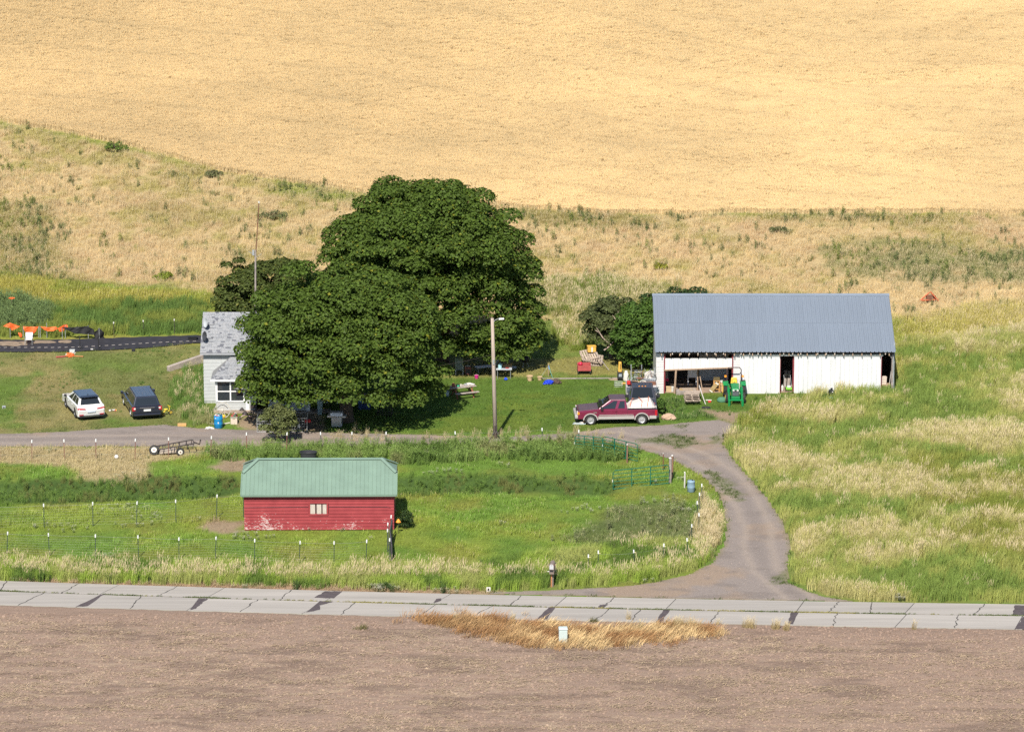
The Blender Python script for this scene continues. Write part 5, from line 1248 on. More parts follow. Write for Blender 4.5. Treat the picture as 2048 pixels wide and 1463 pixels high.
def pot(u, v, r, h, lab):
    t = thing('plant_pot', at(u, v), lab, 'plant pot'); MB().lathe([(r*.72,0), (r*.95,h*.86), (r*.86,h*.84), (r*.7,h*.5)], 16).build('pot', terra, t); MB().lathe([(r*.97,h*.84), (r*1.1,h*.86), (r*1.1,h), (r*.92,h), (r*.88,h*.8)], 16, cap=False).build('rim', terra, t)
    MB().lathe([(.01, h*.84), (r*.86, h*.83)], 12).build('soil', dirt, t)
pot(1059.5, 761, .21, .36, 'larger tan plant pot at the edge of the mown strip'); pot(1079.5, 760, .17, .26, 'smaller tan plant pot right of the larger pot')
# tripod with strings
g = at(1097, 752); t = thing('tripod_stand', g, 'slim post braced by blue and green cords beside the blue bundle', 'post')
MB().tube([(0,0,0), (0,0,.92)], .025, 6).build('post', raw_wood, t); MB().tube([(0,0,.75), (-.5,-.15,.02)], .009, 4).build('cord', mat('pale_cord', (.4,.42,.38), .7), t)
MB().tube([(.02,0,.8), (.16,-.3,.3), (.3,-.6,0)], .014, 4).build('cord', mat('blue_green_cord', (.08,.36,.32), .6), t); MB().tube([(.02,-.02,.78), (.04,-.05,.5)], .03, 5).build('cord_coil', mat('blue_cord', (.05,.20,.55), .6), t)
g = at(1101, 768); t = thing('tarp_bundle', g, 'bright blue crumpled tarp lying on the green lawn', 'tarp'); MB().blob((-.12,0,.14), .27, 3, .22, 3, (1.2,.9,.6), -.14).build('fold', mat('blue_tarp', (.012,.045,.52), .5, .12, 6), t); MB().blob((-.38,-.12,.06), .16, 2, .25, 4, (1,.8,.5), -.06).build('fold', MATS['blue_tarp'], t)
g = at(1111, 767); t = thing('brown_sack', g, 'brown lumpy sack slumped beside the bright blue tarp', 'sack'); MB().blob((.05,0,.15), .27, 3, .16, 5, (1.1,.9,.7), -.15).build('sack', mat('brown_cloth', (.075,.05,.038), .9, .2, 6), t); MB().blob((.28,-.02,.1), .15, 2, .2, 6, (1,.8,.7), -.1).build('fold', MATS['brown_cloth'], t)
# pathway edging board across the lawn
a, c = at(1085, 757.5), at(1240, 756.5); t = thing('edging_board', (a + c)/2, 'long low timber edging running across the back of the lawn', 'edging', math.atan2((c-a).y, (c-a).x)); L_ = (c-a).length/2; MB().box(-L_, L_, -.06, .06, 0, .06).build('board', grey_wood, t)
MB().box(L_-.8, L_+.3, -.5, .1, 0, .03).build('slab', mat('tan_slab', (.33,.24,.17), .9, .15, 3), t)

# picnic table with clutter
pr = mat('red_brown_stain', (.26,.085,.05), .8, .25, 5)
g = at(926, 792); t = thing('picnic_table', g, 'worn red brown picnic table at the edge of the maple shade', 'picnic table', R(24)); BLOCK.append((g.x, g.y, 1.1, 1.0, R(24)))
pt_top = mat('weathered_table_top', (.34,.29,.25), .9, .3, 6)
for k in range(5): MB().box(-.85, .85, -.36 + k*.148, -.36 + k*.148 + .135, .70, .735).build('table_board', pt_top, t)
for y in (-.75, .75): MB().box(-.85, .85, y-.12, y+.12, .40, .44).build('bench_board', pt_top, t)
for x in (-.6, .6):
    MB().box(x-.03, x+.03, -.85, .85, .33, .399).build('bench_bearer', pr, t)
    MB().box(x-.03, x+.03, -.36, .36, .64, .699).build('top_bearer', pr, t)
    for s in (-1, 1): MB().tube([(x+.07*s, s*.66, 0), (x+.07*s, s*.2, .7)], .045, 4).build('leg', pr, t)
tp = g + Vector((0,0,.737)); rot = Matrix.Rotation(R(24), 3, 'Z')
def ontable(x, y): return tp + rot @ Vector((x, y, 0))
t = thing('box', ontable(-.42, -.1), 'small black box with a green label on the picnic table', 'box', R(20)); MB().box(-.12,.12,-.09,.09,0,.18).build('body', blackp, t, bevel=.01); MB().box(-.08,.08,-.098,-.091,.04,.14).build('label_patch', mat('green_label', (.05,.5,.25), .5), t)
t = thing('clay_pot', ontable(-.7, 0), 'round reddish pot at the left end of the picnic table', 'pot'); MB().lathe([(.07,0), (.13,.1), (.11,.2), (.08,.22)], 14).build('body', mat('red_clay', (.40,.13,.08), .7, .15, 5), t, smooth=True); MB().lathe([(.085,.22), (.1,.24), (.07,.24)], 14).build('rim', MATS['red_clay'], t)
t = thing('cup', ontable(-.15, .02), 'cream cup on the middle of the picnic table', 'cup'); MB().lathe([(.05,0), (.065,.12), (.055,.12)], 12).build('body', whiter, t); MB().tube([(.06,0,.09), (.1,0,.07), (.06,0,.03)], .01, 5).build('handle', whiter, t)
for k, (x, y, r) in enumerate(((.5,.05,.17), (.68,-.08,.12), (.32,.12,.13))):
    t = thing('cloth_bundle', ontable(x, y), ['largest crumpled white cloth on the right half of the picnic table', 'small crumpled cloth at the right end of the picnic table', 'crumpled grey cloth near the middle of the picnic table'][k], 'cloth'); MB().blob((0,0,r*.35), r, 3, .2, 11+k, (1.2,1,.5), -r*.35).build('fold', (tarp_w, tarp_w, galv)[k], t)
t = thing('bucket', at(893, 792), 'pale round bucket lid leaning left of the picnic table in the shade', 'bucket'); MB().lathe([(.15,0), (.2,.34), (.18,.34), (.14,.05)], 16).build('body', mat('pale_blue_plastic', (.45,.52,.55), .5, .06, 5), t); MB().tube([(-.2,0,.33), (-.1,-.1,.42), (.1,-.1,.42), (.2,0,.33)], .008, 5).build('handle', galv, t)

# things in the shade under the big maple
def chair(u, v, rz, m, lab, h=1.05):
    t = thing('lawn_chair', at(u, v), lab, 'chair', rz); BLOCK.append((at(u,v).x, at(u,v).y, .4, .4, 0))
    for x in (-.25,.25):
        MB().tube([(x,-.25,0), (x,-.25,.62), (x,.2,.62)], .018, 5).build('leg', galv, t); MB().tube([(x,.25,0), (x,.2,.42), (x,.32,h)], .018, 5).build('leg', galv, t)
    MB().hexa([(-.24,-.24,.40), (.24,-.24,.40), (.24,.22,.38), (-.24,.22,.38)], [(-.24,-.24,.43), (.24,-.24,.43), (.24,.22,.41), (-.24,.22,.41)]).build('seat', m, t)
    MB().hexa([(-.24,.19,.44), (.24,.19,.44), (.24,.23,.44), (-.24,.23,.44)], [(-.24,.30,h), (.24,.30,h), (.24,.34,h), (-.24,.34,h)]).build('backrest', m, t)
    return t
chair(919, 749, R(175), mat('grey_mesh', (.16,.19,.21), .8, .1, 5), 'grey high backed lawn chair in the deep maple shade', 1.25)
def table(u, v, w, d, h, lab, rz=0):
    t = thing('folding_table', at(u, v), lab, 'table', rz); MB().box(-w/2,w/2,-d/2,d/2,h-.04,h).build('top', mat('table_grey', (.42,.44,.46), .5, .08, 4), t, bevel=.01)
    for x in (-w/2+.1, w/2-.1):
        for y in (-d/2+.08, d/2-.08): MB().tube([(x,y,0), (x,y,h-.04)], .018, 5).build('leg', galv, t)
    return t
g = at(1008, 756); table(1008, 756, 1.1, .6, .7, 'grey folding table under the big maple with a pale bucket on it')
t = thing('bucket', g + Vector((-.28, 0, .702)), 'pale turquoise bucket on the folding table under the maple', 'bucket'); MB().lathe([(.12,0), (.15,.32), (.135,.32), (.11,.04)], 16).build('body', mat('turquoise_plastic', (.38,.62,.68), .45, .06, 5), t); MB().tube([(-.15,0,.31), (-.07,-.08,.38), (.07,-.08,.38), (.15,0,.31)], .007, 5).build('handle', galv, t)
t = thing('rag', g + Vector((.2, 0, .702)), 'small red rag lying on the folding table under the maple', 'rag'); MB().blob((0,0,.03), .09, 2, .2, 8, (1.3,1,.4), -.03).build('fold', mat('red_rag', (.35,.05,.04), .9, .1, 5), t); MB().blob((.12,.02,.02), .05, 2, .2, 9, (1.3,1,.4), -.02).build('fold', MATS['red_rag'], t)
t = thing('cardboard_box', at(1013, 741), 'large open cardboard box in the shade behind the light pole', 'box', R(15)); MB().box(-.33,.33,-.25,.25,0,.5).build('body', MATS['cardboard'], t); MB().slab([(-.33,-.25,.5), (.33,-.25,.5), (.33,-.42,.6), (-.33,-.42,.6)], .012).build('flap', MATS['cardboard'], t)
t = thing('plastic_sheet', at(1024, 735), 'flat pale sheet lying in the shade right of the cardboard box', 'sheet', R(-6)); MB().box(-.32,.32,-.25,.25,0,.06).build('sheet', mat('pale_sheet', (.42,.45,.46), .6), t); MB().box(-.3,.0,-.2,.2,.06,.08).build('fold', MATS['pale_sheet'], t)
t = thing('patio_grill', at(1050, 735), 'black kettle grill with a pale lid handle in the maple shade', 'grill'); MB().lathe([(.06,.35), (.26,.45), (.3,.6), (.3,.66), (.2,.82), (.04,.88)], 16).build('bowl', blackp, t, smooth=True); MB().tube([(-.08,0,.87), (0,0,.95), (.08,0,.87)], .015, 5).build('handle', lamp_w, t)
for a in (0, 2.1, 4.2): MB().tube([(.12*math.cos(a), .12*math.sin(a), .45), (.3*math.cos(a), .3*math.sin(a), 0)], .018, 5).build('leg', galv, t)
t = thing('patio_lounge', at(973, 742), 'slatted grey patio lounger under a white sheet in the maple shade', 'lounger', R(20)); MB().hexa([(-.8,-.3,.32), (.5,-.3,.32), (.5,.3,.32), (-.8,.3,.32)], [(-.8,-.3,.37), (.5,-.3,.37), (.5,.3,.37), (-.8,.3,.37)]).build('bed', MATS['table_grey'], t); MB().slab([(.5,-.3,.35), (.9,-.3,.85), (.9,.3,.85), (.5,.3,.35)], .03).build('backrest', MATS['table_grey'], t)
for x in (-.7,.4):
    for y in (-.25,.25): MB().tube([(x,y,0), (x,y,.33)], .02, 5).build('leg', galv, t)
t = thing('toy_kitchen', at(936, 748), 'reddish brown toy stove with a white dish on top in the maple shade', 'toy'); MB().box(-.22,.22,-.15,.15,0,.55).build('body', mat('red_brown_plastic', (.22,.07,.06), .6, .1, 5), t, bevel=.02); MB().box(-.16,.16,-.165,-.151,.1,.38).build('door', mat('dark_door', (.05,.045,.045), .6), t); MB().lathe([(.09,.55), (.16,.6), (.15,.6)], 14).build('dish', whiter, t)
t = thing('toy_pail', at(953, 757), 'small magenta pail on the ground in the maple shade', 'pail'); MB().lathe([(.11,0), (.15,.26), (.13,.26), (.1,.03)], 14).build('body', mat('magenta_plastic', (.5,.02,.2), .5), t); MB().tube([(-.15,0,.25), (0,-.1,.34), (.15,0,.25)], .01, 5).build('handle', lamp_w, t)
t = thing('toy_block', at(1011.5, 760), 'small bright blue toy lying at the shade edge by the folding table', 'toy'); MB().blob((0,0,.08), .1, 2, .1, 3, (1.3,1,.8), -.08).build('body', mat('bright_blue', (.01,.06,.6), .5), t); MB().box(-.05,.05,-.03,.03,.12,.2).build('knob', MATS['bright_blue'], t)

# ------------------------------------------------------------------ by the house
g = at(437, 855); t = thing('barrel', g, 'bright blue plastic barrel filled with rubbish at the edge of the gravel lane', 'barrel'); BLOCK.append((g.x, g.y, .45, .45, 0))
blueb = mat('blue_barrel_plastic', (.008,.19,.42), .4, .06, 3)
MB().lathe([(.25,0), (.285,.04), (.29,.28), (.30,.30), (.29,.32), (.29,.58), (.30,.60), (.29,.62), (.285,.84), (.265,.86), (.25,.80)], 24, cap=False).build('body', blueb, t, smooth=True); MB().lathe([(.01,.76), (.26,.77)], 20).build('fill', blackp, t)
MB().box(-.03,.05,-.298,-.285,.36,.46).build('sticker', lamp_w, t); MB().box(-.2,-.13,-.27,-.25,.68,.75).build('sticker', lamp_w, t)
rr = random.Random(3)
for k in range(6): MB().blob((rr.uniform(-.16,.16), rr.uniform(-.14,.14), .83), .09, 2, .3, k, (1.2,1,.6)).build('rubbish', [redc, lamp_w, galv, whiter, redc, blackp][k], t)
# iron wagon wheel
g = at(445, 836); t = thing('wagon_wheel', g, 'big pale iron wagon wheel leaning against the front of the farmhouse', 'wheel'); t.rotation_euler = (R(-12), 0, 0); BLOCK.append((g.x, g.y, .6, .25, 0))
wm = mat('pale_iron', (.50,.46,.40), .7, .15, 6)
MB().tube([(.52*math.cos(a*math.pi/16), 0, .54 + .52*math.sin(a*math.pi/16)) for a in range(32)], .022, 6, closed=True).build('rim', wm, t)
MB().lathe([(.07,-.1), (.09,-.05), (.09,.05), (.07,.1)], 12, Matrix.Translation((0,0,.54)) @ Matrix.Rotation(R(90),4,'X')).build('hub', wm, t)
for k in range(12): a = k*math.pi/6; MB().tube([(.08*math.cos(a),0,.54+.08*math.sin(a)), (.51*math.cos(a),0,.54+.51*math.sin(a))], .014, 5).build('spoke', wm, t)
MB().tube([(.38*math.cos(a*math.pi/16), -.03, .52 + .36*math.sin(a*math.pi/16)) for a in range(2, 14)], .02, 5).build('inner_band', blackm, t)
t = thing('ball', at(448, 834) + Vector((0,-.2,0)), 'yellow ball lying at the foot of the wagon wheel', 'ball'); MB().blob((0,0,.12), .12, 3, 0).build('shell', mat('yellow_ball', (.72,.42,.03), .4, .05, 4), t, smooth=True); MB().lathe([(.121,-.004),(.121,.004)], 18, Matrix.Translation((0,0,.12)), cap=False).build('seam', lamp_o, t)
g = at(468, 848); t = thing('planter_box', g, 'cream wooden planter box with plants beside the blue barrel', 'planter', R(0)); BLOCK.append((g.x, g.y+.3, .4, .6, 0))
crm = mat('cream_paint', (.56,.47,.39), .7, .08, 4); brn = mat('brown_side', (.22,.12,.08), .8, .2, 5)
MB().box(-.22,.22,-.02,0,0,.46).build('front_panel', crm, t); MB().box(-.22,.22,.0,.7,0,.44).build('body', brn, t); MB().box(-.25,.25,-.05,.03,.46,.5).build('rim', mat('sage_trim', (.25,.32,.26), .7), t); MB().box(-.2,.2,.04,.66,.44,.5).build('soil', redc, t)
MB().box(-.09,.09,-.03,-.021,.36,.39).build('handle', brn, t)
for k in range(5): MB().blob((rr.uniform(-.15,.15), rr.uniform(.1,.6), .56), .09, 2, .35, 20+k).build('plant', [blackp, mat('grey_green_leaf', (.10,.14,.09), .8), lamp_w, redc, MATS['grey_green_leaf']][k], t)
def bowl(u, v, s, lab):
    t = thing('iron_kettle', at(u, v), lab, 'kettle'); MB().lathe([(.06*s,0), (.2*s,.05*s), (.19*s,.12*s), (.08*s,.24*s), (.02,.26*s)], 14).build('body', blackm, t, smooth=True); MB().tube([(-.06*s,0,.25*s), (0,0,.33*s), (.06*s,0,.25*s)], .012, 5).build('handle', blackm, t)
bowl(484, 823, 1.0, 'dark iron kettle higher on the porch step'); bowl(490, 829, 1.0, 'dark iron kettle lower on the path before the step')
t = thing('scooter', at(491, 838), 'child scooter with a pink arched handle lying on the path', 'scooter', R(8)); MB().tube([(-.35,0,.12), (-.2,0,.25), (0,0,.3), (.2,0,.26), (.32,0,.16)], .022, 5).build('handle', mat('pale_pink', (.6,.38,.45), .5), t); flatwheel(t, Vector((.36,0,.12)), .12, .05, Matrix.Rotation(R(80),4,'X'), blackp); flatwheel(t, Vector((-.38,0,.12)), .1, .05, Matrix.Rotation(R(80),4,'X'), MATS['green_label'])
t = thing('plant_stand', at(506, 824), 'dark square plant stand with a flowering pot beside the porch door', 'plant stand'); MB().box(-.17,.17,-.15,.15,.3,.5).build('tray', blackm, t); 
for x in (-.15,.15):
    for y in (-.12,.12): MB().tube([(x,y,0),(x,y,.3)], .014, 5).build('leg', blackm, t)
for k in range(4): MB().blob((rr.uniform(-.12,.12), rr.uniform(-.1,.1), .58), .08, 2, .35, 30+k).build('plant', MATS['grey_green_leaf'], t)
for dx, lab in ((-.5, 'pale bent plank lying left of the blue barrel'), (.45, 'pale flat plank lying behind the blue barrel')):
    t = thing('plank', at(437, 850) + Vector((dx, .3, 0)), lab, 'plank', R(-30 if dx < 0 else 38)); MB().box(-.35,.35,-.06,.06,.02,.06).build('board', whiter, t); MB().box(-.35,-.28,-.06,.06,.06,.14).build('cleat', whiter, t)
t = thing('white_rag', at(418, 858), 'crumpled white rag on the grass left of the blue barrel', 'rag'); MB().blob((0,0,.07), .2, 3, .35, 12, (1.2,.8,.45), -.07).build('fold', tarp_w, t); MB().blob((.2,.02,.04), .12, 2, .3, 13, (1.3,.8,.4), -.04).build('fold', tarp_w, t)
t = thing('cardboard_box', at(364, 851), 'flat tan cardboard box lying on the lane edge behind the minivan', 'box', R(4)); MB().box(-.29,.29,-.2,.2,0,.14).build('body', mat('fresh_cardboard', (.50,.30,.11), .8, .08, 4), t, bevel=.01); MB().box(-.29,.29,-.012,.012,.14,.146).build('tape', terra, t)
t = thing('yellow_tricycle', at(333, 830), 'bright yellow child trike half hidden behind the dark minivan', 'tricycle', R(30)); MB().tube([(-.3,0,.2), (0,0,.35), (.3,0,.22)], .04, 6).tube([(.25,0,.2), (.2,0,.6)], .025, 5).tube([(.2,-.2,.62), (.2,.2,.62)], .025, 5).build('frame', mat('toy_yellow', (.72,.55,.05), .45), t)
for c in ((.32,0,.17), (-.32,-.2,.13), (-.32,.2,.13)): flatwheel(t, Vector(c), c[2], .07, Matrix.Rotation(R(90),4,'X'), MATS['toy_yellow'])
MB().blob((-.05,0,.42), .13, 2, .05, 1, (1.2,1,.4)).build('seat', MATS['toy_yellow'], t)
t = thing('toy_pile', at(225, 822), 'small heap of pale toys on the lawn between the two parked cars', 'toys')
for k in range(6): MB().blob((rr.uniform(-.25,.25), rr.uniform(-.1,.1), .06), .07, 2, .3, 40+k).build('toy', [lamp_w, MATS['grey_green_leaf'], tarp_w, redc, lamp_w, yp][k], t)
for u, v, lab in ((233, 917, 'white ball on the dry grass below the gravel lane'), ):
    t = thing('ball', at(u, v), lab, 'ball'); MB().blob((0,0,.13), .14, 3, 0).build('shell', mat('white_ball', (.7,.68,.68), .5, .04, 4), t, smooth=True); MB().lathe([(.141,-.004),(.141,.004)], 18, Matrix.Translation((0,0,.13)) @ Matrix.Rotation(R(40),4,'Y'), cap=False).build('seam', galv, t)
# grill
g = at(674, 853); t = thing('barbecue_grill', g, 'silver gas barbecue grill standing in front of the maple trunk', 'grill', R(-4)); BLOCK.append((g.x, g.y, .8, .5, 0))
ss_ = mat('stainless_steel', (.50,.50,.51), .35, .08, 5, metal=.5)
MB().box(-.34,.34,-.25,.25,.06,.68).build('cabinet', ss_, t, bevel=.015); MB().box(-.31,.31,-.265,-.251,.1,.6).build('door', ss_, t)
MB().box(-.62,.62,-.28,.26,.69,.82).build('control_panel', ss_, t, bevel=.015); MB().prism([(-.26,.82), (-.22,1.0), (.0,1.1), (.22,1.0), (.26,.82)], -.40, .40, 'x').build('lid', ss_, t)
for k in range(5): MB().lathe([(.035,0), (.03,.03)], 10, Matrix.Translation((-.3+k*.15,-.285,.755)) @ Matrix.Rotation(R(90),4,'X')).build('knob', blackp, t)
MB().tube([(-.3,-.3,.93), (.3,-.3,.93)], .014, 6).build('handle', blackp, t)
for x in (-.3,.3):
    for y in (-.2,.2): MB().lathe([(.05,0),(.05,.06)], 8, Matrix.Translation((x,y,0))).build('caster', blackp, t)
# tall slim bin by the porch, rack, kennel, bicycle frame cage by the lane
g = at(640, 829); t = thing('tall_bin', g, 'tall slim pale grey bin standing beside the closed porch', 'bin'); MB().hexa([(-.13,-.12,0), (.13,-.12,0), (.13,.12,0), (-.13,.12,0)], [(-.18,-.15,.95), (.18,-.15,.95), (.18,.15,.95), (-.18,.15,.95)]).build('body', mat('bin_grey', (.34,.43,.43), .6, .08, 4), t, bevel=.02); MB().prism([(-.19,.955), (-.17,1.05), (.0,1.12), (.17,1.05), (.19,.955)], -.17, .17).build('lid', MATS['bin_grey'], t)
g = at(652, 812); t = thing('hose_reel', g, 'yellow coiled hose hanging on the dark wall right of the tall bin', 'hose'); 
MB().tube([(.16*math.cos(a*math.pi/8), 0, .55+.16*math.sin(a*math.pi/8)) for a in range(16)], .035, 6, closed=True).build('coil', yp, t); MB().tube([(0,.03,0), (0,.03,.75)], .025, 5).build('post', blackm, t)
def cage(u, v, w, d, h, lab, name, cat, m, nb=8, rz=0):
    g = at(u, v); t = thing(name, g, lab, cat, rz); BLOCK.append((g.x, g.y, w/2+.1, d/2+.1, rz))
    for x in (-w/2, w/2):
        for y in (-d/2, d/2): MB().tube([(x,y,0), (x,y,h)], .022, 5).build('post', m, t)
    for z in (.03, h): MB().tube([(-w/2,-d/2,z), (w/2,-d/2,z), (w/2,d/2,z), (-w/2,d/2,z)], .02, 5, closed=True).build('rail', m, t)
    b = MB()
    for k in range(1, nb): x = -w/2 + w*k/nb; b.tube([(x,-d/2,.03), (x,-d/2,h)], .007, 4); b.tube([(x,d/2,.03), (x,d/2,h)], .007, 4)
    for k in range(1, 5): z = h*k/5; b.tube([(-w/2,-d/2,z), (w/2,-d/2,z), (w/2,d/2,z), (-w/2,d/2,z)], .005, 4, closed=True)
    tag(b.build('wire_mesh', m, t), kind='stuff'); return t
cage(565, 858, 3.3, 1.5, .95, 'low grey wire pen half hidden behind the olive bush at the lane', 'wire_pen', 'pen', galv, 20, R(1))
cage(770, 828, .95, .75, .9, 'black wire kennel in the shade right of the front maple trunk', 'kennel', 'kennel', blackm, 8, R(-6))
t = thing('red_cooler', at(616, 856), 'red box on a dark stand inside the wire pen by the lane', 'cooler'); MB().box(-.2,.2,-.14,.14,.42,.6).build('body', mat('bright_red_plastic', (.55,.03,.03), .5, .06, 4), t, bevel=.02); MB().box(-.19,.19,-.13,.13,0,.42).build('stand', blackm, t)
t = thing('office_chair', at(598, 856), 'dark chair frame inside the wire pen by the lane', 'chair'); MB().tube([(-.2,-.2,0),(-.2,-.2,.7),(.2,-.2,.7),(.2,-.2,0)], .02, 5).tube([(-.2,.2,0),(-.2,.2,.7),(.2,.2,.7),(.2,.2,0)], .02, 5).build('frame', blackm, t); MB().box(-.2,.2,-.2,.2,.4,.45).build('seat', blackp, t); MB().box(-.08,.06,-.22,-.2,.1,.32).build('tag', lamp_w, t)
t = thing('blue_cabinet', at(729, 817), 'dark blue cooler with pale panels in the shade behind the maple trunk', 'cooler'); MB().box(-.4,.4,-.3,.3,0,1.0).build('body', mat('navy_panel', (.02,.045,.14), .6), t, bevel=.02); MB().box(-.36,.0,-.315,-.301,.55,.82).build('panel', mat('sky_panel', (.22,.42,.62), .6), t); MB().box(.05,.36,-.315,-.301,.60,.85).build('panel', MATS['sky_panel'], t)
t = thing('garden_chair', at(535, 848), 'dark stacked garden chair behind the left of the olive bush', 'chair'); MB().hexa([(-.22,-.2,.35),(.22,-.2,.35),(.22,.2,.35),(-.22,.2,.35)], [(-.22,-.2,.42),(.22,-.2,.42),(.22,.2,.42),(-.22,.2,.42)]).build('seat', blackp, t); MB().box(-.22,.22,.18,.22,.42,.95).build('backrest', MATS['slate_panel'], t)
for x in (-.18,.18):
    for y in (-.16,.16): MB().tube([(x,y,0),(x,y,.36)], .02, 5).build('leg', blackp, t)
# white figurine seen against the porch window
t = thing('garden_statue', at(553, 829), 'small white garden ornament standing before the porch window', 'statue'); MB().lathe([(.2,0), (.2,.45), (.1,.5)], 12).build('pedestal', blackm, t); MB().lathe([(.11,.5), (.15,.7), (.12,.95), (.06,1.02)], 12).build('body', lamp_w, t, smooth=True); MB().blob((.02,0,1.12), .11, 2, .06).build('head', lamp_w, t, smooth=True); MB().slab([(.03,0,1.15), (.14,0,1.4), (.07,0,1.2)], .03).build('ear', lamp_w, t)

# ------------------------------------------------------------------ garden strip on the left
tarp_b = mat('black_landscape_fabric', (.028,.027,.032), .75, .25, 2, bump=.3, spec=.3)
gt = []
for (u, vt, vb) in ((-700,675,712), (-300,674,706), (0,680,704.5), (60,681,705), (150,680,704), (250,676,699.5), (330,674,694), (400,672,687), (415,671,685)):
    gt.append((at(u, vt), at(u, vb)))
b = MB(); n = len(gt); NS = 8; rr = random.Random(2); VV = []
for i in range((n-1)*8 + 1):
    k, f = min(i//8, n-2), (i - min(i//8, n-2)*8)/8
    a, c = gt[k][0].lerp(gt[k+1][0], f), gt[k][1].lerp(gt[k+1][1], f)
    for j in range(NS+1): p = a.lerp(c, j/NS); VV.append((p.x, p.y, hz(p.x,p.y) + .04 + rr.uniform(0,.05)))
b.add(VV, [(i*(NS+1)+j, (i+1)*(NS+1)+j, (i+1)*(NS+1)+j+1, i*(NS+1)+j+1) for i in range((n-1)*8) for j in range(NS)])
gc = Vector((at(200,690).x, at(200,690).y, 0)); b.v = [tuple(Vector(v) - gc) for v in b.v]
t = thing('garden_bed', gc, 'long strip of black weed fabric laid along the back of the left lawn', 'garden bed'); b.build('weed_fabric', tarp_b, t, smooth=True)
rope = MB(); 
for k in range(34):
    u = -60 + k*13.5; v = 700 - 3.0*ss(100, 400, u)*4.2 - 2.5
    a, c = at(u, v - .2) - gc, at(u + 6.5, v - .6) - gc; rope.tube([a + Vector((0,0,.09)), c + Vector((0,0,.09))], .022, 4)
tag(rope.build('edge_stitch', mat('pale_tape', (.30,.27,.25), .8), t), kind='stuff')
ds = mat('drifted_soil', (.22,.165,.115), .95, .2, 4)
for i, (u, v, rx) in enumerate(((12,686,.9), (70,685,1.4), (130,684,.5), (25,690,1.0))): 
    p = at(u, v) - gc; MB().blob((p.x, p.y, p.z + .05), 1, 2, .2, i, (rx, .45, .05)).build('soil_drift', ds, t)
orange = mat('orange_mesh', (.78,.135,.03), .6, .12, 5); blackcl = mat('black_shade_cloth', (.02,.02,.021), .85, .25, 5)
def cloth_sheet(name, P, y, m, lab, cat, depth=.1, seed=0, posts=()):
    """draped sheet hung in the plane y, outline in photo pixels, bulging by depth"""
    pts = [Vector((fx(u, v, y), y, fz(v, y))) for u, v in P]; c = sum(pts, Vector())/len(pts); base = Vector((c.x, y, hz(c.x, y)))
    t = thing(name, base, lab, cat); rr = random.Random(seed); bm = bmesh.new()
    vs = [bm.verts.new(p - base) for p in pts]; f = bm.faces.new(vs); bmesh.ops.triangulate(bm, faces=[f])
    bmesh.ops.subdivide_edges(bm, edges=bm.edges, cuts=2, use_grid_fill=True); bmesh.ops.subdivide_edges(bm, edges=bm.edges, cuts=1, use_grid_fill=True)
    for w in bm.verts: w.co.y += depth*(.8*math.sin(w.co.x*5.3 + w.co.z*2.2 + seed) + .5*math.sin(w.co.x*9 - w.co.z*7)) + rr.uniform(-.02,.02)
    me = bpy.data.meshes.new('cloth'); bm.to_mesh(me); bm.free(); me.materials.append(m)
    o = bpy.data.objects.new('cloth', me); COL.objects.link(o); o.parent = t; s = o.modifiers.new('thickness', 'SOLIDIFY'); s.thickness = .012
    for u, v in posts:
        zz = fz(v, y); x = fx(u, v, y); MB().tube([(x-base.x, .06, hz(x,y)-base.z-.05), (x-base.x, .06, zz-base.z)], .022, 5).build('post', galv, t)
    return t
YO = at(50, 676).y
cloth_sheet('orange_netting', [(6,652), (20,645), (40,652), (30,657), (24,661), (20,656)], YO, orange, 'leftmost orange netting draped over a slim pole by the garden strip', 'netting', .08, 1, [(19.5,645)])
cloth_sheet('orange_netting', [(45.5,653), (77,652.5), (70,665), (64,667.5), (52,667), (48,660)], YO, orange, 'broad orange netting sheet hanging right behind the white chair', 'netting', .09, 2, [(46,653), (77,653)])
cloth_sheet('orange_netting', [(80,653), (97,654), (112,653), (116,658), (107,661), (95,662), (90,660)], YO, orange, 'sagging orange netting right of the broad sheet', 'netting', .07, 3, [(80,653), (93,646)])
cloth_sheet('orange_netting', [(116,655.5), (122,652), (128,649), (134,649.5), (136,655), (130,657), (126,662), (119,663)], YO - .1, orange, 'twisted orange netting where the black cloth begins', 'netting', .08, 4, [(130,649)])
cloth_sheet('orange_netting', [(36,664.5), (42,665), (44,670), (43,675), (39,672)], YO, orange, 'small orange scrap low in the grass left of the white chair', 'netting', .04, 5, [])
cloth_sheet('shade_cloth', [(123,654.5), (168,653), (176,651.5), (181,655.5), (187,658), (190,668), (175,669), (150,666), (133,660)], YO - .3, blackcl, 'long black shade cloth slung between posts above the garden strip', 'shade cloth', .10, 6, [(176,651), (124,655)])
cloth_sheet('shade_cloth', [(186,658), (189,664), (193,662), (198,656.5), (205,660), (209,664), (207,675), (201,679), (192,678), (188,671)], YO - .35, blackcl, 'bunched black shade cloth hanging at the end of the row', 'shade cloth', .16, 7, [(198,656)])
def tpost(u, v, h, label):
    p = at(u, v); t = thing('marker_stake', p, label, 'stake'); MB().tube([(0,0,-.1), (0,0,h)], .025, 5).build('stake', blackm, t); MB().box(-.035,.035,-.035,.035,h,h+.12).build('cap', lamp_w, t)
for u, v, h in ((228,674,1.0), (287,669,.95), (349,668,1.0)): tpost(u, v, h, {228: 'thin stake nearest the black cloth behind the garden strip', 287: 'middle thin stake behind the garden strip', 349: 'thin stake nearest the house behind the garden strip'}[u])
for u in (161, 198):
    pass
p1, p2 = at(160, 699), at(197.5, 699)
t = thing('hitch_stand', (p1+p2)/2, 'black two post stand on a flat base at the front of the garden strip', 'stand', math.atan2((p2-p1).y, (p2-p1).x)); L2 = (p2-p1).length/2
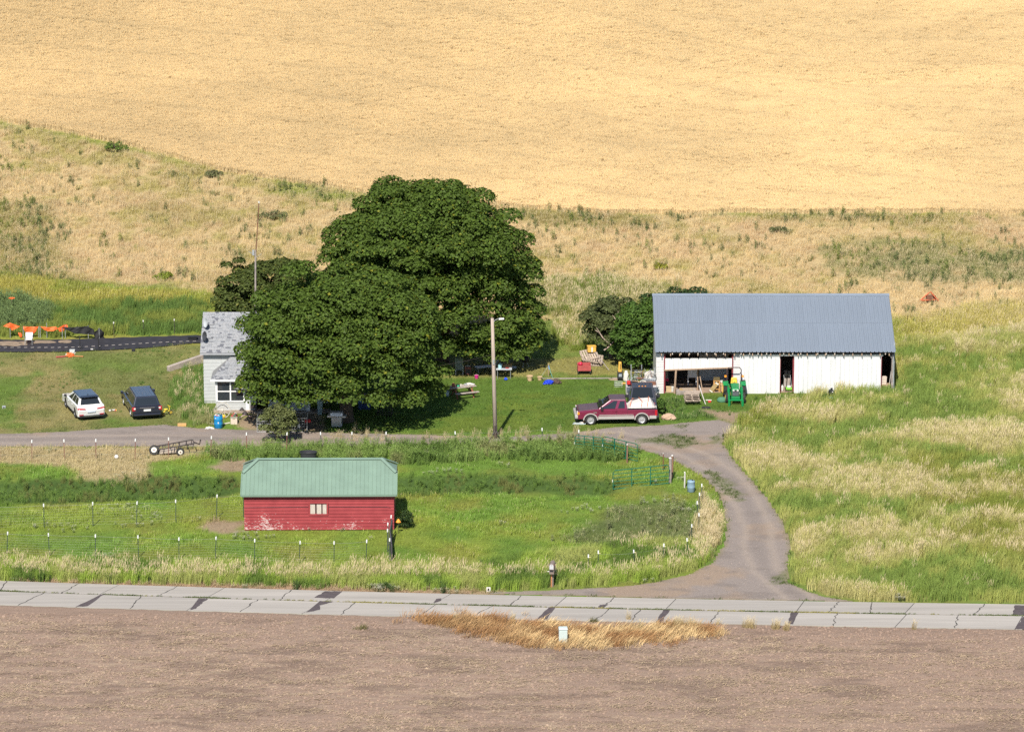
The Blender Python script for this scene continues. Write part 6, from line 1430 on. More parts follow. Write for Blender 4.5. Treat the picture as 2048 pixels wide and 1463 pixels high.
for s in (-1,1):
    MB().tube([(s*L2,0,.06), (s*L2,0,1.0)], .035, 6).build('post', blackp, t); MB().tube([(s*L2+.02,0,.08), (s*L2+.22,0,.32)], .02, 5).build('brace', blackp, t); MB().box(s*L2-.2,s*L2+.2,-.14,.14,.06,.1).build('foot', blackp, t)
MB().box(-L2-.2,L2+.2,-.16,.16,.03,.065).build('base', blackp, t); MB().box(.1,.28,-.17,-.158,.05,.12).build('label_plate', lamp_w, t)
wc = chair(58, 689, R(0), mat('white_plastic', (.66,.65,.62), .5, .05, 4), 'white plastic garden chair standing on the black weed fabric', .82)
t = thing('box', at(144.5, 705), 'grey white box at the front edge of the garden strip', 'box'); MB().box(-.18,.18,-.12,.12,0,.2).build('body', mat('grey_white_plastic', (.52,.54,.52), .6, .06, 5), t, bevel=.015); MB().box(-.19,.19,-.13,.13,.2,.22).build('lid', MATS['grey_white_plastic'], t)
t = thing('box', at(267, 702), 'small black box on the lawn edge right of the stand', 'box'); MB().box(-.12,.12,-.1,.1,0,.2).build('body', blackp, t, bevel=.015); MB().box(-.07,.07,-.03,.03,.2,.23).build('handle', blackp, t)
t = thing('storage_tote', at(385, 680), 'black storage tote on the weed fabric near the house', 'tote', R(5)); MB().hexa([(-.26,-.16,0),(.26,-.16,0),(.26,.16,0),(-.26,.16,0)], [(-.32,-.2,.26),(.32,-.2,.26),(.32,.2,.26),(-.32,.2,.26)]).build('body', blackp, t, bevel=.02); MB().box(-.35,.35,-.23,.23,.26,.31).build('lid', blackp, t)
t = thing('orange_bag', at(140, 713), 'orange bag with spilled sticks on the left lawn below the garden strip', 'bag'); MB().blob((0,0,.12), .25, 3, .2, 9, (1.1,.8,.7), -.12).build('bag', orange, t); MB().tube([(.2,0,.05),(.95,-.15,.05)], .05, 5).build('stick', mat('orange_brown', (.38,.17,.06), .8), t); MB().tube([(-.3,-.1,.05),(-.95,-.3,.05)], .05, 5).build('stick', redc, t); MB().tube([(.2,.05,.08),(.4,.1,.3)], .02, 5).build('stick', tarp_w, t); MB().blob((-.22,.06,.12), .1, 2, .3, 4).build('rag', tarp_w, t)
t = thing('cloth_scrap', at(24, 620), 'tiny orange scrap caught in the grey weeds at the left edge', 'scrap'); MB().blob((0,0,.9), .14, 2, .3, 9, (1.6,.6,.5)).build('fold', orange, t); MB().tube([(0,0,0),(0,0,.9)], .015, 4).build('stalk', raw_wood, t)
t = thing('concrete_block', at(8, 816), 'pale grey block lying on the left lawn at the frame edge', 'block'); MB().box(-.12,.12,-.1,.1,0,.16).build('body', galv, t, bevel=.01); MB().box(-.06,.06,-.105,-.099,.04,.12).build('hollow', blackp, t)

# ------------------------------------------------------------------ objects at the barn front and drive
bk = lambda u, v: at(u, v)
g = Vector((bx_(1434), YB + .35, .06)); t = thing('bar_stool', g, 'tall wooden stool carrying a tool tray at the mouth of the barn bay', 'stool'); stw = mat('varnished_pine', (.52,.28,.10), .6, .15, 5)
for x in (-.18,.18):
    for y in (-.16,.16): MB().box(x-.03,x+.03,y-.03,y+.03,0,.78).build('leg', stw, t)
for y in (-.16,.16): MB().box(-.15,.15,y-.02,y+.02,.16,.21).build('stretcher', stw, t)
MB().box(-.22,.22,-.2,.2,.5,.62).build('apron', stw, t); MB().box(-.22,.22,-.2,.2,.76,.80).build('seat', stw, t)
t = thing('tool_tray', g + Vector((0,0,.80)), 'dark brown tray of tools on top of the wooden stool', 'tray'); MB().box(-.21,.21,-.17,.17,0,.15).build('body', mat('olive_brown', (.10,.075,.03), .8), t, bevel=.01); MB().box(-.21,.21,-.02,.02,.15,.2).build('handle', MATS['olive_brown'], t)
g = Vector((bx_(1447.5), YB + .25, .06)); t = thing('drum', g, 'tan cardboard drum with a white lid beside the wooden stool', 'drum'); MB().lathe([(.21,0), (.22,.05), (.22,.68), (.21,.7)], 20).build('body', mat('tan_drum', (.47,.29,.15), .7, .06, 3), t, smooth=True); MB().lathe([(.235,.69), (.235,.76), (.02,.77)], 20).build('lid', lamp_w, t); MB().lathe([(.225,.42), (.225,.45)], 20, cap=False).build('band', brn, t)
g = Vector((bx_(1421), YB + .2, .06)); t = thing('carton_tube', g, 'long tan carton leaning against the wooden stool', 'carton'); t.rotation_euler = (0, R(38), 0); MB().box(-.12,.12,-.1,.1,.02,.85).build('body', mat('tan_board', (.36,.26,.12)), t, bevel=.01); MB().box(-.125,.125,-.105,.105,.05,.13).build('tape', lamp_w, t); MB().box(-.125,.125,-.105,.105,.72,.80).build('tape', lamp_w, t)
for u, w, h, m, lab, z in ((1338, .35, .3, terra, 'tan box on the floor at the left of the barn bay', 0), (1345, .24, .34, lamp_w, 'white bucket right of the tan box in the barn bay', 0)):
    g = Vector((bx_(u), YB + .3, .06)); t = thing('tan_box' if u == 1338 else 'bucket', g, lab, 'box' if u == 1338 else 'bucket')
    if u == 1338: MB().box(-w/2,w/2,-.15,.15,0,h).build('body', m, t); MB().box(-w/2-.01,w/2+.01,-.16,.16,h,h+.04).build('lid', m, t)
    else: MB().lathe([(.11,0), (.15,h), (.135,h), (.1,.05)], 16).build('body', m, t); MB().tube([(-.15,0,h), (0,-.12,h+.05), (.15,0,h)], .008, 5).build('handle', galv, t)
t = thing('work_shirt', Vector((bx_(1334), YB + .9, 1.25)), 'dull cloth with a red hem hanging left in the barn bay', 'cloth'); MB().hexa([(-.16,-.03,-.42),(.14,-.03,-.42),(.14,.03,-.42),(-.16,.03,-.42)], [(-.08,-.04,.1),(.08,-.04,.1),(.08,.04,.1),(-.08,.04,.1)]).build('cloth', mat('dull_cloth', (.22,.19,.17), .9), t); MB().box(-.12,.15,-.04,.04,-.62,-.42).build('hem', mat('pink_red', (.45,.02,.08), .8), t)
# black grass bits, boulder
g = at(1336, 838); t = thing('boulder', g, 'pale tan boulder lying in the grass behind the maroon pickup', 'boulder'); MB().blob((0,0,.14), .42, 3, .10, 21, (1.1,.7,.62), -.14).build('rock', mat('tan_rock', (.42,.29,.20), .9, .15, 3, bump=.6), t); MB().blob((.3,-.08,.08), .24, 2, .14, 22, (1,.8,.6), -.08).build('rock', MATS['tan_rock'], t); BLOCK.append((g.x, g.y, .5, .35, 0))
t = thing('rubber_mat', at(1412, 815), 'black rubber mat lying on the grass left of the tractor', 'mat'); MB().lathe([(.3,0), (.32,.03), (.25,.045)], 18).build('mat', rubber, t); MB().lathe([(.1,.045),(.09,.06)], 10).build('hub', rubber, t)
t = thing('sprayer', at(1418, 804), 'small red and white engine part lying left of the tractor', 'machine part'); MB().box(-.06,.14,-.1,.1,0,.14).build('tank', MATS['red_plastic'], t, bevel=.02); MB().box(-.22,.18,-.04,.04,.14,.18).build('bar', lamp_w, t)
t = thing('green_tarp', at(1444, 803), 'low dull green tarp mound left of the tractor front wheel', 'tarp'); MB().blob((0,0,.1), .3, 3, .08, 7, (1.2,.8,.8), -.1).build('tarp', mat('dull_green_tarp', (.06,.17,.10), .8), t, smooth=True); MB().blob((.22,-.1,.05), .14, 2, .1, 8, (1,.8,.6), -.05).build('fold', MATS['dull_green_tarp'], t)
# mower and jug in the door gap, boxes at the right end, bag by the door
lime = mat('lime_green_plastic', (.20,.52,.05), .5, .06, 4)
g = Vector((bx_(1579), YB + .55, .06)); t = thing('lawn_mower', g, 'lime green push mower with a silver handle in the gap between barn doors', 'lawn mower', R(0)); MB().box(-.2,.22,-.25,.25,.1,.22).build('deck', lime, t, bevel=.03); MB().box(-.12,.14,-.15,.15,.22,.34).build('engine', MATS['grey_white_plastic'], t, bevel=.03); MB().tube([(-.22,.2,.2), (-.3,.85,.9), (.14,.85,.9), (.2,.2,.2)], .02, 6).build('handle', galv, t)
for x in (-.22,.24):
    for y in (-.22,.22): flatwheel(t, Vector((x,y,.09)), .09, .05, Matrix.Rotation(R(90),4,'Y'), galv)
g = Vector((bx_(1566), YB + .5, .06)); t = thing('white_jug', g, 'white jug on the floor at the left of the mower', 'jug'); MB().lathe([(.08,0), (.1,.08), (.1,.28), (.04,.36), (.04,.4)], 14).build('body', lamp_w, t); MB().lathe([(.045,.4),(.045,.43)], 10).build('cap', galv, t)
t = thing('leaning_boards', Vector((bx_(1575), YB + 1.5, .06)), 'dim grey boards leaning deep in the gap between barn doors', 'boards'); 
for k in range(2): MB().slab([(-.16+.24*k,0,0), (.02+.24*k,0,0), (.10+.24*k,.3,1.1), (-.08+.24*k,.3,1.1)], .03).build('board', grey_wood, t)
g = Vector((bx_(1769.5), YB + .45, .06)); t = thing('wooden_bench', g, 'rough wooden bench in the open right end of the barn', 'bench'); MB().box(-.32,.42,-.25,.25,.42,.5).build('top', raw_wood, t); 
for x in (-.26,.34): MB().box(x-.05,x+.05,-.2,.2,0,.42).build('leg', raw_wood, t)
for k in range(3):
    t = thing('white_box', g + Vector((-.05,0,.502 + k*.17)), ['lowest white box of the stack on the rough bench', 'middle white box of the stack on the rough bench', 'topmost white box of the stack on the rough bench'][k], 'box', R(4*k), 'white boxes stacked on the rough bench'); MB().box(-.21,.21,-.16,.16,0,.15).build('body', crm, t, bevel=.008); MB().box(-.22,.22,-.17,.17,.145,.165).build('lid', crm, t)
t = thing('pole', Vector((bx_(1780), YB + .3, .06)), 'pale pole leaning in the open right end of the barn', 'pole'); MB().tube([(-.05,0,0), (.12,.15,1.35)], .022, 5).build('shaft', MATS['pale_stick'], t); MB().tube([(.12,.15,1.35),(.125,.155,1.4)], .026, 5).build('tip', galv, t)
g = at(1662, 792); BLOCK.append((g.x, g.y - .6, .45, .9, 0)); t = thing('rubbish_bag', g, 'black rubbish bag in the weeds before the closed barn doors', 'bag'); MB().blob((0,0,.24), .25, 3, .15, 31, (.9,.8,1.1), -.24).build('bag', mat('black_bag', (.02,.022,.026), .3, .2, 6), t); MB().blob((.03,0,.52), .08, 2, .2, 5).build('knot', MATS['black_bag'], t)
t = thing('plastic_scrap', at(1658, 796), 'pale blue plastic scrap in the grass below the black bag', 'scrap'); MB().blob((0,0,.04), .14, 2, .3, 6, (1.4,.6,.4), -.04).build('fold', mat('pale_blue_scrap', (.25,.5,.62), .5), t); MB().blob((.15,0,.03), .08, 2, .3, 7, (1.4,.6,.4), -.03).build('fold', MATS['pale_blue_scrap'], t)
t = thing('pump_jack', at(1164, 848), 'grey rag heap with an orange cone by the pickup front bumper', 'rags'); MB().blob((-.2,0,.05), .2, 2, .25, 5, (2.2,.8,.4), -.05).build('rag', mat('grey_rag', (.32,.37,.37), .8), t); MB().blob((-.05,0,.1), .14, 2, .25, 6, (1,.8,.8), -.1).build('rag', tarp_w, t); MB().lathe([(.09,0), (.02,.3)], 10, Matrix.Translation((.12,.05,0))).build('cone', lamp_o, t)
# far red implement on the meadow
g = at(1858, 606); t = thing('farm_implement', g, 'orange red rusty implement lying in the dry meadow right of the barn', 'farm implement', R(15)); orr = mat('orange_red_paint', (.48,.12,.05), .7, .2, 5)
MB().tube([(-.7,0,.25), (.0,.1,.75), (.1,0,.85), (.7,-.1,.15)], .06, 5).build('frame', orr, t); MB().tube([(-.75,-.2,.3), (.75,.1,.2)], .06, 5).build('beam', orr, t); flatwheel(t, Vector((.35,.1,.3)), .28, .1, Matrix.Rotation(R(75),4,'X'), rust); MB().box(-.2,.25,-.1,.15,.3,.6).build('gearbox', rust, t)

# ------------------------------------------------------------------ light pole, wire, mast
g = at(991, 876); t = thing('light_pole', g, 'weathered wooden light pole with a lamp arm beside the gravel drive', 'light pole'); pole_w = mat('pole_wood', (.36,.29,.24), .9, .2, 2, stretch=(6,6,.4))
ztop = fz(636, g.y); xtop = fx(984.5, 636, g.y) - g.x
MB().tube([(0,0,-.3), (xtop*.5,0,ztop*.5), (xtop,0,ztop)], [.145,.125,.10], 12).build('pole', pole_w, t, smooth=True)
MB().tube([(xtop,0,ztop-.42), (xtop+.18,-.02,ztop-.12), (xtop+.42,-.04,ztop-.02), (xtop+.62,-.05,ztop-.0)], .022, 6).build('arm', galv, t)
MB().hexa([(xtop+.42,-.16,ztop-.09), (xtop+.78,-.14,ztop-.07), (xtop+.78,.04,ztop-.07), (xtop+.42,.06,ztop-.09)], [(xtop+.46,-.12,ztop+.02), (xtop+.76,-.1,ztop+.03), (xtop+.76,.0,ztop+.03), (xtop+.46,.02,ztop+.02)]).build('lamp_head', lamp_w, t, bevel=.02)
for s in (-1,1): MB().tube([(s*.02,-.1,.55), (s*.34,-.3,.05)], .045, 5).build('foot_brace', blackm, t)
MB().box(xtop*.6-.05, xtop*.6+.05, -.16, -.12, ztop*.62, ztop*.66).build('tag', galv, t)
MB().box(-.06,.02,-.22,-.17,.62,.9).build('meter_box', blackm, t)
polep = g + Vector((xtop, 0, ztop)); hp = Vector((hx1 - 1.0, YH + .2, HEz + .3))
wp = []
for k in range(15): s = k/14; q = (g + Vector((xtop*.78, 0, ztop*.70))).lerp(hp + Vector((0,0,-1.2)), s); q.z -= .7*4*s*(1-s); wp.append(q - g)
t = thing('overhead_wire', g, 'slack dark overhead wire from the light pole into the front maple', 'wire'); MB().tube(wp, .012, 4).build('cable', blackm, t); MB().tube([wp[0], wp[0] + Vector((.12,0,.02))], .04, 5).build('insulator', lamp_w, t)
ym = YH + hd + 3.0; x0, x1 = fx(508, 560, ym), fx(518, 403, ym); zb = hz(x0, ym); zm, zt = fz(500, ym), fz(403, ym)
t = thing('antenna_mast', Vector((x0, ym, zb)), 'tall thin rusty antenna mast rising behind the left tree', 'mast'); xm = fx(511, 500, ym)
MB().tube([(0,0,0), (xm-x0,0,zm-zb)], .065, 6).build('lower_mast', grey_wood, t); MB().tube([(xm-x0-.0,0,zm-zb-.6), (x1-x0,0,zt-zb)], .034, 6).build('rod', rust, t); MB().lathe([(.05,0),(.05,.14)], 8, Matrix.Translation((x1-x0,0,zt-zb-.12))).build('tip', lamp_w, t)
MB().box(xm-x0-.22, xm-x0-.08, -.14, .0, zm-zb-.35, zm-zb+.02).build('sensor_box', galv, t)
for dz, dx in ((-.1,-.5), (-.3,.42), (-.2,-.42)): MB().tube([(xm-x0,0,zm-zb+dz-.25), (xm-x0+dx,-.1,zm-zb+dz+.05)], .014, 4).build('element', galv, t)

# ------------------------------------------------------------------ mailbox, pedestal, drum, trough
g = at(1104, 1173); t = thing('mailbox', g, 'brown plastic roadside mailbox with a red flag on a post', 'mailbox', R(-8)); BLOCK.append((g.x, g.y-.1, .35, .4, 0)); mbp = mat('mailbox_brown', (.20,.155,.13), .6, .08, 4)
MB().box(-.08,.08,.02,.24,-.1,.85).build('post', mbp, t); MB().box(-.065,-.0,-.03,.02,.0,.78).build('inner_post', mat('orange_wood', (.40,.17,.07), .8, .2, 6), t)
MB().prism([(-.14,.84), (.14,.84), (.14,1.12), (-.14,1.12)], -.22, .42, 'y').build('newspaper_box', mbp, t, bevel=.01); MB().box(-.11,.11,-.228,-.221,.98,1.09).build('paper_slot', blackp, t)
MB().prism([(-.15,1.125), (.15,1.125), (.15,1.38), (.11,1.46), (.05,1.50), (-.05,1.50), (-.11,1.46), (-.15,1.38)], -.24, .42, 'y').build('box', mbp, t)
MB().prism([(-.115,1.15), (.115,1.15), (.115,1.36), (.08,1.42), (.03,1.45), (-.03,1.45), (-.08,1.42), (-.115,1.36)], -.258, -.241, 'y').build('door', mat('mailbox_door', (.46,.46,.47), .5, .06, 5), t)
MB().box(-.03,.03,-.275,-.259,1.38,1.4).build('handle', mbp, t); MB().slab([(.156,-.1,1.30), (.156,-.02,1.38), (.156,.06,1.38), (.156,-.02,1.30)], .012).build('flag', lamp_r, t)
MB().box(-.24,-.14,-.2,-.17,.98,1.02).build('reflector', lamp_w, t); MB().box(.146,.152,.05,.25,1.16,1.28).build('number_plate', mat('dull_plate', (.36,.36,.36), .5), t)
g = at(1126, 1290); t = thing('utility_pedestal', g, 'pale grey green utility pedestal standing in the dead brown weeds', 'utility box', R(3)); BLOCK.append((g.x, g.y, .2, .18, 0)); upm = mat('pedestal_paint', (.45,.52,.50), .55, .05, 3)
MB().box(-.235,.235,-.2,.2,-.2,.98).build('body', upm, t, bevel=.02); MB().hexa([(-.26,-.23,.98),(.26,-.23,.98),(.26,.23,.98),(-.26,.23,.98)], [(-.24,-.2,1.07),(.24,-.2,1.07),(.24,.2,1.07),(-.24,.2,1.07)]).build('cap', upm, t, bevel=.015); MB().lathe([(.09,0),(.08,.05)], 12, Matrix.Translation((.235,0,.45)) @ Matrix.Rotation(R(90),4,'Y')).build('lock', blackp, t); MB().box(-.2,.2,-.207,-.2,.1,.9).build('door', upm, t)
g = at(977, 1182); t = thing('drain_marker', g, 'small white square marker at the gravel edge of the road', 'marker'); MB().box(-.12,.12,-.03,.03,.0,.05).box(-.12,-.05,-.03,.03,.05,.2).box(.05,.12,-.03,.03,.05,.2).box(-.12,.12,-.03,.03,.2,.26).build('frame', lamp_w, t); MB().box(-.05,.05,-.01,.01,.06,.2).build('hole', blackp, t)
g = at(617, 921); t = thing('stock_trough', g, 'black oval stock trough on the grass behind the red shed', 'trough'); BLOCK.append((g.x, g.y, .7, .5, 0))
def oval(prof, sx, sy): 
    m = MB().lathe(prof, 28, Matrix.Diagonal((sx, sy, 1, 1)), cap=False); return m
oval([(.44,.0), (.50,.55), (.54,.57), (.54,.62), (.48,.62), (.42,.1), (.0,.1)], 1.06, .75).build('tank', mat('trough_plastic', (.035,.036,.042), .45, .1, 5), t, smooth=False); oval([(.0,.44),(.46,.44)], 1.05, .74).build('water', mat('trough_water', (.16,.15,.14), .1, .1, 2), t)
g = at(1382, 983); t = thing('drum', g, 'grey blue plastic drum in the tall grass by the drive', 'drum'); MB().lathe([(.20,0), (.24,.04), (.24,.3), (.25,.32), (.24,.34), (.24,.64), (.25,.66), (.22,.74), (.02,.75)], 18).build('body', mat('grey_blue_plastic', (.20,.29,.36), .5, .1, 3), t, smooth=True); MB().lathe([(.05,.75),(.05,.78)], 8, Matrix.Translation((.1,0,0))).build('bung', blackp, t); BLOCK.append((g.x, g.y, .3, .3, 0))

# ------------------------------------------------------------------ gates
gg = mat('gate_green', (.010,.115,.07), .45, .08, 5)
def gate(a, c, h, lab, bars=5, z0=.12, sway=0):
    """tube gate between two ground points"""
    d = c - a; L = math.hypot(d.x, d.y); t = thing('tube_gate', a, lab, 'gate', math.atan2(d.y, d.x)); sl = d.z / L
    P = lambda x, z: (x, 0, z + sl*x)
    MB().tube([P(0,z0), P(0,h-.12), P(.12,h), P(L-.12,h), P(L,h-.12), P(L,z0), P(.0,z0)], .028, 7).build('frame', gg, t)
    for k in range(1, bars): z = z0 + (h-z0)*k/bars; MB().tube([P(0,z), P(L,z)], .02, 6).build('bar', gg, t)
    for k in (1, 2): x = L*k/3; MB().box(x-.025, x+.025, -.035, .035, z0+sl*x, h+sl*x).build('stay', gg, t)
    MB().box(-.06,-.02,-.02,.02,h*.5-.08,h*.5+.08).build('latch', lamp_w, t)
    return t
gate(at(1226, 981), at(1338, 969), 1.32, 'green tube gate with five bars standing open below the driveway')
gate(at(1150, 902), at(1205, 908), 1.1, 'green tube gate sunk in weeds, left of the pair along the driveway')
gate(at(1206, 909), at(1275, 925), 1.25, 'green tube gate right of the pair along the driveway')
def wpost(u, v, h, r, lab, m=grey_wood):
    p = at(u, v); t = thing('gate_post', p, lab, 'post'); MB().tube([(0,0,-.1), (.02,0,h)], r, 8).build('post', m, t); MB().lathe([(r*1.05,h), (r*.6,h+.06)], 8).build('cap', lamp_w, t)
wpost(1340, 966, 1.65, .09, 'tall grey gate post at the hinge end of the open green gate'); wpost(1344, 955, 1.45, .07, 'darker post just behind the tall grey gate post', brn); wpost(1326, 940, 1.1, .03, 'thin rusty post with a pale cap behind the open gate', rust)
wpost(1254, 925, 1.2, .05, 'brown post at the right end of the driveway gate pair', brn); wpost(1369, 975, 1.0, .05, 'short weathered white post beside the grey blue drum', MATS['pale_stick'])

# ------------------------------------------------------------------ wire fences on T posts
tgreen = mat('t_post_green', (.035,.055,.035), .7, .15, 6); trust = mat('t_post_rust', (.17,.075,.055), .8, .2, 6); wirem = mat('fence_wire', (.20,.21,.19), .5, .1, 5, metal=.3); capm = mat('white_cap', (.70,.70,.68), .5, .04, 5)
post_me, cap_me = {}, None
def fence(pix, h, label, m, wires, mesh=False, top_white=True, insul=False):
    pts = [at(u, v) for u, v in pix]; c = sum(pts, Vector())/len(pts); t = thing('wire_fence', c, label, 'fence')
    key = (m.name, h)
    if key not in post_me:
        post_me[key] = (MB().box(-.024,.024,-.006,.006,-.2,h).box(-.006,.006,.006,.04,-.2,h).mesh('post', m), MB().box(-.035,.035,-.03,.05,h-.10,h+.09).mesh('cap', capm), MB().box(.03,.13,-.015,.015,h-.09,h-.06).mesh('insulator', mat('yellow_insulator', (.66,.56,.28), .5)))
    pm, cm, im = post_me[key]; rr = random.Random(len(pix)); tops = []
    for p in pts:
        o = bpy.data.objects.new('post', pm); COL.objects.link(o); o.parent = t; o.location = p - c; o.rotation_euler = (R(rr.gauss(0,1.2)), R(rr.gauss(0,1.8)), rr.uniform(-.3,.3))
        q = bpy.data.objects.new('cap', cm); COL.objects.link(q); q.parent = o
        if insul: q = bpy.data.objects.new('insulator', im); COL.objects.link(q); q.parent = o
    for f in wires:
        L = []
        for i in range(len(pts)-1):
            for k in range(4): s = k/4; w = pts[i].lerp(pts[i+1], s); L.append(w - c + Vector((0,-.03,h*f - .05*4*s*(1-s))))
        L.append(pts[-1] - c + Vector((0,-.03,h*f))); MB().tube(L, .004 if f < .97 else .006, 4).build('wire', wirem, t)
    if mesh:
        b = MB()
        for i in range(len(pts)-1):
            n = max(3, int((pts[i+1]-pts[i]).length/.30))
            for k in range(n): w = pts[i].lerp(pts[i+1], k/n) - c; b.tube([w + Vector((0,-.035,.05)), w + Vector((0,-.035,h*.8))], .0018, 3)
            for z in (.1,.22,.34,.46,.58,.7,.8): b.tube([pts[i]-c+Vector((0,-.035,h*z)), pts[i+1]-c+Vector((0,-.035,h*z))], .0018, 3)
        tag(b.build('wire_mesh', wirem, t), kind='stuff')
    return t
fence([(-190,921), (-125,921), (-62,921), (0,920), (64,920), (129,919), (192,918), (270,918), (337,915), (421,912), (493,905), (573,905)], 1.28, 'fence of rusty posts with white caps along the gravel lane', trust, (.95, .6, .3))
fence([(643,894), (704,894), (772,894), (911,893), (1085,886), (1158,890)], .95, 'fence of short posts hidden in weeds below the lane, toward the drive', tgreen, (.95,))
fence([(-100,1060), (-8,1058), (88.5,1055), (186,1052), (273,1050), (352,1047), (433,1037), (487,1034)], 1.45, 'wire fence of green posts running into the left end of the red shed', tgreen, (.99,), mesh=True)
fence([(-170,1112), (-75,1110), (14,1108), (99,1111), (191,1113), (277,1115), (358,1119), (431,1118), (509,1122), (598,1126), (668,1127), (732,1124)], 1.32, 'front wire fence of green posts along the roadside grass', tgreen, (.99,), mesh=True)
fence([(779,1122), (775,1103), (777,1090), (781,1075)], 1.35, 'short fence with black sheeting at the right front corner of the shed', tgreen, (.99,), mesh=True)
t = list(COL.objects)[-1]
f5 = [o for o in COL.objects if o.get('label', '').startswith('short fence with black')][0]; c5 = Vector(f5.location)
pz = [at(783,1122), at(779,1098), at(784,1076)]
for i in range(2):
    a, c = pz[i] - c5, pz[i+1] - c5; MB().hexa([a, a+Vector((.05,0,0)), c+Vector((.05,0,0)), c], [a+Vector((0,0,1.0+.2*i)), a+Vector((.05,0,1.0+.2*i)), c+Vector((.05,0,1.2)), c+Vector((0,0,1.2))]).build('sheeting', mat('black_sheeting', (.07,.065,.075), .7, .3, 8), f5)
fence([(1376,1120), (1383,1092), (1397,1070), (1395,1045), (1400,1028), (1404,1010)], 1.3, 'line of dark posts with white caps along the left edge of the drive', tgreen, (.97,), insul=True)
fence([(1176,1150), (1196,1142), (1268,1140), (1326,1128)], 1.2, 'few capped posts lost in the grass near the mailbox', tgreen, (.9,), insul=True)
# lantern-like orange object at the shed end
g = at(797, 1066); t = thing('orange_lamp', g, 'orange cone shaped feeder on a thin rod at the shed end', 'feeder'); MB().lathe([(.16,.72), (.09,.84), (.03,.92)], 12).build('cone', lamp_o, t); MB().tube([(0,0,0),(0,0,.73)], .012, 5).build('rod', blackm, t)
g = at(816, 1050); t = thing('black_tub', g, 'small black tub in the grass right of the red shed', 'tub'); MB().lathe([(.14,0),(.18,.3),(.165,.3),(.13,.04)], 14).build('body', blackp, t); MB().tube([(-.18,0,.29),(0,-.1,.36),(.18,0,.29)], .008, 4).build('handle', galv, t)
# ------------------------------------------------------------------ trees
def leaf_mat(name, col, col2, transl=.22, rough=.6):
    m = bpy.data.materials.new(name); m.use_nodes = True
    nt = m.node_tree; n = nt.nodes; l = nt.links; b = n['Principled BSDF']; b.inputs['Roughness'].default_value = rough; b.inputs['Specular IOR Level'].default_value = .22
    g = n.new('ShaderNodeNewGeometry'); r = n.new('ShaderNodeValToRGB'); e = r.color_ramp.elements
    e[0].position = 0; e[0].color = (*[c*.7 for c in col], 1); e[1].position = .75; e[1].color = (*col, 1); k = e.new(.96); k.color = (*[c*1.25 for c in col], 1); k = e.new(1.0); k.color = (*col2, 1)
    l.new(g.outputs['Random Per Island'], r.inputs[0]); l.new(r.outputs[0], b.inputs['Base Color'])
    t = n.new('ShaderNodeBsdfTranslucent'); l.new(r.outputs[0], t.inputs[0]); ms = n.new('ShaderNodeMixShader'); ms.inputs[0].default_value = transl
    l.new(b.outputs[0], ms.inputs[1]); l.new(t.outputs[0], ms.inputs[2]); l.new(ms.outputs[0], n['Material Output'].inputs[0])
    return m
bark = mat('bark', (.10,.07,.05), .95, .3, 6, bump=.6, stretch=(3,3,.6)); grey_bark = mat('grey_bark', (.24,.185,.15), .95, .3, 6, bump=.5)
maple_leaf = leaf_mat('maple_leaf', (.080,.128,.018), (.22,.22,.02), .3); olive_leaf = leaf_mat('olive_leaf', (.085,.105,.036), (.12,.11,.03)); bush_leaf = leaf_mat('bush_leaf', (.066,.125,.020), (.10,.14,.02)); dark_leaf = leaf_mat('dark_leaf', (.034,.062,.016), (.11,.13,.02))
def crown_mesh(lobes, n, size, seed, inner=.12):
    """leaves spread over the lobes (c, r, flat): outer shells dense, a thinner inside"""
    g = np.random.default_rng(seed); C = np.array([l[0] for l in lobes]); Rr = np.array([l[1] for l in lobes]); Fl = np.array([l[2] for l in lobes])
    w = Rr**2; w = w / w.sum(); k = g.choice(len(lobes), n, p=w)
    d = g.normal(size=(n, 3)); d /= np.linalg.norm(d, axis=1)[:, None]; low = d[:, 2] < -.25; d[low, 2] *= -.6
    d /= np.linalg.norm(d, axis=1)[:, None]
    rad = np.where(g.random(n) < inner, g.random(n)**.5, 1 - .22*g.random(n)**1.5)
    twig = np.where(g.random(n) < .10, 1.0 + .38*g.random(n)**1.6, 1.0)
    off = d * (Rr[k]*rad*twig)[:, None]; off[:, 2] *= Fl[k]; P = C[k] + off
    P[:, 2] -= .05 * rad
    nr = d * .85 + np.array([0, 0, .45]) + g.normal(size=(n, 3)) * .40; nr /= np.linalg.norm(nr, axis=1)[:, None]
    a = np.cross(nr, g.normal(size=(n, 3))); a /= np.linalg.norm(a, axis=1)[:, None]; b = np.cross(nr, a)
    s = size * g.uniform(.5, 1.45, n)[:, None]
    droop = nr * s * .18
    V = np.stack([P - a*s*.5 - droop, P + b*s*.42, P + a*s*.55 - droop, P - b*s*.42], 1).reshape(-1, 3)
    return V, np.arange(4*n).reshape(-1, 4)
def shell_lobes(c, rad, n, r0, r1, seed, low=-.6, flat=.84, fill=.3, pw=1.0, skirt=None):
    """lobe centres over an egg shaped crown"""
    rr = random.Random(seed); L = []; i = 0
    while len(L) < n and i < n*30:
        i += 1; z = rr.uniform(low, 1); a = rr.uniform(0, 6.283); q = math.sqrt(max(0, 1 - z*z)); k = rr.uniform(.78, 1.0) if rr.random() > fill else rr.uniform(.35, .8)
        r = rr.uniform(r0, r1); bump = 1 + .05*math.sin(3*a + seed) + .05*math.sin(5*a + 2*seed + 4*z)
        p = Vector((c[0] + rad[0]*q*math.cos(a)*k*bump, c[1] + rad[1]*q*math.sin(a)*k*bump, c[2] + rad[2]*z*k))
        if all((p - m[0]).length > .45*(r + m[1]) for m in L): L.append((p, r, flat*rr.uniform(.8, 1.2)))
    return L
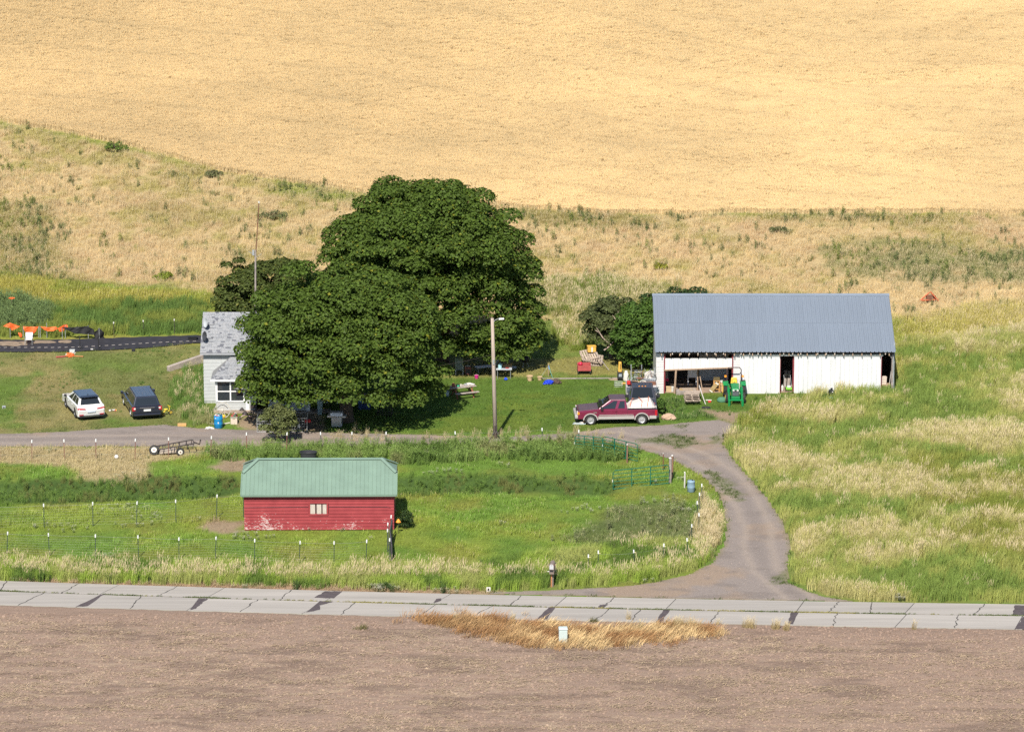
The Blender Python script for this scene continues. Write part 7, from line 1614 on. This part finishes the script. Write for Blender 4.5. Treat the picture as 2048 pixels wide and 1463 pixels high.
def limb_set(base, tips, r, seed, split=.38):
    rr = random.Random(seed); b = MB(); fork = Vector((rr.uniform(-.2,.2), rr.uniform(-.2,.2), split)); 
    b.tube([(0,0,-.3), (0,0,0), (fork.x*.5,fork.y*.5,split*.5), tuple(fork)], [r*1.5, r*1.15, r, r*.9], 10)
    for t in tips:
        t = Vector(t); m = fork.lerp(t, .45) + Vector((rr.uniform(-.4,.4), rr.uniform(-.4,.4), rr.uniform(.1,.5))); b.tube([tuple(fork), tuple(fork.lerp(m,.5)), tuple(m), tuple(t)], [r*.62, r*.48, r*.30, r*.06], 7)
    return b
def tree(name, loc, lobes, n, size, trunk_r, tips, split, label, lm, bm_=bark, seed=1, lean=(0,0), cat='tree', group=None):
    t = thing(name, loc, label, cat, 0, group)
    limb_set(None, tips, trunk_r, seed, split).build('trunk', bm_, t, smooth=True)
    V, Fq = crown_mesh(lobes, n, size, seed); link_mesh('crown', np_mesh('crown', V, Fq, lm, smooth=False), None, t)
    BLOCK.append((loc[0], loc[1], trunk_r*2, trunk_r*2, 0)); return t
def tips_of(lobes, n, seed):
    rr = random.Random(seed); return [rr.choice(lobes)[0] for _ in range(n)]
# front maple
g1 = at(694, 842); s1 = px(g1); X1 = lambda u: (u - 694)/s1
def ctr(u, v, y): return Vector((fx(u, v, y), y, fz(v, y)))
def maple(name, g, box, dy, seed, n, size, label, nl, r0, r1, extra=(), tr=.42, split=2.2, lm=maple_leaf):
    """crown filling the photo box (u0,v0,u1,v1) around the trunk depth; dy = crown depth radius"""
    u0, v0, u1, v1 = box; y = g.y + .3; rx = (u1-u0)/2/px(g) ; c = ctr((u0+u1)/2, (v0+v1)/2, y) - g
    rz = math.sqrt(max(1, ((v1-v0)/2)**2 - (dy*px(g)*SP)**2)) / (px(g)*CP)
    L = shell_lobes(c, (rx*.90, dy*.92, rz*.93), nl, r0, r1, seed)
    for (u, v, r, k) in extra: L.append((ctr(u, v, y + k) - g, r, .7))
    return tree(name, g, L, n, size, tr, tips_of(L, 16, seed), split, label, lm, seed=seed)
maple('maple_tree', g1, (484, 548, 884, 812), 6.2, 3, 98000, .205, 'broad front maple hiding most of the farmhouse, with a leaning dark trunk', 200, .6, 1.6,
      extra=[(872,745,1.2,0),(880,700,1.1,0),(858,780,1.2,0),(500,700,1.1,-1),(502,760,1.0,-1.5),(505,650,1.2,0),(520,795,1.1,-3),(500,770,1.1,-2.5),(545,770,1.2,-3.5),(580,780,1.1,-4),(560,740,1.3,-4),(620,770,1.2,-4.5),(650,790,1.1,-4.8),(515,740,1.1,-2.5),(600,740,1.2,-4.8),(640,745,1.2,-5),(560,795,.9,-3.5),(690,770,1.2,-5),(505,715,1.1,-2),(600,800,1.1,-4.5),(760,800,1.1,-4.5),(820,800,1.2,-3),(700,795,1.0,-5),(535,600,1.2,0),(590,545,1.1,1),(610,535,.8,1),(830,610,1.2,0),(850,650,1.2,0),(780,565,1.2,0)], split=2.4)
g2 = at(885, 733)
maple('maple_tree', g2, (652, 360, 1048, 705), 7.0, 8, 160000, .205, 'tallest maple with a huge round crown standing behind the front maple', 300, .6, 1.7,
      extra=[(1050,640,1.2,0),(1062,668,1.1,0),(1040,600,1.2,0),(1045,690,1.1,0),(1010,700,1.2,-2),(960,705,1.2,-3),(985,690,1.3,-3),(1030,670,1.3,-2),(930,700,1.2,-3.5),(1060,655,1.2,-1),(1055,690,1.1,-1.5),(1035,705,1.1,-2),(990,712,1.1,-3),(1075,675,.9,0),(1062,620,1.1,0),(1064,585,1.0,0),(1058,530,1.0,0),(1040,480,1.1,0),(1015,435,1.1,0),(668,555,1.1,0),(700,450,1.2,0),(735,410,1.1,0),(780,385,1.0,0),(900,690,1.2,-3),(1000,660,1.3,-3),(950,670,1.3,-4),(1020,640,1.3,-2.5),(664,520,1.1,0),(672,500,1.1,0),(870,375,1.0,0),(850,372,.8,0),(905,372,.8,0),(960,395,1.1,0),(1055,550,1.2,0)], tr=.5, split=2.0)
g3 = at(490, 688)
maple('maple_tree', g3, (430, 516, 640, 690), 2.4, 5, 30000, .18, 'smaller olive tree behind the farmhouse, left of the front maple', 85, .5, 1.0, extra=[(452,530,.5,0),(478,522,.5,0),(440,600,.7,0),(447,625,.7,0),(520,535,.7,0),(550,530,.6,0),(590,528,.6,0),(600,545,.8,0),(470,560,.8,-1),(500,560,.8,-1),(640,560,.9,1)], tr=.22, split=1.4, lm=leaf_mat('dull_leaf', (.075,.10,.022), (.18,.17,.03), .28))
# trees beside the barn
g4 = at(1222, 716)
L = shell_lobes(ctr(1224, 648, g4.y) - g4, (1.75, 1.5, 1.75), 60, .42, .75, 6, low=-.7, flat=.8)
t4 = tree('scrub_tree', g4, L, 15000, .17, .13, tips_of(L, 12, 2), .8, 'olive scrub tree with bare grey limbs left of the barn', olive_leaf, grey_bark, 4)
b = MB()
for q in (((1208,700),(1222,690),(1234,672),(1240,650),(1236,622)), ((1222,690),(1206,676),(1197,664),(1190,660)), ((1206,676),(1193,655)), ((1234,672),(1250,640),(1262,612)), ((1240,650),(1225,630)), ((1236,635),(1252,625),(1258,600))):
    b.tube([ctr(u, v, g4.y - 1.95 + .1*i) - g4 for i, (u, v) in enumerate(q)], .05, 6, r2=.018)
b.build('bare_limb', mat('bleached_limb', (.34,.26,.21), .9, .2, 6), t4)
g5 = at(1282, 735)
L = shell_lobes(ctr(1282, 668, g5.y) - g5, (1.9, 1.7, 2.0), 62, .45, .8, 9, low=-.75, flat=.8) + [(ctr(u, v, g5.y+k) - g5, .6, .8) for u, v, k in ((1308,620,.6),(1306,650,.3),(1308,700,-.3),(1255,715,-.6),(1270,725,-.8),(1300,720,-.6),(1232,700,0),(1300,605,1))]
tree('shrub_tree', g5, L, 17000, .17, .12, tips_of(L, 10, 2), .6, 'dense green shrub tree pressed against the left end of the barn', bush_leaf, grey_bark, 7)
for u, v, r, lab in ((1330, 588, .9, 'dark tree top showing above the left end of the barn ridge'), (1388, 590, .7, 'low dark tree top peeping over the barn ridge, right of the other')):
    yy = YB + BD + 3.0; p = Vector((fx(u, v, yy), yy, hz(fx(u, v, yy), yy))); zt = fz(v - 5, yy) - p.z
    L = shell_lobes((0,0,zt-1.1), (1.5 if r > .8 else .9, 1.2, 1.2), 16, .5, .8, int(u)); tree('shrub_tree', p, L, 2600, .2, .1, tips_of(L, 6, 1), max(.5, zt-2), lab, dark_leaf, bark, 3)
# bushes
def bush(u, v, w, h, n, size, lab, lm, seed, nl=22, r=(.22,.4), name='bush'):
    g = at(u, v); L = shell_lobes((0,0,h*.55), (w/2*.8, w/2*.7, h*.42), nl, r[0], r[1], seed, low=-.8, flat=.95); t = thing(name, g, lab, 'bush')
    limb_set(None, tips_of(L, 9, seed), .035, seed, .15).build('stem', bark, t); V, Fq = crown_mesh(L, n, size, seed, .3); link_mesh('foliage', np_mesh('foliage', V, Fq, lm, smooth=False), None, t); return t
bush(557, 884, 2.7, 2.6, 5600, .11, 'olive green bush growing at the lane edge in front of the house', leaf_mat('pale_olive_leaf', (.135,.155,.052), (.2,.2,.07)), 3, 30, (.25,.5))
bush(811, 1056, 1.0, 1.15, 1500, .09, 'small dark bush at the right corner of the red shed', dark_leaf, 5, 14, (.16,.28))
bush(1322, 828, .9, 1.1, 1200, .10, 'leafy sapling right of the dark truck', bush_leaf, 6, 12, (.16,.28))
bush(1455, 880, .7, .5, 500, .09, 'low weed clump on the right edge of the gravel junction', bush_leaf, 7, 8, (.12,.2), 'weed_clump')
for i, (u, v, w, h, lab) in enumerate(((232,300,2.2,1.0,'green shrub highest on the dry slope below the wheat'), (330,560,1.6,.8,'yellow green weed clump on the lower dry slope'), (548,436,1.8,.8,'grey green shrub on the dry slope right of the antenna mast'), (428,352,1.2,.6,'small dark shrub at the edge of the wheat field'), (1560,466,2.0,.8,'olive shrub on the dry meadow above the barn roof'), (1320,537,.9,.5,'yellow flowering clump in the dry meadow left above the barn'))):
    bush(u, v, w*1.25, h*.62, 800, .11, lab, [leaf_mat('fresh_leaf', (.11,.17,.03), (.2,.2,.03)), leaf_mat('lime_leaf', (.19,.23,.03), (.26,.26,.04)), leaf_mat('sage_leaf', (.14,.15,.06), (.2,.19,.08)), leaf_mat('sage_leaf', (.14,.15,.06), (.2,.19,.08)), leaf_mat('sage_leaf', (.14,.15,.06), (.2,.19,.08)), leaf_mat('yellow_leaf', (.26,.26,.03), (.34,.32,.03))][i], 60+i, 10, (.2,.34), 'shrub')

# ------------------------------------------------------------------ ground plants, scattered
tall = [clump(26, .55, 1.0, .030, .24, .32, .0, seed=i) for i in range(3)]
tall_s = [clump(30, .60, 1.1, .024, .26, .34, .5, .20, .021, seed=10+i) for i in range(4)]
mid = [clump(28, .24, .55, .024, .26, .35, .04, .09, .02, seed=20+i) for i in range(3)]
short = [clump(20, .07, .17, .024, .24, .5, 0, seed=30+i, segs=1) for i in range(3)]
dryg = [clump(24, .18, .5, .018, .30, .4, .3, .10, .018, seed=40+i) for i in range(3)]
weed = [forb(9, .45, .95, .12, .22, 50+i) for i in range(3)]
lowweed = [forb(8, .18, .42, .09, .2, 60+i) for i in range(2)]
flow = [forb(9, .3, .6, .08, .22, 70+i, .9) for i in range(2)]
wheat_p = [clump(30, .40, .46, .022, .34, .10, 1.0, .09, .028, seed=80+i, segs=1) for i in range(4)]
VIEW = (-58, 58, -84, 102)
def put(name, zone_fn, per_m2, protos, tint_fn, smin, smax, bbox=VIEW, margin=8, hfun=None):
    x, y = rand_pts(bbox, per_m2); k = in_view(x, y, margin); x, y = x[k], y[k]
    d = zone_fn(x, y); k = (rng.random(len(x)) < d) & clear(x, y); x, y = x[k], y[k]
    if len(x) == 0: print('EMPTY', name); return
    # keep plants off the drive and the road
    s = rng.uniform(smin, smax, len(x)); zadd = .15 if name in ('dead_weeds',) else -.02
    if hfun is not None: s *= hfun(x, y)
    o = scatter(name, np.stack([x, y, height(x, y) + zadd], -1), protos, tint_fn(x, y), s)
    print('SCATTER', name, len(x)); return o
def off_drive(x, y): return (Z_DRIVE.sd(x, y) < -.05) & (Z_ROAD.sd(x, y) < -.06)
YROAD_FAR = at(1024, V_FAR(1024)).y
def jit(c, k=.18): return c * (1 + rng.uniform(-k, k, (len(c), 1)))
# wheat
def wheat_t(x, y):
    n = fbm(x, y, 1.4, 101, 3); n2 = fbm(x * .25, y, 2.2, 104, 3); n3 = fbm(x, y, 14, 108); c = np.tile(np.array([.785,.610,.345]), (len(x), 1))
    c = c * (1 + (n - .5)[:, None] * .12 + (n2 - .5)[:, None] * .05 + (n3 - .5)[:, None] * .20 + (fbm(x*.2, y, 7, 111) - .5)[:, None] * .15); tr = np.abs(((y + x*.16 + 6*np.sin(x*.035)) / 5.5) % 1 - .5); c = c * (1 - .09*np.exp(-(tr/.045)**2))[:, None]; return jit(c, .05)
wheat_seed = plant_mat('wheat_ear', (.54,.36,.14), True, .3, .75, .15)
for me in wheat_p: me.materials[1] = wheat_seed
put('wheat', lambda x, y: Z_WHEAT.m(x, y, .15, .3, 23, 1.0), 25, wheat_p, wheat_t, .95, 1.03, (-60, 60, 36, 106), 8)
# right meadow tall grass
def patch(x, y, s=0): return fbm(x * .42 + y*.08, y, 3.6, 120+s, 4), fbm(x * .7, y, 1.5, 127+s, 3)
def tallr_t(x, y):
    a, b = patch(x, y); c = np.tile(np.array([.34,.365,.095]), (len(x), 1)); c = mixc(c, np.array([.52,.46,.20]), ss(.48,.62,a*.7+b*.3) * .8); c = mixc(c, np.array([.18,.265,.055]), ss(.50,.40,a*.55+b*.45)*.85); c = mixc(c, np.array([.22,.22,.03]), ss(.52,.62,fbm(x,y,7,133))*.5); return jit(c)
def tallr_d(x, y): return Z_TALLR.m(x, y, .35, .5, 11) * off_drive(x, y)
def tallr_seed(x, y): a, b = patch(x, y); return tallr_d(x, y) * np.clip(.04 + .8*ss(.49,.62,a*.7+b*.3), 0, 1)
hv = lambda x, y: .65 + .7*fbm(x, y, 3.5, 140, 3)
put('tall_grass', tallr_d, 10, tall, tallr_t, .7, 1.05, hfun=hv)
put('seeding_grass', tallr_seed, 5, tall_s, tallr_t, .75, 1.05, hfun=hv)
# roadside strip
def rs_t(x, y):
    a = fbm(x, y, 2.2, 150, 3); c = np.tile(np.array([.28,.38,.06]), (len(x), 1)); c = mixc(c, np.array([.42,.38,.16]), ss(.48,.62,a)*.5); c = mixc(c, np.array([.10,.17,.035]), ss(.47,.36,a)*.8); return jit(c)
def rs_d(x, y): return Z_ROADSIDE.m(x, y, .25, .35, 13) * off_drive(x, y)
put('roadside_grass', rs_d, 20, tall, rs_t, .65, .95)
put('roadside_seed_grass', lambda x, y: rs_d(x, y) * np.clip(ss(1.9, .3, Z_ROADSIDE.sd(x, y - 1.3)) * .75 + .5*ss(.5,.6,fbm(x,y,5,155)), 0, 1) * (y > YROAD_FAR + 2.3) * np.where(x > 1.0, .45, 1), 8, tall_s, rs_t, .8, 1.05)
put('verge_stubble', lambda x, y: off_drive(x, y) * Z_VERGE.m(x, y, .2, .3, 22, .8), 14, dryg, lambda x, y: jit(np.tile(np.array([.30,.21,.12]), (len(x),1))), .4, .8)
put('verge_weeds', lambda x, y: (Z_VERGE.m(x, y, .3, .3, 22, .8) + .6*Z_ROADSIDE.m(x, y, .3, .3, 13)) * ss(.58,.68,fbm(x,y,1.5,158,3)) * off_drive(x,y), 4, weed, lambda x, y: jit(np.tile(np.array([.06,.10,.03]), (len(x),1))), .5, .9)
# fence line weeds and ditch
def weed_t(x, y):
    a = fbm(x, y, 2.5, 160, 3); c = np.tile(np.array([.20,.29,.07]), (len(x), 1)); c = mixc(c, np.array([.28,.25,.12]), ss(.55,.68,a)*.6); return mixc(jit(c), np.array([.09,.155,.03]), ss(.48,.36,a)*.7)
put('fence_weeds', lambda x, y: Z_FENCEWEED.m(x, y, .3, .4, 19) * off_drive(x, y), 9, weed + tall[:2], weed_t, .6, 1.05)
put('ditch_weeds', lambda x, y: np.maximum(Z_DITCH.m(x, y, .5, .8, 16), Z_DITCH2.m(x, y, .5, .8, 17)), 9, [weed[0], mid[0], mid[1], tall[0]], lambda x, y: jit(mixc(np.tile(np.array([.13,.21,.042]), (len(x),1)), np.array([.19,.17,.06]), ss(.5,.65,fbm(x,y,2,165))*.7)), .35, .8)
put('pasture_weeds', lambda x, y: Z_PASTWEED.m(x, y, 1.0, 1.4, 18) * off_drive(x, y), 2.6, weed[:2] + dryg[:1] + mid, lambda x, y: jit(np.tile(np.array([.25,.27,.12]), (len(x),1))), .55, .95)
put('straw_bank_grass', lambda x, y: Z_STRAWBANK.m(x, y, .3, .3, 170) * off_drive(x, y), 16, tall_s, lambda x, y: jit(mixc(np.tile(np.array([.46,.38,.18]), (len(x),1)), np.array([.22,.27,.06]), ss(.5,.62,fbm(x,y,2,171))*.8)), .5, .9)
put('house_weeds', lambda x, y: Z_HOUSEWEED.m(x, y, .5, .5, 172), 11, tall_s[:1] + tall + mid, lambda x, y: jit(mixc(np.tile(np.array([.13,.22,.045]), (len(x),1)), np.array([.36,.32,.15]), ss(.55,.65,fbm(x,y,1.6,173))*.7)), .55, .95)
put('barn_weeds', lambda x, y: Z_BARNWEED.m(x, y, .4, .4, 20) * np.clip(.35 + ss(.48,.6,fbm(x,y,1.8,175)),0,1), 9, tall + weed[:1], lambda x, y: jit(np.tile(np.array([.12,.20,.04]), (len(x),1))), .4, .8)
put('yard_weeds', lambda x, y: Z_TRUCKWEED.m(x, y, .4, .4, 177), 8, lowweed + mid, lambda x, y: jit(np.tile(np.array([.11,.18,.045]), (len(x),1))), .6, 1.1)
put('sage_weeds', lambda x, y: Z_SAGE.m(x, y, .5, .5, 6), 8, weed + tall[:1], lambda x, y: jit(np.tile(np.array([.155,.215,.075]), (len(x),1))), .8, 1.3)
put('strip_grass', lambda x, y: Z_STRIP.m(x, y, .5, .5, 4) * (1 - Z_SAGE.m(x, y, .5)), 12, tall, lambda x, y: jit(mixc(np.tile(np.array([.125,.20,.045]), (len(x),1)), np.array([.24,.27,.055]), ss(.48,.6,fbm(x,y,3,180))*.9)), .6, 1.0)
# lane edges with straw grass
Z_LANEEDGE = Zone([(640,865),(700,862),(820,872),(980,872),(1150,860),(1240,872),(1240,886),(1150,868),(1000,884),(820,886),(700,884),(640,880)])
put('lane_straw', lambda x, y: Z_LANEEDGE.m(x, y, .3, .5, 182) * np.clip(.3 + ss(.42,.56,fbm(x,y,2.2,183)),0,1), 6, tall_s[:1] + dryg, lambda x, y: jit(np.tile(np.array([.46,.38,.21]), (len(x),1))), .4, .65)
# meadow: dry grass and scattered green weeds
def meadow_d(x, y): return Z_MEADOW.m(x, y, 1.0, 1.2, 2) * (1 - Z_WHEAT.m(x, y, .3))
def meadow_t(x, y):
    a = fbm(x, y, 4, 190, 4); c = ground_colour(x, y) * 1.55; return jit(c, .2)
put('meadow_grass', meadow_d, 7.5, dryg, meadow_t, .7, 1.25)
def mweed_d(x, y):
    g_ = np.zeros(len(x))
    for z in (Z_OLIVEL, Z_GREENHILL1, Z_GREENHILL2, Z_GREENHILL3, Z_GREENHILL4, Z_GREENHILL5): g_ = np.maximum(g_, z.m(x, y, 1.5, 2.0, 192, 3))
    return meadow_d(x, y) * np.clip(.03 + .75*g_*ss(.40,.55,fbm(x,y,2.2,194,3)) + .5*ss(.60,.70,fbm(x,y,1.6,196,3)), 0, 1)
put('meadow_weeds', mweed_d, 5.0, lowweed + mid[:1] + weed[:1], lambda x, y: jit(mixc(np.tile(np.array([.145,.18,.06]), (len(x),1)), np.array([.20,.24,.045]), ss(.5,.62,fbm(x,y,5,198))*.8), .25), .6, 1.15)
put('meadow_tall_weeds', lambda x, y: Z_GREENHILL4.m(x, y, .6, .8, 199), 9, tall_s + tall, lambda x, y: jit(mixc(np.tile(np.array([.19,.24,.05]), (len(x),1)), np.array([.33,.30,.10]), ss(.45,.6,fbm(x,y,3,200))*.7)), .7, 1.1)
def near_tree_grass(x, y): return Zone_G(x, y)
Z_GRASSC = Zone([(1105,655),(1180,640),(1185,700),(1150,702),(1118,690)])
put('path_grass', lambda x, y: Z_GRASSC.m(x, y, .4, .4, 201), 11, tall_s[:2] + tall, lambda x, y: jit(mixc(np.tile(np.array([.22,.28,.05]), (len(x),1)), np.array([.38,.33,.12]), ss(.45,.6,fbm(x,y,2,202))*.8)), .6, 1.0)
put('olive_grass', lambda x, y: Z_GRASSR.m(x, y, 1.0, 1.2, 12) * (1 - Z_TALLR.m(x, y, .4)) * (1 - Z_WHEAT.m(x,y,.3)), 9, mid + dryg[:1], lambda x, y: jit(ground_colour(x, y)*1.6, .2), .8, 1.3)
Z_LOWGREEN = Zone([(-700,560),(0,548),(150,570),(420,590),(440,612),(0,606),(-700,612)])
put('slope_grass', lambda x, y: Z_LOWGREEN.m(x, y, .8, .8, 204), 9, mid, lambda x, y: jit(ground_colour(x, y)*1.6, .2), .7, 1.2)
# short turf over lawns and pasture
def turf_d(x, y):
    wild = np.zeros(len(x))
    for z in (Z_TALLR, Z_ROADSIDE, Z_MEADOW, Z_WHEAT, Z_DITCH, Z_DITCH2): wild = np.maximum(wild, z.m(x, y, .3))
    return (1 - wild) * off_drive(x, y) * (y > YROAD_FAR + .3 + 0*x) * (Z_FIELD.sd(x, y) < 0) * (1 - .8*np.maximum.reduce([z.m(x, y, .4) for z in (Z_DIRT1, Z_DIRT2, Z_DIRT3, Z_BARNDIRT)]))
gz = Zone([(-700,674),(0,680),(415,671),(415,686),(250,700),(0,705),(-700,712)])
put('turf', lambda x, y: turf_d(x, y) * (gz.sd(x, y) < 0), 13, short, lambda x, y: jit(ground_colour(x, y) * 1.65, .24), .6, 1.25, (-46, 40, -56, 26))
def past_d(x, y):
    return turf_d(x, y) * (y < -19) * ss(.50,.60,fbm(x*.6,y,2.4,210,3))
put('pasture_grass', past_d, 8, mid, lambda x, y: jit(ground_colour(x, y) * 1.85, .2), .45, .9, (-46, 30, -56, -18))
put('pasture_flowers', lambda x, y: turf_d(x, y) * (y < -18) * ss(.655,.70,fbm(x*.5,y,2.0,214,3)), 4, flow, lambda x, y: jit(np.tile(np.array([.17,.22,.08]), (len(x),1))), .35, .6, (-46, 30, -56, -17))
put('dry_patch_grass', lambda x, y: Z_PATCHDRY.m(x, y, .4, .6, 15), 9, dryg, lambda x, y: jit(np.tile(np.array([.46,.37,.20]), (len(x),1))), .5, .9)
put('lawn_weeds', lambda x, y: np.maximum(Z_LAWN.m(x,y,.4), Z_LLAWN.m(x,y,.4)) * ss(.60,.68,fbm(x,y,1.6,220,3)), 4, mid[:2] + lowweed[:1], lambda x, y: jit(np.tile(np.array([.09,.18,.03]), (len(x),1))), .25, .5)
# dead weeds round the pedestal, straw tufts on the field edge
stem_brown = plant_mat('dead_stem', None, True, .05, .85, .35)
dead = [clump(30, .10, .42, .022, .34, 1.1, 0, seed=300+i, m=stem_brown) for i in range(3)]
def dead_t(x, y):
    a = fbm(x, y, 1.1, 230, 3); b_ = fbm(x, y, .8, 234, 2); c = np.tile(np.array([.29,.155,.065]), (len(x), 1)); return jit(mixc(c, np.array([.56,.40,.20]), np.clip(ss(.44,.58,a) * (.35 + .9*ss(.0,3.0,x - at(1000,1270).x)), 0, 1)), .3)
put('dead_weeds', lambda x, y: np.clip(Z_DEADPATCH.m(x, y, .7, .7, 232, 1.0) + .03*Z_DEADPATCH.m(x, y, 2.5), 0, 1), 22, dead, dead_t, .6, 1.5, (-12, 18, -70, -54))
def tufts(pix, name, col, per, protos, smin, smax):
    P = []; 
    for u, v, r, n in pix:
        c = at(u, v)
        for _ in range(n): a = rng.uniform(0, 6.28); q = r*math.sqrt(rng.random()); P.append((c.x + q*math.cos(a), c.y + q*math.sin(a)*.6, 0))
    P = np.array(P); P[:, 2] = height(P[:, 0], P[:, 1]) + .13*(Z_FIELD.sd(P[:,0], P[:,1]) > .3); return scatter(name, P, protos, jit(np.tile(np.array(col), (len(P), 1))), rng.uniform(smin, smax, len(P)))
tufts([(1376,1258,.8,26), (1345,1256,.4,8), (1498,1258,.35,9), (1550,1262,.25,6), (1575,1264,.3,8), (1436,1252,.15,3), (1027,1246,.12,3), (1282,1264,.08,2), (910,1247,.1,2), (1830,1262,.12,2), (1256,1240,.1,2)], 'straw_tufts', (.44,.34,.17), 0, tall_s[:2], .35, .62)
tufts([(1188,1247,.25,10), (720,1262,.35,8)], 'edge_weeds', (.14,.13,.05), 0, mid, .5, .8)
tufts([(770,1180,.9,26), (1795,1196,.5,16), (1800,1200,.4,10)], 'roadside_flowers', (.12,.15,.05), 0, flow, .4, .7)
tufts([(1802,1192,.35,14)], 'yellow_weeds', (.34,.33,.04), 0, mid, .5, .8)
# weeds in the centre joint of the road
P = []; rr = random.Random(8)
for u in np.arange(-60, 2110, 1.7):
    k = vnoise(np.array([u*.012]), np.array([0.]), 240)[0]
    if rr.random() < (.95 if u < 700 else .75) * float(ss(.18, .5, k)) + (.15 if u > 700 else .3): q = at(u, V_MID(u) + rr.uniform(-.5,.5)); P.append((q.x, q.y, RZ - .01))
P = np.array(P); n_ = fbm(P[:, 0], P[:, 1], 3, 241)
jm = [clump(14, .03, .09, .022, .09, .8, 0, seed=330+i, segs=1) for i in range(2)]
scatter('joint_weeds', P, jm, jit(mixc(np.tile(np.array([.075,.105,.02]), (len(P),1)), np.array([.26,.23,.06]), ss(.5,.65,n_))), rng.uniform(.7, 1.3, len(P)), parent=None)
# clods and straw on the ploughed field
clod_m = plant_mat('clod', None, True, 0, .95, .2)
def clod(seed):
    me = MB().blob((0,0,0), .045, 1, .35, seed, (1.2,1,.75)).mesh('clod', clod_m); return me
def straw_bits(seed):
    rr = random.Random(seed); b = MB()
    for k in range(7): a = rr.gauss(0, .7); c = Vector((rr.uniform(-.35,.35), rr.uniform(-.35,.35), .03)); d = Vector((math.cos(a), math.sin(a), rr.uniform(-.1,.25)))*rr.uniform(.05,.13); s_ = Vector((-d.y, d.x, 0)).normalized()*.012; b.quad(c-d-s_, c+d-s_, c+d+s_, c-d+s_)
    return b.mesh('straw', clod_m)
x, y = rand_pts((-36, 36, -92, -57), 26); k = in_view(x, y, 5) & (Z_FIELD.sd(x, y) > .3); x, y = x[k], y[k]
scatter('soil_clods', np.stack([x, y, height(x, y) + .165 + plough(x, y)], -1), [clod(i) for i in range(4)], jit(soil_col(x, y, Z_FIELD.sd(x, y)) * 1.0, .2), rng.uniform(.4, 1.5, len(x))**1.3)
x, y = rand_pts((-36, 36, -92, -57), 10); k = in_view(x, y, 5); x, y = x[k], y[k]; d = Z_FIELD.sd(x, y); k = (d > .8) & (rng.random(len(x)) < np.clip(ss(.46,.62,fbm(x*.16,y,.6,95,3)) + .12, 0, 1)*ss(1.0,4.0,d)); x, y = x[k], y[k]
scatter('straw_litter', np.stack([x, y, height(x, y) + .165 + plough(x, y)], -1), [straw_bits(i) for i in range(4)], jit(np.tile(np.array([.36,.27,.17]), (len(x),1)), .3), rng.uniform(.6, 1.2, len(x)))
x, y = rand_pts((-46, 26, -58, -5), 7); d = Z_DRIVE.sd(x, y); k = (d > .1) & in_view(x, y, 1.5); x, y = x[k], y[k]
scatter('gravel_stones', np.stack([x, y, height(x, y) + .03], -1), [clod(20+i) for i in range(3)], jit(np.tile(np.array([.26,.215,.19]), (len(x),1)), .3), rng.uniform(.25, .6, len(x)))
# turf creeping on the drive
x, y = rand_pts((-46, 26, -58, -5), 16); dens = np.zeros(len(x))
for z in Z_RUTGREEN: dens = np.maximum(dens, z.m(x, y, .25, .6, 250, .9))
dens = np.maximum(dens, ss(.35, .0, Z_DRIVE.sd(x, y)) * (Z_DRIVE.sd(x, y) > 0) * .5); k = rng.random(len(x)) < dens*.8; x, y = x[k], y[k]
scatter('drive_turf', np.stack([x, y, height(x, y) + .02], -1), short, jit(np.tile(np.array([.075,.11,.025]), (len(x),1)), .3), rng.uniform(.5, 1.1, len(x)))
